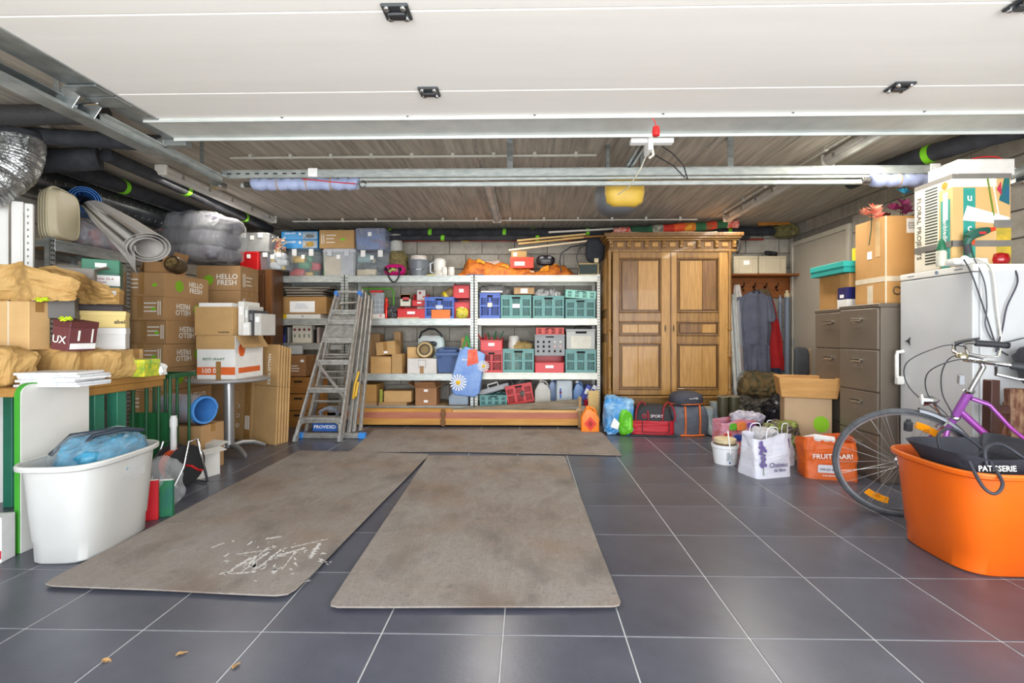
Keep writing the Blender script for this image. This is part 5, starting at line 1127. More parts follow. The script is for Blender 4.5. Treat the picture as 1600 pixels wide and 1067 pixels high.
# round pedestal table
g = T('pedestal_table', 'round grey bistro table on a steel column with curved feet', 'table', (-2.765, 4.42, 0))
part('table_top', B().lathe([(.315, .672), (.337, .68), (.342, .69), (.34, .698), (.33, .7)], 48), mat('a3a4a4', .4, .3, var=.05), g, sm=40)
part('column', B().lathe([(.045, .06), (.045, .66), (.08, .668)], 24), mat('b7b9ba', .35, .7, var=.08), g, sm=50)
for a in (-35, 55, 145, 235):
    c, s = math.cos(RAD(a)), math.sin(RAD(a)); part('foot', B().tube([(.03 * c, .03 * s, .07), (.12 * c, .12 * s, .085), (.22 * c, .22 * s, .07), (.3 * c, .3 * s, .035), (.33 * c, .33 * s, .018)], [.022, .022, .02, .018, .014], 10), mat('b2b4b6', .35, .7, var=.08), g, sm=60)
g = carton('white and orange printed carton with folded-out flaps on the round table', 'carton', (-2.775, 4.25, .7005), .345, .45, .39, paper('e9e8e4'), 0, open_=1, tapev=0, flap_a=(None, None, None, None))
text(g, 'BESTE GRAAFT', .03, mat('3d7a4a', .7), (-.02, -.002, .18)); 
part('orange_band', B().box(-.1725, -.0015, .04, .1725, 0, .11), mat('e0672a', .7), g); text(g, '100 01', .06, WINK, (-.05, -.0025, .075)); part('tape', B().box(-.0, -.003, .0, .045, -.0015, .16), TAPE, g)
part('orange_band', B().box(.1725, .05, .05, .174, .4, .1), mat('e0672a', .7), g); part('orange_dot', B().prism([(.1 + .05 * math.cos(a), .26 + .06 * math.sin(a)) for a in [k * PI / 9 for k in range(18)]], .1725, .174, 'x'), mat('e0672a', .7), g)
part('flap', B().box(-.172, -.012, .27, .172, -.004, .39), CARD, g, bv=.001); part('flap', B().box(0, 0, -.13, .006, .42, 0).mul(Matrix.Translation((.175, 0, .39)) @ Matrix.Rotation(RAD(-32), 4, 'Y')), CARD, g, bv=.001)
zc = .7005 + .392
p, w, h = F(303, 479, 363, 521, 4.27, zc)
g = carton('brown carton full of papers standing in the flapped carton', 'carton', (p.x, 4.28, zc - .0), w, .26, h, CARD, 0, open_=1, tapev=0, tape=0, flap_a=(None, None, None, None)); text(g, 'handleiding', .022, INK, (.09, -.002, .03))
solo('paper_stack', B().box(-w / 2 + .03, .01, h - .06, w / 2 - .02, .24, h + .035), WHITE, 'stack of white papers in the brown carton on the round table', 'papers', (p.x, 4.28, zc), bv=.002)
x = p.x + w / 2 + .012
for i, (hh, t, c, l) in enumerate(((.31, .055, 'e6e4de', 'white binder next to the brown carton on the table'), (.12, .06, 'eeece6', 'low white booklet stack before the grey binder'), (.27, .03, 'd0cdc6', 'pale binder second from the brown carton'), (.23, .045, '4a4a4c', 'dark grey binder leaning among the white ones'), (.2, .06, 'c9c6c0', 'rounded grey magazine box at the right of the binders'))):
    g = T('binder', l, 'binder', (x + t / 2, 4.3 + .035 * (i != 1), zc - .0), 0, 'binders on the round table'); part('cover', B().box(-t / 2, 0, 0, t / 2, .26, hh), paper('#' + c), g, bv=.004); part('spine_label', B().box(-t * .3, -.001, hh * .6, t * .3, 0, hh * .85), LABEL if i != 3 else mat('8a8a8a'), g)
    if i != 1: x += t + .006
# flattened cartons
for i in range(5):
    lab = ['front flattened delivery carton leaning by the round table', 'second flattened carton of the leaning bundle', 'third flattened carton of the leaning bundle', 'fourth flattened carton of the leaning bundle', 'rearmost flattened carton of the leaning bundle'][i]
    a = P(364, 695, 5.02 + .03 * i); b_ = P(430 + i * 4.5, 703, 4.74 + .035 * i); d = b_ - a; L = math.hypot(d.x, d.y)
    g = T('flattened_carton', lab, 'carton', (b_.x, b_.y, 0), math.degrees(math.atan2(d.y, d.x)), 'flattened cartons leaning by the table'); H = 1.0 - .01 * i
    g.rotation_euler = (RAD(-2.5), 0, math.atan2(d.y, d.x))
    for q in ((-L, 0, -L * .55, H), (-L * .55 + .002, 0, 0, H * .58), (-L * .55 + .002, H * .58 + .002, 0, H)): part('cardboard_panel', B().box(q[0], 0, q[1], q[2], .02, q[3]), CARD, g, bv=.003)
    if i == 0:
        text(g, 'HALLO VERS', .055, WINK, (-L * .2, -.002, .75), (90, 90, 0)); part('tape', B().box(-L * .75, -.0012, 0, -L * .6, 0, H), TAPE, g)
        part('green_dot', B().prism([(-L * .72 + .04 * math.cos(a), .86 + .05 * math.sin(a)) for a in [k * PI / 9 for k in range(18)]], -.0025, -.0013), mat('84bd1c', .8, var=.08), g)
        for k in range(3): part('printed_ring', B().tube([(-L * .9 + .02 * math.cos(a), -.001, .35 - .1 * k + .02 * math.sin(a)) for a in [j * PI / 6 for j in range(12)]], .003, 4, closed=True), WINK, g)
        part('printed_marks', B().box(-L * .72, -.0025, .12, -L * .7, -.0013, .26).box(-L * .68, -.0025, .12, -L * .66, -.0013, .26).box(-L * .64, -.0025, .12, -L * .62, -.0013, .26), WINK, g)
# old brown cabinet between cartons and shelves
p, w, h = F(384, 421, 427, 700, 5.8, 0)
g = T('brown_cabinet', 'dark brown wooden cabinet side standing left of the metal shelves', 'cabinet', (p.x - .0, 5.8, 0)); DW_ = mat('6b4424', .5, c2='4c2d15', sc=3, st3=(10, 10, 1))
part('carcass', B().box(-w / 2, 0, 0, w / 2, .24, h), DW_, g, bv=.004); part('front_post', B().box(w / 2 - .09, -.02, 0, w / 2 - .005, 0, h), mat('8a5a30', .5, c2='6d4421', sc=3, st3=(10, 10, 1)), g, bv=.004); part('raised_panel', B().box(-w / 2 + .02, -.014, h - .55, w / 2 - .11, 0, h - .06), DW_, g, bv=.006); part('raised_panel', B().box(-w / 2 + .02, -.014, .3, w / 2 - .11, 0, h - .62), DW_, g, bv=.006)
# ------------------------------------------------------------------ back shelves: everything standing on them
Z1, Z2, Z2a, Z3, Z3b, Z4 = 1.8405, 1.3005, .9905, .6055, .6205, .2005
def at(u0, v0, u1, v1, z=None, dy=.02): return F(u0, v0, u1, v1, YS + dy, z)
def zof(v, dy=.02): return P(650, v, YS + dy).z
GT = 'clear plastic storage boxes on top of the shelves'
# left end, on the brown cabinet
zc = F(384, 421, 427, 700, 5.8, 0)[2] + .001
p, w, h = F(373, 393, 404, 420, 5.81, zc); 
g = clearbox('red plastic storage box beside the plastic-wrapped cushions', (p.x, 5.81, zc), w, .23, h, REDP, REDP, tag=1, clips=0, group=GT)
za = zc + h + .001
p, w, h = F(404, 394, 447, 420, 5.81, zc); clearbox('clear box with white clips holding papers, next to the red box', (p.x, 5.81, zc), w, .23, h, fill=('c8ccd0', 'd8b840', '8a8f98'), seed=3); zb_ = zc + h + .001
p, w, h = F(366, 363, 419, 392, 5.81, za); clearbox('grey translucent box with white clips on top of the red box', (p.x + .01, 5.81, za), w, .23, h, mat('b9bcbc', .2, alpha=.6), fill=('6d6f72', 'a83838'), seed=4)
p, w, h = F(420, 367, 441, 392, 5.83, zb_)
g = T('peg_net', 'net bag of wooden clothes pegs between the grey box and blue toy boxes', 'peg bag', (p.x, 5.92, zb_)); random.seed(5)
for i in range(46):
    a, r, z = random.uniform(0, 6.28), random.uniform(.0, .08), random.uniform(.012, h - .02)
    part('clothes_peg', B().bar((-.03, 0, 0), (.03, 0, 0), .01, .012).mul(Matrix.Translation((r * math.cos(a), r * math.sin(a), z)) @ Matrix.Rotation(random.uniform(0, 3), 4, 'Z') @ Matrix.Rotation(random.uniform(-1, 1), 4, 'Y')), mat(['e0c49a', 'c89a78', 'b5645a', 'dcd4c8'][i % 4]), g)
# bay 1 top
p, w, h = at(447, 388, 500, 427, Z1); clearbox('clear storage box full of red, yellow and green toys', p, w, .4, h, fill=('c8283c', 'e8b830', '2f8a5a', 'd84a3a'), seed=7); zt = Z1 + h + .002
for i, l in enumerate(('lower of two blue toy boxes with a yellow digger picture', 'upper of two blue toy boxes with a racing car picture')):
    p, w, h = at(439, 372, 496, 386, zt)
    h = .107; g = T('toy_box', l, 'toy box', (p.x, YS + .03, zt + i * .11), 0, 'blue toy boxes on the clear box')
    part('box_body', B().box(-w / 2, 0, 0, w / 2, .3, h), mat('3193d6', .45, var=.04), g, bv=.002)
    part('picture_panel', B().box(w * .08, -.0015, .008, w * .48, 0, h - .01), mat('a9c4d8', .5, c2=['b88a2a', '7a7c80'][i], sc=26), g)
    text(g, 'playmobil', .036, WINK, (-w * .26, -.002, h * .77)); part('badge', B().box(-w * .02, -.0015, h * .55, w * .04, 0, h * .85), WINK, g)
    part('picture_figure', [blob(.09, .02, .05, 2, .006, 30, nu=16, nv=8).mul(Matrix.Translation((w * .28, 0, .03))), blob(.1, .02, .035, 2, .003, 20, nu=16, nv=8).mul(Matrix.Translation((w * .28, 0, .03)))][i], mat(['e0b020', '8a8a88'][i], .5, c2=['6a5a20', '35363a'][i], sc=40), g)
p, w, h = at(502, 388, 555, 427, Z1); g = clearbox('clear storage box with yellow and grey file panels', p, w, .4, h, mat('d8dde0', .2, alpha=.4), mat('c9ccd4', .3), fill=(), seed=8)
part('yellow_file', B().box(-w * .42, .02, .01, w * .05, .03, h * .72), plastic('e8bc2a', .5), g); part('green_file', B().box(-w * .46, .03, .01, -w * .4, .3, h * .8), plastic('2f9a4a', .5), g); part('grey_file', B().box(w * .02, .03, .01, w * .42, .04, h * .84), plastic('a9aec0', .5), g); zt = Z1 + h + .002
p, w, h = at(499, 359, 553, 387, zt); g = carton('brown delivery carton with white arrows on the yellow file box', 'carton', (p.x, p.y, zt), w, .36, h, CARD, tapev=0); part('printed_marks', B().box(-w * .44, -.0012, h * .25, -w * .42, 0, h * .75).box(-w * .38, -.0012, h * .25, -w * .36, 0, h * .75).box(-w * .3, -.0012, h * .3, -w * .05, 0, h * .35).box(-w * .3, -.0012, h * .5, -w * .08, 0, h * .55).box(-w * .3, -.0012, h * .68, -w * .02, 0, h * .73), WINK, g); part('green_emblem', B().box(w * .12, -.0012, h * .42, w * .24, 0, h * .54), GREENT, g)
p, w, h = at(554, 390, 608, 427, Z1); clearbox('clear storage box of dark and beige blocks, lower one beside the pink helmet', p, w, .4, h, fill=('d8c8a8', '4a5058', '8aa8a8', 'c8b898', '383c44'), seed=9); zt = Z1 + h + .002
p, w, h = at(553, 356, 602, 388, zt); g = clearbox('bluish clear storage box with a small red-roofed toy house inside', (p.x, p.y, zt), w, .38, h, mat('aab8d8', .15, alpha=.4), mat('8f94a8', .3), fill=('3f78c0', 'c83a3a', 'e8c8a0'), seed=11)
# bay 2 top
p, w, h = at(604, 365, 626, 395, None, .2); jar('frosted plastic canister standing behind the camouflage cap', (p.x, 6.38, Z1), .085, h + (p.z - Z1), mat('d9d8d2', .3, alpha=.75), name='canister')
p, w, h = at(607, 390, 634, 427, Z1, .1); CAMO = mat('8a7a4a', .8, c2='4c4a30', sc=22, bump=.3)
sack('crumpled camouflage cloth cap behind the pink helmet', 'cap', 'field_hat', (p.x, 6.2, Z1), w, .2, h * .95, CAMO, 3, .02, 14)
g = T('bike_helmet', 'pink child helmet with black straps hanging over the shelf edge', 'helmet', (P(615, 425, YS).x, YS + .06, Z1))
part('helmet_shell', blob(.27, .2, .15, 2, .004, 5, .9, .75, 32, 16), mat('d01878', .3, c2='a80f60', sc=9), g, sm=60)
for i in range(4): part('air_vent', blob(.04, .02, .05, 1, 0, 5, nu=12, nv=6).mul(Matrix.Translation((-.09 + .06 * i, -.1 + .012 * abs(i - 1.5), .05))), DARK, g, sm=60)
part('chin_strap', B().tube(cr([(-.07, -.09, .08), (-.05, -.11, -.02), (.0, -.115, -.085), (.04, -.115, -.08), (.08, -.1, .0), (.07, -.09, .1)]), .009, 6), BLACKP, g, sm=60)
part('padding', B().tube([(-.04, -.115, .04), (0, -.12, .07), (.05, -.11, .06)], .02, 8), mat('c8d86a', .6, c2='222222', sc=30), g, sm=60)
p, w, h = at(634, 405, 668, 427, Z1)
g = T('bucket', 'grey plastic bucket with a wire handle on the top shelf', 'bucket', (p.x, 6.2, Z1)); part('bucket_shell', B().lathe([(w * .4, 0), (w * .5, h * .92), (w * .53, h * .93), (w * .53, h), (w * .49, h), (w * .39, .01)], 28), mat('6d747c', .4, var=.06), g, sm=40); part('handle', B().tube([(w * .5, 0, h * .8), (w * .3, -w * .5, h * .35), (-.05, -w * .55, h * .4), (-w * .5, -.03, h * .85)], .004, 6), CHROME, g, sm=60)
solo('dotted_cloth', blob(w * .75, w * .75, .1, 4, .005, 12, 1, .4, 28, 10), mat('e6e0d8', .7, c2='8a5a5a', sc=60, thr=.62), 'white cloth with small dots stuffed into the grey bucket', 'cloth', (p.x, 6.2, Z1 + h * .85))
p, w, h = at(672, 398, 696, 427, Z1)
g = T('food_processor', 'white kitchen processor parts in the middle of the top shelf', 'appliance', (p.x, 6.2, Z1)); part('jug', B().lathe([(.06, .06), (.075, .08), (.08, .2), (.06, .23), (.03, .24)], 24), mat('e4e2dc', .3, var=.04), g, sm=50); part('base', B().lathe([(.09, 0), (.09, .03), (.07, .06)], 24), mat('d6d4cc', .35), g, sm=50); part('handle', B().tube([(-.07, 0, .19), (-.12, 0, .17), (-.12, 0, .06), (-.08, 0, .04)], .012, 8), mat('d9e0e8', .2), g, sm=60)
solo('plastic_disc', B().lathe([(.06, 0), (.062, .01), (.05, .015)], 24), mat('d8d070', .4), 'flat yellow lid lying in front of the white processor', 'lid', (P(673, 426, 6.1).x, 6.09, Z1), sm=50)
for i, (u, l) in enumerate(((694, 'white lidded jar, left of the pair beside the orange cloth'), (705, 'white lidded jar, right of the pair touching the orange cloth'))): jar(l, (P(u, 426, 6.15).x, 6.16, Z1), .042, .115, mat('e0dcd6', .35), name='white_jar')
# orange and gold cloth
OC = mat('cf7a1c', .7, c2='8a3a12', sc=17, bump=.4, bs=18)
pa, pb = P(712, 427, YS + .05), P(905, 427, YS + .05); Lc = pb.x - pa.x
g = T('orange_cloth', 'rumpled orange and gold patterned cloth spread along the top shelf', 'cloth', ((pa.x + pb.x) / 2, YS + .02, Z1))
def oc(s, t):
    x = (s - .5) * Lc; y = t * .4; b_ = max(0, math.sin(PI * min(1, t * 1.05))) ** .6
    h = .11 - .05 * s + .12 * math.exp(-((s - .15) / .1) ** 2) + .07 * math.exp(-((s - .35) / .12) ** 2) + .07 * math.exp(-((s - .85) / .12) ** 2)
    edge = min(1, s * 12, (1 - s) * 9)
    return (x, y + .01 * math.sin(s * 40) * (1 - t), max(.001, b_ * edge * (h + .05 * nz((s * 16, t * 6, 0), 1, 2) + .03 * abs(nz((s * 44, t * 12, 0))))))
part('cloth_sheet', B().surf(oc, 110, 18), OC, g, sm=70)
for s, t, r, c in ((.2, .3, .05, 'e8a020'), (.4, .25, .05, 'efa52a'), (.72, .2, .06, 'e9a12a'), (.83, .3, .05, 'f0b040'), (.3, .4, .03, 'e8ddc8'), (.62, .2, .03, 'e8ddc8')):
    x, y, z = oc(s, t); part('printed_patch', B().surf(lambda a, b: tuple(Vector(oc(s + (a - .5) * r * 1.2, t + (b - .5) * r * 4)) + Vector((0, -.006, .008))), 6, 6), mat(c, .7, c2='c8701c', sc=20), g)
p, w, h = at(742, 394, 795, 412, None, .2); sack('white and beige crumpled linen lying behind the orange cloth', 'linen', 'white_linen', (P(764, 410, 6.4).x, 6.47, Z1), .38, .13, .24, mat('dcd4cc', .8, c2='b08a7a', sc=9), 6, .03, 11)
zb2 = Z1 + .075
p, w, h = F(797, 402, 834, 419, 6.22, None)
g = shoebox('bright red shoe box with white label on the orange cloth', (p.x, 6.47 - .27, p.z), w, .22, h, mat('d83a1c', .5, var=.04), mat('e04420', .5, var=.04), stickers=((.4, .4, .13, .05),)); zs = p.z + h
p, w, h = F(799, 392, 823, 401, 6.28, zs); carton('small tan box with a white sticker on the red shoe box', 'carton', (p.x, 6.27, zs + .001), w, .14, h, mat('c8a468', .7), stickers=((.25, .5, .05, .05),), tapev=0)
p, w, h = F(838, 399, 867, 415, 6.25, None)
g = T('black_mask', 'black ribbed carnival mask lying on the orange cloth', 'mask', (p.x, 6.25, p.z)); part('mask_shell', blob(w, .14, h, 6, .006, 16, .8, .7, 32, 16), mat('26262a', .35, var=.2), g, sm=50)
for s in (-1, 1): part('eye_slot', blob(.05, .02, .03, 1, 0, 5, nu=12, nv=6).mul(Matrix.Translation((s * .05, -.07, h * .6))), mat('8a8a90', .3), g, sm=60)
for k in range(3): part('mask_rib', B().bar((-.06, -.075, .02 + .018 * k), (.06, -.075, .02 + .018 * k), .006, .006), mat('6a6a70', .4), g)
p, w, h = at(906, 410, 939, 427, Z1, .0)
g = T('framed_slate', 'small slate board in a pale wooden frame at the shelf end', 'slate', (p.x - .02, YS + .04, Z1), -4); part('slate_panel', B().box(-w / 2 + .01, .004, .01, w / 2 - .01, .01, h - .01), mat('28302e', .7, c2='3a4a46', sc=30), g)
for q in ((-w / 2, 0, w / 2, .018), (-w / 2, h - .018, w / 2, h), (-w / 2, .018, -w / 2 + .018, h - .018), (w / 2 - .018, .018, w / 2, h - .018)): part('frame_bar', B().box(q[0], 0, q[1], q[2], .016, q[3]), mat('b09a68', .6), g, bv=.002)
# blue cloth under orange
solo('blue_folder', B().box(-.1, 0, 0, .12, .3, .012), mat('2c4a78', .5), 'flat blue folder under the left end of the orange cloth', 'folder', (P(741, 427, YS).x, YS - .002, Z1 - .0), bv=.003)

# ---------------- bay 1 lower
p, w, h = at(429, 442, 520, 462, None); zl = zof(462)
g = T('paper_pile', 'untidy pile of flat papers and dishes on the carton, left bay', 'papers', (p.x, YS + .06, zl)); random.seed(8)
for i in range(11):
    c = ['8a7a64', 'd8cfc0', '2e2c2a', '9a8468', 'b8b0a0', '4a4038'][i % 6]; ww = w * random.uniform(.6, .98)
    part('sheet', B().box(-ww / 2, 0, 0, ww / 2, .34, .006).mul(Matrix.Translation((random.uniform(-.02, .02), random.uniform(-.02, .02), .011 * i)) @ Matrix.Rotation(RAD(random.uniform(-4, 4)), 4, 'Z')), mat(c, .7), g)
part('dish', B().lathe([(.1, 0), (.16, .03), (.17, .035), (.15, .03)], 28, (.02, .14, .06)), mat('c8bda8', .4), g, sm=50)
p, w, h = at(435, 462, 510, 489.5, None); g = carton('brown carton with a handwritten white sheet taped on its front', 'carton', (p.x, p.y, Z2 + .056), w, .42, h * .99, mat('ad8450', .8, var=.08), tapev=0, stickers=((.5, .42, .32, .14),)); 
for k in range(3): part('written_line', B().box(-.1 + .01 * k, -.0035, .075 + .025 * k, .08 - .02 * k, -.0025, .079 + .025 * k), mat('5a68a0', .8), g)
p, w, h = at(428, 490, 501, 497, Z2); g = T('long_box', 'flat long box, yellow at the left and white at the right', 'box', (p.x, YS + .01, Z2)); part('white_part', B().box(-w * .22, 0, 0, w / 2, .3, .053), paper('e2e0da'), g, bv=.002); part('yellow_part', B().box(-w / 2, 0, 0, -w * .22, .3, .053), plastic('e3c01e', .5), g, bv=.002); text(g, 'O', .04, mat('5a5a50', .7), (w * .12, -.002, .027))
carton('narrow brown carton half hidden by the ladder top', 'carton', (P(524, 490, 6.2).x, 6.2, Z2), .08, .3, .25, CARD, tapev=0)
# level 2a
g = T('blue_case', 'dark blue pen case beside the paper pile at the left shelf end', 'case', (P(438, 530, YS + .05).x, YS + .05, Z2a)); part('case_body', B().box(-.07, 0, 0, .07, .2, .2), mat('16233c', .5), g, bv=.006)
for k in range(7): part('pen', B().cyl((-.06 + .02 * k, -.006, 0), (-.06 + .02 * k, -.006, .1), .006, n=8), plastic('2030a8'), g)
p, w, h = at(455, 508, 485, 536, Z2a); g = T('puzzle_box', 'white box with four dark round holes on its front', 'box', (p.x, YS + .05, Z2a)); part('box_body', B().box(-w / 2, 0, 0, w / 2, .12, h), mat('dcd8c8', .6), g, bv=.003)
for k in range(4): part('round_hole', B().lathe([(.017, 0), (.016, .003)], 14, (-w / 2 + w * (k + .5) / 4, -.001, h * .75), M=Matrix.Rotation(PI / 2, 3, 'X')), mat('3a342c', .6, c2='a02838', sc=60), g); part('hole_tag', B().box(-w / 2 + w * (k + .35) / 4, -.0015, h * .3, -w / 2 + w * (k + .65) / 4, 0, h * .5), mat('9aa890', .7, c2='50584c', sc=50), g)
for i, (u, hh, c, l) in enumerate(((449, .2, 'cfcac0', 'pale thin book next to the dark blue case'), (490, .17, '2e2c2c', 'black book behind the ladder rail in the left bay'), (497, .2, 'b8a8a0', 'pale book at the right of the black one'))):
    solo('book', B().box(-.018, 0, 0, .018, .15, hh), paper(c), l, 'book', (P(u, 530, YS + .1).x, YS + .1, Z2a), bv=.003, group='books in the left bay')
solo('brown_board', B().box(-.2, 0, 0, .2, .3, .02), mat('8a5a28', .6), 'brown board lying on the lower shelf of the left bay', 'board', (P(455, 540, YS).x, YS - .01, Z2a - .03 + .0301), bv=.002) if 0 else None
# below: white panels, carton, wooden drawers
dz = .095
for i, l in enumerate(('lowest of three wooden crates behind the ladder foot', 'middle wooden crate behind the ladder foot', 'topmost wooden crate of three behind the ladder foot')):
    g = T('wooden_crate', l, 'crate', (P(467, 660, 5.68).x, 5.66, .0 + i * .2), 0, 'wooden crates behind the ladder'); WD = mat('b07a38', .55, c2='8c5a22', sc=2, st3=(1, 8, 8), obv=.08)
    part('crate_front', B().box(-.2, 0, 0, .2, .015, .19), WD, g, bv=.003)
    for s in (-1, 1): part('crate_side', B().box(min(s * .2, s * .185), .015, 0, max(s * .2, s * .185), .36, .19), WD, g, bv=.002)
    part('crate_back', B().box(-.185, .345, 0, .185, .36, .19), WD, g); part('crate_bottom', B().box(-.185, .015, .0, .185, .345, .01), WD, g); part('grip_slot', B().box(-.05, -.0015, .13, .05, 0, .15), DARK, g, bv=.001)
p, w, h = F(447, 571, 479, 603, 5.7, None); g = carton('brown delivery carton with white print on the wooden crates', 'carton', (p.x, 5.68, .6), w, .34, h, mat('9c6f44', .8, var=.08), tapev=0); part('printed_marks', B().box(-.05, -.001, .06, .04, 0, .07).box(-.05, -.001, .09, .05, 0, .1).box(-.05, -.001, .12, .03, 0, .13), WINK, g); part('label_sticker', B().box(.06, -.0012, .17, .1, 0, .2), LABEL, g)
for i, (u0, u1, v, l) in enumerate(((457, 478, 540, 'pale grey panel leaning behind the small carton'), (444, 455, 545, 'dark grey case beside the pale panel'))):
    p, w, h = F(u0, v, u1, 570, 5.85, .605 + h * .0); solo('panel', B().box(-w / 2, 0, 0, w / 2, .03, P(460, v, 5.85).z - .86), paper(['b8bab8', '5c5e60'][i]), l, 'panel', (p.x, 5.75, .86), bv=.004)

# ---------------- bay 2, level 2
g = T('wire_basket', 'bright green plastic basket rack standing behind the organiser box', 'basket', (P(592, 470, 6.35).x, 6.3, Z2)); w = .42; h = .4; GP = plastic('5aa82e', .45)
part('basket_rim', B().tube([(-w / 2, 0, h), (w / 2 - .03, 0, h), (w / 2, 0, h - .03), (w / 2, 0, .03), (w / 2 - .03, 0, 0.0135), (-w / 2, 0, .0135)], .013, 8, closed=True), GP, g, sm=60)
for i in range(12): part('basket_bar', B().box(-w / 2 + .034 * i, -.003, 0.02, -w / 2 + .034 * i + .005, .003, h), GP, g)
g = T('organiser_box', 'clear small-parts organiser with a red handle, next to the thermos', 'organiser', (P(590, 490, YS + .06).x, YS + .07, Z2 + .062)); part('organiser_case', B().box(-.085, 0, 0, .075, .06, .27), mat('b8c0c8', .2, alpha=.6), g, bv=.005)
for i in range(3): part('divider', B().box(-.08 + .05 * i, -.002, .02, -.075 + .05 * i, .0, .2), mat('d8dce0', .3), g); part('divider', B().box(-.08, -.002, .05 + .06 * i, .07, 0, .055 + .06 * i), mat('d8dce0', .3), g)
part('red_handle', B().box(-.1, -.01, .27, .06, .06, .295).box(-.06, -.01, .24, -.03, 0, .25), REDP, g, bv=.004)
carton('flat white box with a red arrow under the organiser', 'box', (P(590, 496, YS + .05).x, YS + .05, Z2), .18, .2, .06, paper('dedad6'), tapev=0, texts=(('<', .72, .5, .07, plastic('c02030')),), name='flat_box')
g = T('thermos_flask', 'tall red metal flask standing beside the organiser', 'flask', (P(603.5, 497, YS + .08).x, YS + .09, Z2)); part('flask_body', B().lathe([(.026, 0), (.028, .01), (.028, .18), (.018, .21), (.018, .22)], 18), mat('c8281c', .3, .5, var=.08), g, sm=50); part('cap', B().lathe([(.02, .22), (.02, .26), (.014, .265)], 18), mat('d03a2a', .3, .4), g, sm=50)
sack('jumble of black gloves and cord beside the red flask', 'gloves', 'black_gloves', (P(614, 497, 6.15).x, 6.16, Z2), .1, .14, .16, mat('26262a', .6, c2='a8a8a8', sc=40, thr=.66), 4, .03, 20)
def pin(kind, u0, v0, u1, v1, z, d, m, label, dy=.02, **k):
    p, w, h = at(u0, v0, u1, v1, z, dy)
    return carton(label, 'box' if 'name' in k else 'carton', p, w, d, h, m, **k) if kind is carton else kind(label, p, w, d, h, m, **k)
p, w, h = at(621, 482, 664, 497, Z2); bin_('wide red open-front bin with white label, under a second red bin', p, w, .34, .16, REDP, cut=.75)
p, w, h = at(641, 462, 664, 482, None); bin_('small red open-front bin stacked on the wide red bin', (p.x, p.y + .1, Z2 + .161), w, .22, h, REDP)
g = carton('white medicine pack with red and teal print in the red bins', 'box', (P(631, 482, 6.1).x, YS + .12, Z2 + .161), .13, .05, .15, paper('d8d4c4'), tapev=0, name='medicine_box', stickers=((.55, .6, .08, .05, plastic('c04040')), (.55, .45, .08, .02, TEALP)))
g = carton('white first-aid box with red cross marks standing behind the red bins', 'box', (P(658, 460, 6.3).x, 6.3, Z2), .11, .1, .38, paper('e4ddd8'), tapev=0, name='medicine_box'); part('red_cross', B().box(-.03, -.002, .33, .0, 0, .35).box(-.02, -.002, .32, -.01, 0, .36).box(.02, -.002, .28, .05, 0, .3), REDP, g)
solo('small_block', B().box(-.16, 0, 0, .12, .012, .014), mat('d8b488', .7), 'thin pale wooden strip before the red bins', 'strip', (P(640, 497, YS).x, YS + .004, Z2), bv=.002)
pin(crate, 664, 464, 709, 497, Z2, .36, mat('4f72c8', .4, c2='3c5cb0'), 'blue and white slatted crate standing before a paper bag', cells=(2, 1), sticker=mat('c8d4e8'))
p, w, h = at(674, 484, 704, 497, Z2); bin_('small orange bin full of cloth in front of the blue crate', (p.x, YS - .16 + .0, Z2), w, .14, h, ORANGEP, cut=.85) if 0 else shoebox('small orange tub in front of the blue crate', (p.x, YS + .0, Z2), w, .018, h, ORANGEP, plastic('f58a18'), lid=.12, name='orange_tub', cat='tub')
g = T('paint_can', 'brown paper-wrapped roll with a yellow band above the blue crate', 'can', (P(692, 465, 6.2).x, 6.22, Z2 + .27)); part('can_body', B().lathe([(.06, 0), (.062, .05), (.06, .16), (.055, .165)], 20, M=Matrix.Rotation(RAD(55), 3, 'Y')), mat('8f744c', .7), g, sm=50); part('yellow_band', B().lathe([(.0625, .03), (.0625, .07)], 20, M=Matrix.Rotation(RAD(55), 3, 'Y'), caps=(0, 0)), plastic('e0c820'), g, sm=50); part('inside_rim', B().lathe([(.05, -.001), (.035, -.002)], 20, M=Matrix.Rotation(RAD(55), 3, 'Y')), DARK, g)
jar('small clear spray jar left of the orange tub', (P(668, 497, YS + .0).x, YS + .012, Z2), .02, .085, mat('b8c0b8', .2), name='glass_jar') if 0 else None
p, w, h = at(708, 466, 734, 494, Z2, .1); bin_('lower red bin at the right end of the middle bay', (p.x, 6.15, Z2), w, .3, h, REDP, cut=.8); zz = Z2 + h
p, w, h = at(708, 441, 734, 465, zz, .1); bin_('upper red bin with white lettering at the right end of the middle bay', (p.x, 6.15, zz + .002), w, .3, h, REDP, cut=.8)
p, w, h = at(712, 480, 731, 497, Z2); sack('yellow plastic bag with green print before the stacked red bins', 'plastic bag', 'yellow_bag', (p.x, YS + .045, Z2), w, .085, h, mat('d8c43a', .4, c2='5a7a3a', sc=30, thr=.62), 3, .012, 18)
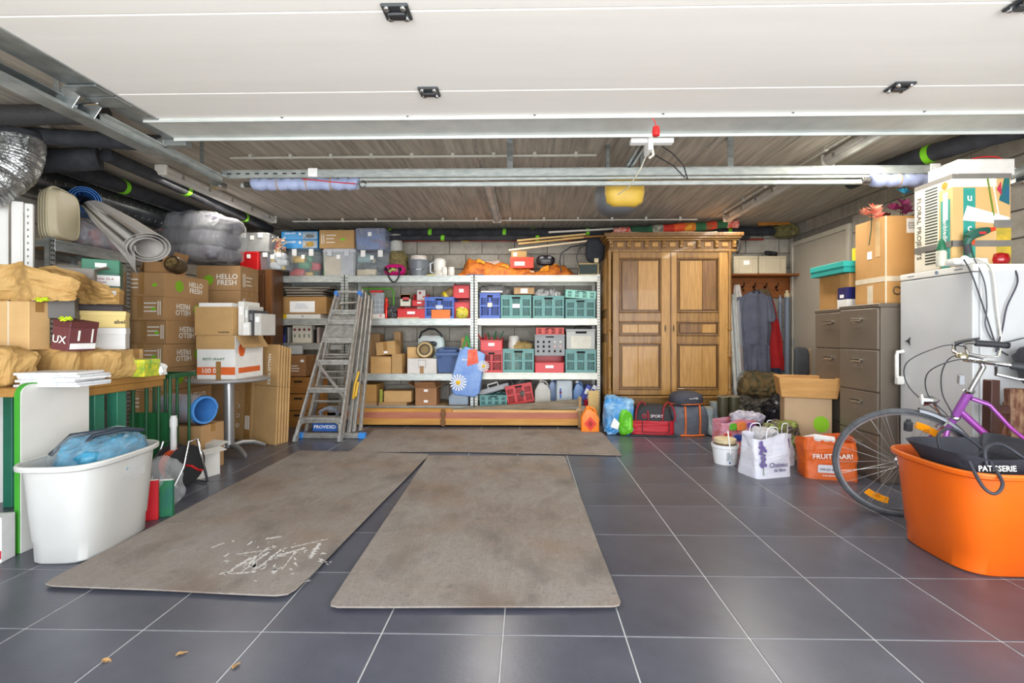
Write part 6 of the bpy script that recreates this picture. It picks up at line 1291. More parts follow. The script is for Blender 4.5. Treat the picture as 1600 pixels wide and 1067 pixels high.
# level 3
pin(carton, 579, 557, 611, 584, Z3, .3, PLY, 'pale wooden box with plank grain on the middle shelf', tapev=0, tape=0, name='wooden_box')
p, w, h = at(585, 530, 619, 556, None); g = carton('tilted brown carton lying on the pale wooden box', 'carton', (p.x, YS + .05, Z3 + .233), .25, .2, .17, CARD, rz=-5, stickers=((.5, .2, .05, .03),)); g.rotation_euler = (0, RAD(-6), RAD(-5))
carton('carton with rough top edge behind the tilted one', 'carton', (P(586, 560, 6.4).x, 6.33, Z3), .17, .2, .5, CARD2, tapev=0)
pin(carton, 612, 553, 628, 584, Z3, .28, CARD, 'upright brown carton next to the pale wooden box', tapev=0)
carton('tall dark brown carton flap standing at the back of the middle shelf', 'carton', (P(622, 560, 6.4).x, 6.36, Z3), .09, .12, .53, CARD2, tapev=0)
p, w, h = at(628, 541, 650, 584, Z3); carton('upright slanted magazine file made of brown board', 'file', (p.x + .04, 6.22, Z3), .2, .25, .33, CARDL, tapev=0, name='magazine_file')
g = T('round_tin', 'round brown ringed tin leaning beside the magazine file', 'tin', (P(665, 560, 6.2).x, 6.2, Z3 + .0)); M_ = Matrix.Rotation(PI / 2 - .25, 3, 'X'); part('tin_body', B().lathe([(.1, 0), (.115, .02), (.115, .1), (.1, .12)], 30, M=M_).mul(Matrix.Translation((0, .06, .27))), mat('7a6a4c', .5, .2), g, sm=50)
for r, c in ((.1, 'c8b080'), (.075, '5a4a34'), (.05, '8a744c')): part('tin_ring', B().lathe([(r, .121 + .002 * (.1 - r) / .025), (r - .02, .1225 + .002 * (.1 - r) / .025)], 30, M=M_).mul(Matrix.Translation((0, .06, .27))), mat(c, .5), g)
part('tin_foot', B().box(-.08, .0, 0, .08, .1, .17), mat('7a6a4c', .6), g)
p, w, h = at(637, 560, 682, 584, Z3); g = carton('white carton with a small black line drawing, in front of the ringed tin', 'carton', (p.x, YS + .0, Z3), w, .14, h, paper('dcd8d4'), tapev=.5); part('printed_frame', B().tube([(-.04, -.0015, .08), (.05, -.0015, .08), (.05, -.0015, .17), (-.04, -.0015, .17)], .002, 4, closed=True), INK, g)
g = T('shoe_bag', 'white plastic bag printed with a dark shoe, black loop handle on top', 'bag', (P(672, 545, 6.3).x, 6.38, Z3)); part('bag_body', blob(.36, .1, .48, 5, .01, 8, .4, .4, 36, 20), mat('dfe4e2', .3, c2='b4dcd0', sc=3, thr=.58), g, sm=60)
part('printed_shoe', blob(.18, .01, .07, 6, .012, 20, nu=22, nv=10).mul(Matrix.Translation((0, -.065, .33))), mat('3a3a40', .5), g, sm=60); part('handle', B().tube([(-.15, -.03, .44), (-.12, -.04, .52), (-.03, -.04, .565), (.06, -.04, .56), (.13, -.04, .5), (.15, -.03, .46)], .014, 8), BLACKP, g, sm=60)
g = T('cool_box', 'blue plastic cool box with lid and handle on the middle shelf', 'cool box', (P(698, 584, YS + .02).x, YS + .03, Z3)); CB = mat('4a6494', .5, var=.06, bump=.05)
part('box_body', B().loft([[Vector((x * .115, .13 + y * .1, 0)) for x, y in ((-1, -1), (1, -1), (1, 1), (-1, 1))], [Vector((x * .135, .13 + y * .13, .22)) for x, y in ((-1, -1), (1, -1), (1, 1), (-1, 1))]]), CB, g, bv=.012, seg=2); part('lid', B().box(-.145, -.012, .215, .145, .275, .265).box(-.12, .02, .265, .12, .24, .3), CB, g, bv=.014, seg=2); part('handle', B().tube([(-.14, .12, .24), (-.145, .12, .3), (-.08, .12, .32), (.08, .12, .32), (.145, .12, .3), (.14, .12, .24)], .01, 8), CB, g, sm=60)
for x in (-.09, .09): part('latch', B().box(x - .018, -.02, .19, x + .018, -.008, .225), mat('2e4068', .5), g, bv=.003)
carton('small white box under the brown block at the shelf end', 'box', (P(724, 584, YS + .1).x, YS + .12, Z3), .1, .2, .32, paper('dedcd8'), tapev=0, name='small_box')
carton('small brown block box topping the white box by the upright', 'box', (P(725, 540, YS + .1).x, YS + .13, Z3 + .322), .08, .15, .13, CARD, tapev=0, name='small_box')
# level 4
carton('brown carton with wooden front at the left of the bottom shelf', 'carton', (P(573, 634, YS).x, YS + .0, Z4 + .045), .24, .35, .22, mat('b98d50', .8, var=.08), tapev=0, tape=0)
for i, (u0, u1, l) in enumerate(((560, 589, 'flat brown box under the wooden-front carton'), (592, 636, 'flat brown box below the long tray carton'))):
    p, w, h = at(u0, 629, u1, 635, Z4); carton(l, 'carton', (p.x, YS + .0, Z4), w, .3, .044, CARD2, tapev=0, tape=0)
p, w, h = at(600, 612, 643, 629, None); carton('long low brown carton on the bottom shelf', 'carton', (p.x, YS + .01, Z4 + .045), w, .28, h, CARD, tapev=0)
g = T('packing_strip', 'yellow and green patterned strip hanging beside the long carton', 'strip', (P(597, 630, YS).x - .01, YS - .012, Z4 + .045)); part('strip', B().box(-.02, 0, 0, .02, .01, .16), mat('c8c040', .6, c2='3a6a3a', sc=40), g, bv=.003)
pin(carton, 649, 606, 682, 634, Z4, .28, mat('a87a54', .8, var=.08), 'brown carton with slightly raised flaps and two white labels', dy=.01, stickers=((.5, .85, .05, .03), (.5, .25, .05, .03)), open_=1, flap_a=(50, 50, 60, 60), tape=0, tapev=0)
p, w, h = at(700, 612, 731, 636, Z4); jerry('translucent water jerrycan with blue cap lying behind the daisy bag', (p.x, YS + .06, Z4), w, .14, h, mat('b8c8d8', .25, alpha=.75), plastic('3a6ab0'))
# daisy bag hanging from the uprights
g = T('daisy_bag', 'blue shopping bag printed with white daisies hanging from the upright', 'shopping bag', (P(731, 617, YS - .1).x, YS - .16, P(731, 617, YS - .1).z))
DB = mat('5f86d0', .5, c2='8fb0e0', sc=5)
def dbag(y):
    return [Vector(a) + Vector((0, y, 0)) for a in ()]
prof = [(-.185, .0), (.11, -.0), (.17, .1), (.225, .56), (.0, .58), (-.06, .6), (-.2, .2)]
b = B(); poly = [(-.19, .04), (-.15, .0), (.1, -.02), (.15, .03), (.22, .5), (.17, .53), (-.02, .6), (-.1, .54), (-.2, .2)]
def bulge(x, z): return .06 * math.exp(-((x - .0) / .14) ** 2 - ((z - .2) / .22) ** 2)
part('bag_body', B().prism(poly, -.01, .1), DB, g, bv=.025, seg=3, sm=60)
part('red_poppies', B().prism([(.0, .36), (.14, .4), (.12, .57), (.01, .56)], -.014, -.009), mat('d83a20', .5, c2='e87858', sc=18), g)
def daisy(cx, cz, r, y=-.014):
    pt = []
    for k in range(16):
        a = 2 * PI * k / 16 + .1; q = [(cx + .25 * r * math.cos(a - .15), cz + .25 * r * math.sin(a - .15)), (cx + r * math.cos(a - .09), cz + r * math.sin(a - .09)), (cx + r * 1.05 * math.cos(a), cz + r * 1.05 * math.sin(a)), (cx + r * math.cos(a + .09), cz + r * math.sin(a + .09)), (cx + .25 * r * math.cos(a + .15), cz + .25 * r * math.sin(a + .15))]
        part('petal', B().prism(q, y - .001 * (k % 2), y + .003), WHITE, g)
    part('flower_centre', B().lathe([(r * .28, 0), (r * .22, .005), (r * .05, .007)], 16, (cx, y - .001, cz), M=Matrix.Rotation(PI / 2, 3, 'X')), mat('e8b818', .6), g, sm=50)
daisy(-.11, .16, .1); daisy(.2, .36, .07, -.018)
part('green_handle', B().tube([(-.06, -.0, .52), (-.045, .04, .62), (-.01, .05, .74), (.0, .05, .7), (.02, .04, .6), (.05, -.0, .52)], .014, 8), mat('2f8a3a', .5), g, sm=60)
text(g, 'bloem', .035, WINK, (-.02, -.013, .44))

# ---------------- bay 3
TG = 'teal slatted crates on the right-hand shelf'
TE = mat('5f9894', .42, c2='528884', sc=8)
pin(crate, 750, 458, 781, 495, Z2, .36, mat('4a68c0', .42, c2='3b57a8'), 'blue slatted crate at the left end of the upper right shelf', cells=(2, 2), sticker=mat('d8d4c8'))
zT2 = Z2
g = pin(crate, 783, 461, 830, 497, Z2, .38, TE, 'teal slatted crate with white labels, next to the blue crate', group=TG, sticker=LABEL)
pin(crate, 833, 462, 881, 497, Z2, .38, TE, 'teal slatted crate filled with black and white fabric', group=TG)
pin(crate, 884, 467, 930, 497, Z2, .38, TE, 'teal slatted crate under the light green basket', group=TG)
p, w, h = at(884, 452, 931, 466, None); g = crate('light green slatted basket tilted on top of a teal crate', (p.x, YS + .04, zof(466.4)), w, .34, .1, TEALL, cells=(4, 1), name='slatted_basket'); g.rotation_euler = (0, RAD(4), 0)
def inner_cloth(label, name, cat, u0, v0, u1, v1, m, seed, zz=None, d=.26, fr=14, amp=.03):
    p, w, h = at(u0, v0, u1, v1, None, .1); z = zof(v1) if zz is None else zz; return sack(label, cat, name, (p.x, YS + .22, z), w * .93, d, h, m, seed, amp, fr, .8, .6)
inner_cloth('crumpled grey cloth heaped in the blue crate and beyond', 'grey_cloth', 'cloth', 746, 440, 800, 462, mat('7c7a78', .8, var=.2), 2, Z2 + .25)
inner_cloth('black and white zebra-patterned fabric bulging out of a teal crate', 'zebra_fabric', 'fabric', 833, 445, 880, 466, mat('d8d8d8', .7, c2='2a2a2c', sc=16, st3=(2, 1, .6)), 5, Z2 + .2, .3)
inner_cloth('tangle of black netting behind the light green basket', 'black_netting', 'netting', 888, 446, 930, 462, mat('2e2e30', .8, c2='6a6864', sc=40), 6, Z2 + .22)
carton('tan box with a white label lying on the teal crates', 'carton', (P(819, 458, YS + .1).x, YS + .1, zof(459)), .26, .2, .085, mat('c09a70', .8, var=.08), tapev=0, stickers=((.5, .5, .09, .06),), rz=3)
p, w, h = at(756, 452, 788, 458, None); solo('white_book', B().box(-.13, 0, 0, .14, .2, .018), WHITE, 'flat white booklet lying across the blue crate rim', 'booklet', (P(768, 458, 6.1).x, YS + .02, zof(457)), bv=.002)
# level 3
p, w, h = at(751, 548, 785, 580, Z3b); g = crate('red slatted crate under the open red bin', (p.x, p.y, Z3b), w, .34, h, mat('c83030', .4, c2='b02428'), cells=(2, 1)); zq = Z3b + h
p, w, h = at(751, 526, 785, 547, zq); bin_('open red bin full of hand tools on the red crate', (p.x, YS + .0, zq + .001), w, .36, h * .95, REDP, cut=.8); zq2 = zq
for i, (u, l, c) in enumerate(((757, 'red-handled pliers sticking out of the red bin', 'c81e20'), (768, 'green garden shears standing in the red bin', '2f6a3a'), (776, 'green-handled shears at the right of the red bin', '35704a'))):
    g = T('garden_tool', l, 'tool', (P(u, 540, YS + .15).x, YS + .17, zq + .01), 0, None); 
    for s in (-1, 1): part('handle', B().tube([(0, 0, .05), (s * .02, 0, .1), (s * .05 + .04 * (i - 1), .0, .2 + .02 * i)], .009, 6), plastic(c), g, sm=1)
    part('blade', B().box(-.012, -.003, 0, .012, .003, .07), CHROME, g)
g = pin(crate, 786, 545, 834, 580, Z3b, .38, TE, 'teal slatted crate holding white bottles and cloth', group=TG); zc3 = zof(546)
p = P(803, 546, YS + .2); jar('white plastic tub standing in the teal crate', (p.x, YS + .22, Z3b + .012), .075, .44, mat('dedcd4', .4), name='white_tub', cat='tub')
inner_cloth('crumpled tan paper and cloth in the teal crate', 'tan_paper', 'paper', 800, 527, 832, 548, mat('c0a468', .8, c2='8a7448', sc=12), 7, Z3b + .2)
p, w, h = at(836, 560, 881, 580, Z3b); bin_('red open-front bin beneath the grey perforated crate', (p.x, YS + .0, Z3b), w, .38, h * 1.2, REDP, cut=.6)
p, w, h = at(836, 524, 882, 557, None)
g = crate('grey crate with square holes stacked on the red bin', (p.x, YS + .01, Z3b + h * .0 + .21), w, .36, h, mat('8f9294', .5), cells=(2, 2)); 
for i in range(5):
    for j in range(3): part('square_hole', B().box(-w * .4 + i * w * .19 - .012, -.018, h * (.22 + .22 * j) - .013, -w * .4 + i * w * .19 + .012, -.008, h * (.22 + .22 * j) + .013), [DARK, mat('cfcac0'), mat('d8a8a0')][(i * 3 + j * 5) % 3 if i > 2 else 0], g)
part('front_plate', B().box(-w / 2, -.012, .01, w / 2, -.006, h * .86), mat('8f9294', .5, var=.05), g)
zz = Z3b + .21 + h
p, w, h = at(838, 512, 881, 524, zz); g = crate('folded pink-red crate lying on the grey perforated crate', (p.x, YS + .03, zz + .002), w, .3, h, mat('c84438', .45), cells=(4, 1), name='slatted_basket')
g = pin(crate, 884, 546, 931, 580, Z3b, .38, TE, 'teal slatted crate at the right end of the middle shelf', group=TG); 
zz = Z3b + at(884, 546, 931, 580, Z3b)[2] + .002
p, w, h = at(885, 514, 930, 545, zz); g = T('grey_container', 'light grey lidded container on the right-end teal crate', 'container', (p.x, YS + .02, zz)); part('container_body', B().box(-w / 2, 0, 0, w / 2, .36, h), mat('b0b2ae', .45, var=.05), g, bv=.008, seg=2); part('lid_rim', B().box(-w / 2 - .006, -.006, h - .03, w / 2 + .006, .366, h), mat('a2a4a2', .45), g, bv=.004); part('handle_slot', B().box(-w * .18, -.0085, h - .055, w * .2, -.006, h - .03), DARK, g); part('paper_front', B().box(-w * .34, -.003, .01, w * .36, 0, h * .66), mat('d4d2c4', .6), g)
solo('black_cable_loop', B().tube([(-.08, 0, 0.006), (-.04, 0, .03), (.05, 0, .04), (.11, 0, .025), (.12, 0, .006)], .006, 6), BLACKP, 'thin black cable looped on the light grey container lid', 'cable', (p.x, YS + .1, zz + h), sm=60)
# level 4
p, w, h = at(750, 617, 792, 635, Z4); g = crate('low teal crate on the bottom shelf under a grey laptop', (p.x, YS + .0, Z4), w, .36, h * 1.0, TE, cells=(4, 1), group=TG)
g = T('laptop_case', 'grey flat tool case slanting over the low teal crate', 'case', (P(772, 617, YS).x, YS + .06, Z4 + .17), rot=(RAD(0), RAD(-16), 0)); part('case_shell', B().box(-.2, 0, 0, .2, .26, .07), mat('a2a4a6', .45), g, bv=.01); part('handle', B().tube([(-.06, .0, .07), (-.06, -.01, .11), (.07, -.01, .11), (.07, 0, .07)], .009, 6), WHITE, g)
p, w, h = at(793, 596, 836, 628, Z4); g = crate('red basket tipped forward with black tools inside, bottom shelf', (p.x, YS + .02, Z4 + .03), w * .95, .25, h * .8, mat('c8282c', .4), name='red_basket', cells=(3, 1)); g.rotation_euler = (0, RAD(-10), 0)
sack('black power tool and cable bundle in the red basket', 'tools', 'black_tools', (p.x - .02, YS + .14, Z4 + .05), w * .75, .2, h * .9, mat('28282a', .5, c2='8a8470', sc=18, thr=.68), 3, .03, 16)
jerry('translucent grey jerrycan lying beside the red basket', (P(848, 634, YS + .06).x, YS + .06, Z4), .2, .14, .3, mat('c2c0b8', .35, alpha=.9), paper('c8c0b0'))
jerry('pale blue jerrycan with violet label, bottom shelf', (P(862, 634, YS + .1).x + .03, YS + .22, Z4), .15, .14, .3, mat('8aa0c8', .3, alpha=.85), WHITE)
g = T('water_tank', 'clear frosted water tank with blue tap on the bottom shelf', 'tank', (P(882, 634, YS + .04).x, YS + .04, Z4)); part('tank_body', B().box(-.1, 0, 0, .1, .16, .32), mat('c0cad0', .25, alpha=.8), g, bv=.015, seg=2); part('tap', B().box(-.06, -.014, .1, -.04, 0, .22), plastic('2c4ca8'), g, bv=.003); part('tap_seal', B().lathe([(.016, 0), (.014, .012)], 14, (-.05, -.002, .17), M=Matrix.Rotation(PI / 2, 3, 'X')), plastic('c83a6a'), g)
jerry('white jerrycan with blue liquid near the shelf end', (P(905, 634, YS + .1).x, YS + .12, Z4), .15, .15, .28, mat('5f86b8', .35), WHITE)
for i, (u, a, c, l) in enumerate(((913, 25, '2a3aa0', 'dark blue spray packaging leaning at the shelf end'), (921, 32, 'e0e0e4', 'white and blue carton leaning at the shelf end'), (928, 28, '3048b8', 'blue packet leaning against the shelf upright'))):
    g = T('leaning_packet', l, 'packet', (P(u, 630, YS + .02).x - .02, YS + .02 + .03 * i, Z4 + .08), rot=(0, RAD(a), 0)); part('packet', B().box(-.03, 0, 0, .03, .1, .2), plastic(c, .4), g, bv=.004); part('packet_label', B().box(-.02, -.0015, .08, .02, 0, .15), [WHITE, plastic('2a3aa0'), plastic('e8c830')][i], g)
g = T('red_tub', 'small red plastic tub at the right end of the bottom shelf', 'tub', (P(922, 634, YS).x, YS + .05, Z4)); part('tub_body', B().lathe([(.065, 0), (.078, .07), (.082, .075), (.078, .08)], 24), mat('c81e3a', .4, c2='5a1a80', sc=10, thr=.62), g, sm=50)
# orange jerrycan on the floor
g = jerry('bright orange fuel jerrycan with a red diamond sticker on the floor', (P(922, 676, 5.45).x, 5.42, 0), .2, .12, .27, mat('f08010', .4, var=.05), plastic('f08010'))
part('warning_diamond', B().prism([(.0, .02), (.07, .1), (0, .18), (-.07, .1)], -.002, 0), plastic('e0301c'), g); part('printed_mark', B().prism([(0, .06), (.03, .1), (0, .14), (-.03, .1)], -.003, -.002), mat('b01c10'), g)
# slats, rods and rolled flags on top
for i, (u0, v0, u1, v1, y, c, l) in enumerate(((857, 363, 1010, 355, 6.25, 'd8d4ca', 'long white plastic strip lying over the shelf and wardrobe'), (808, 376, 915, 366, 6.2, 'd8b87a', 'pale wooden slat, upper one of the bundle above the shelf'), (810, 381, 912, 371, 6.15, 'cfa868', 'pale wooden slat, lower one of the bundle above the shelf'), (795, 391, 940, 374, 6.1, 'dcc9a8', 'thin pale slat sticking out lowest over the shelf'), (880, 372, 960, 368, 6.3, 'b8803a', 'orange-brown slat among the pale ones by the wardrobe'))):
    a, c_ = P(u0, v0, y), P(u1, v1, y); solo('wooden_lath', B().bar((0, 0, 0), c_ - a, .03, .022), mat(c, .6, c2=c, sc=3), l, 'slat', a, group='slats laid on top of shelf and wardrobe', bv=.002)
g = T('hanging_garment', 'black strap-bag with cream tag hanging between shelf and wardrobe', 'bag', P(930, 400, 6.05)); part('cloth_body', blob(.22, .1, .3, 4, .02, 9, .7, .6, 30, 18).mul(Matrix.Translation((0, 0, -.08))), mat('22262e', .8, var=.2), g, sm=60); part('paper_tag', B().box(-.02, -.07, -.09, .03, -.066, -.04), mat('d8c8a0'), g)
part('strap', B().tube([(-.1, 0, .15), (-.3, .02, .12), (-.42, .03, .04), (-.44, .03, -.06), (-.42, .03, -.2)], .008, 6), BLACKP, g, sm=60); part('strap', B().tube([(-.1, 0, .14), (-.2, .02, .1), (-.23, .02, -.02), (-.2, .02, -.12), (-.22, .02, -.25)], .006, 6), BLACKP, g, sm=60)
def rolled(label, name, u0, v0, u1, v1, y, r, cols, cat='flag', n=10):
    a, c_ = P(u0, v0, y), P(u1, v1, y); g = T(name, label, cat, a); d = c_ - a
    for i in range(n):
        k0, k1 = i / n, (i + 1) / n; q = [d * (k0 + (k1 - k0) * j / 4) + Vector((0, 0, .012 * nz((k0 + (k1 - k0) * j / 4, 0, 0), 6, y))) for j in range(5)]
        part('rolled_section', B().tube(q, [r * (1 + .25 * nz((k0 + (k1 - k0) * j / 4, 1, 0), 9, 2)) for j in range(5)], 12, caps=(1 if i == 0 else 0, 1 if i == n - 1 else 0)), cols[i % len(cols)], g, sm=60)
    return g
rd, gn, yl = mat('c8281e', .8, c2='e8e0d0', sc=22, thr=.6), mat('1f6a3c', .8, c2='24483a', sc=8), mat('e0b030', .8, c2='b83820', sc=14)
rolled('rolled green, red and yellow flag bundle on top of the wardrobe', 'rolled_flag', 985, 361, 1152, 350, 6.1, .055, [gn, gn, mat('3a3c34', .8, c2='c8c4b0', sc=20), mat('c83020', .8), mat('e0602a', .8, c2='c83020', sc=9), yl, gn, mat('c8281e', .8, c2='1f5a34', sc=14), gn, rd])
rolled('rolled red and white knotted cloth by the white strip', 'rolled_flag', 958, 364, 984, 361, 5.98, .055, [rd], n=3)
rolled('thin cream cord-tied rod lying along the wardrobe cornice', 'rod', 955, 364.5, 1120, 363, 5.8, .012, [mat('d8ccb0', .6)], cat='rod', n=4)
a = P(1185, 352, 6.3); g = T('copper_rods', 'bundle of orange wooden sticks hung under the black pipes at the right', 'sticks', a)
for i in range(4): part('stick', B().bar((0, .01 * i, .012 * i), (.42, .01 * i + .03, .012 * i + .02), .012, .012), mat('b8782c', .6), g)
g = T('loop_cable', 'dark cable looped over the right end of the wardrobe cornice', 'cable', P(1150, 385, 5.9)); part('loop', B().tube([(.02 * math.cos(a) + .01 * a * .3, .03 * math.sin(a * .7), .08 * math.sin(a)) for a in [i * .5 for i in range(26)]], .008, 6), mat('3a342c', .6), g, sm=60)
solo('glass_wool', blob(.3, .2, .16, 5, .03, 18), mat('8a8050', .9, c2='5a5a38', sc=30, bump=.6), 'clump of mineral wool stuffed in the upper right corner', 'insulation', (3.4, 6.45, 2.38))
# ------------------------------------------------------------------ right side: coat rack
RKX = P(1190, 450, 6.5).x
g = T('coat_rack', 'brown wooden coat rack shelf with metal hooks on the back wall', 'coat rack', (RKX, 6.62, P(1190, 465, 6.6).z)); RW = mat('a3602a', .5, c2='7c4217', sc=3, st3=(1, 8, 8))
wr = 1.0
part('back_board', B().box(-wr / 2, 0, 0, wr / 2 - .07, .025, .27), RW, g, bv=.004)
part('shelf_board', B().box(-wr / 2, -.27, .27, wr / 2, .025, .295), RW, g, bv=.006)
prof = [(.025, .27), (-.25, .27), (-.2, .23), (-.12, .2), (-.1, .13), (-.04, .08), (-.03, .02), (.025, 0)]
for x in (-wr / 2 + .02, wr / 2 - .08): part('curved_bracket', B().prism(prof, x, x + .03, 'x'), RW, g, bv=.005)
for x in (-.2, -.05, .1, .25): part('coat_hook', B().tube([(x, 0, .16), (x, -.04, .15), (x, -.06, .18), (x, -.05, .2)], .007, 6).tube([(x, 0, .12), (x, -.03, .09), (x, -.05, .11)], .007, 6).lathe([(.016, 0), (.014, -.006)], 12, (x, 0, .14), M=Matrix.Rotation(PI / 2, 3, 'X')), mat('4a3a28', .4, .6), g, sm=50)
zr = g.location.z + .2955
CRB = mat('cdc0a4', .5, var=.05)
for i, (u0, u1, l) in enumerate(((1146, 1184, 'beige folding crate with a white label on the coat rack'), (1186, 1228, 'beige folding crate holding a black cable on the coat rack'))):
    p, w, h = F(u0, 400, u1, 433, 6.36, zr); g = T('folding_crate', l, 'crate', (p.x, 6.36, zr), 0, 'beige crates on the coat rack')
    part('crate_wall', B().box(-w / 2, 0, 0, w / 2, .008, h).box(-w / 2, .242, 0, w / 2, .25, h).box(-w / 2, .008, 0, -w / 2 + .008, .242, h).box(w / 2 - .008, .008, 0, w / 2, .242, h).box(-w / 2, 0, 0, w / 2, .25, .008), CRB, g)
    for q in ((-w / 2, h - .03, w / 2, h), (-w / 2, 0, w / 2, .02), (-w / 2, .02, -w / 2 + .025, h - .03), (w / 2 - .025, .02, w / 2, h - .03), (-w * .28, .02, -w * .24, h - .03), (w * .24, .02, w * .28, h - .03)): part('crate_rib', B().box(q[0], -.007, q[1], q[2], 0, q[3]), CRB, g, bv=.003)
    if i == 0: part('label_sticker', B().box(-.03, -.0085, h * .5, .05, -.006, h * .75), LABEL, g)
solo('black_cable_coil', B().tube([(.08 * math.cos(i * .4), .03 * math.sin(i * .4), .03 + .05 * abs(math.sin(i * .21)) + .0006 * i) for i in range(70)], .007, 6), BLACKP, 'black cable coil bulging out of the right beige crate', 'cable', (P(1205, 402, 6.45).x, 6.46, zr + .19), sm=60)

# coveralls and coats on the hooks
def garment(b, secs, n=40, folds=7, amp=.012, seed=1):
    """SECS: (cx, cy, z, half width, half depth); rings with vertical folds"""
    R = []; m = 6
    for i in range(len(secs) - 1):
        for k in range(m if i < len(secs) - 2 else m + 1):
            t = k / m; a, c = secs[i], secs[i + 1]; s = [a[j] + (c[j] - a[j]) * t for j in range(5)]
            R.append([Vector((s[0] + math.cos(q) * (s[3] + amp * math.sin(folds * q + seed + s[2] * 3) + amp * nz((q, s[2] * 6, 0), 1.3, seed)), s[1] + math.sin(q) * (s[4] + amp * math.sin(folds * q + seed) + amp * 1.4 * nz((math.cos(q) * 2, s[2] * 9, math.sin(q) * 2), 1, seed)), s[2] + .01 * nz((q, s[2], 0), 2, seed))) for q in [2 * PI * j / n for j in range(n)]])
    return b.loft(R)
def gx(u, v, y=6.35): p = P(u, v, y); return p.x, p.z
def secs(rows, y, d=.05):
    o = []
    for u0, u1, v in rows:
        a, z = gx(u0, v, y); c, _ = gx(u1, v, y); o.append(((a + c) / 2, y, z, (c - a) / 2, d))
    return o
CV = mat('5f6272', .85, c2='4c4e5e', sc=5, bump=.25, bs=22); 
def sh(rows): return [(a - x0, b - y0, c - z0, d, e) for a, b, c, d, e in rows]
y0 = 6.3; x0, z0 = gx(1178, 597, y0)
g = T('coverall', 'slate grey work coverall hanging from a coat rack hook', 'coverall', (x0, y0, z0))
part('torso', garment(B(), sh(secs([(1170, 1186, 456), (1160, 1196, 462), (1157, 1203, 475), (1156, 1203, 500), (1160, 1203, 515), (1160, 1202, 530), (1162, 1201, 545)], y0, .07)), amp=.012), CV, g, sm=70)
part('trouser_leg', garment(B(), sh(secs([(1161, 1188, 540), (1162, 1186, 560), (1163, 1184, 580)], y0 - .02, .05)), amp=.01, seed=3), CV, g, sm=70)
part('trouser_leg', garment(B(), sh(secs([(1178, 1202, 540), (1180, 1203, 560), (1182, 1203, 580), (1179, 1203, 597)], y0 - .04, .05)), amp=.01, seed=5), CV, g, sm=70)
part('sleeve', garment(B(), sh(secs([(1152, 1168, 464), (1149, 1163, 485), (1150, 1163, 505), (1155, 1166, 525), (1158, 1168, 540)], y0 + .0, .04)), amp=.008, seed=6), CV, g, sm=70)
part('sleeve', garment(B(), sh(secs([(1192, 1204, 462), (1196, 1209, 480), (1197, 1212, 497), (1200, 1208, 503)], y0 - .02, .04)), amp=.008, seed=8), CV, g, sm=70)
part('collar', B().tube([Vector((x * .045, -.07 - .01 * abs(x), .0)) + Vector((0, 0, gx(1178, 458)[1] - z0 - .02 * abs(x) + .02)) for x in (-1, -.5, 0, .5, 1)], .016, 8), mat('33343e', .8), g, sm=60)
part('pocket_seam', B().box(-.09, -.086, .48, .01, -.082, .49).box(.02, -.09, .37, .09, -.086, .38), mat('4a4c5a', .9), g)
x1, z1 = gx(1200, 545, 6.47); x0, y0, z0 = x1, 6.47, gx(1200, 580)[1]
g = T('red_coat', 'bright red coat hanging behind the grey coverall', 'coat', (x0, y0, z0))
part('coat_body', garment(B(), sh(secs([(1185, 1207, 470), (1168, 1216, 505), (1156, 1221, 540), (1153, 1226, 578)], y0, .05)), folds=9, amp=.012, seed=2), mat('c01a20', .7, c2='a01218', sc=6), g, sm=70)
x0, y0, z0 = gx(1195, 606, 6.45)[0], 6.48, gx(1195, 606, 6.45)[1]
g = T('jeans', 'dark blue jeans hanging lowest under the coats', 'jeans', (x0, 6.42, z0)); y0 = 6.42
part('jeans_leg', garment(B(), sh(secs([(1170, 1200, 575), (1168, 1202, 590), (1166, 1204, 606)], y0, .05)), amp=.01, seed=4), mat('28405e', .85, c2='1e324c', sc=8), g, sm=70)
part('jeans_leg', garment(B(), sh(secs([(1196, 1218, 575), (1197, 1219, 590), (1198, 1219, 608)], y0 + .03, .05)), amp=.01, seed=9), mat('28405e', .85, c2='1e324c', sc=8), g, sm=70)
x0, y0, z0 = gx(1204, 500, 6.52)[0], 6.54, gx(1204, 500, 6.52)[1]
g = T('olive_coat', 'olive brown coat shoulder showing behind the coverall', 'coat', (x0, y0, z0)); part('coat_body', garment(B(), sh(secs([(1186, 1200, 452), (1186, 1206, 465), (1188, 1210, 480), (1188, 1208, 500)], y0, .04)), amp=.008, seed=7), mat('5f5138', .85, var=.15), g, sm=70)
x0, y0, z0 = gx(1152, 470, 6.3)[0], 6.34, gx(1152, 480, 6.3)[1]
g = T('white_cloth', 'crumpled white cloth hanging on the hook beside the wardrobe', 'cloth', (x0, y0, z0)); part('cloth_body', garment(B(), sh(secs([(1149, 1154, 445), (1147, 1156, 455), (1148, 1160, 470), (1150, 1156, 482)], y0, .03)), amp=.01, seed=11), mat('c8c2bc', .8), g)
# plastic wrapped poles right of wardrobe
g = T('wrapped_poles', 'long poles wrapped in clear plastic standing beside the wardrobe', 'poles', (P(1156, 668, 6.0).x + .02, 6.0, 0))
for i, (c, x, dx) in enumerate((('c8c4bc', -.05, -.06), ('8f9490', .0, -.05), ('b8b2a8', .04, -.07))): part('pole', B().cyl((x, .02 * i, 0), (x + dx, .02 * i + .1, 1.6), .022, n=10), mat(c, .5), g, sm=1)
part('plastic_wrap', B().tube([(.0 - .0035 * i, .02 + .006 * i, .02 + .1 * i) for i in range(16)], [.075 + .02 * nz((i, 0, 0), .9) for i in range(16)], 20), FILM, g)
sack('clear plastic bag gathered at the foot of the wrapped poles', 'plastic bag', 'plastic_bag', (P(1152, 668, 5.85).x + .01, 5.88, 0), .13, .14, .28, FILM, 3, .02, 12)
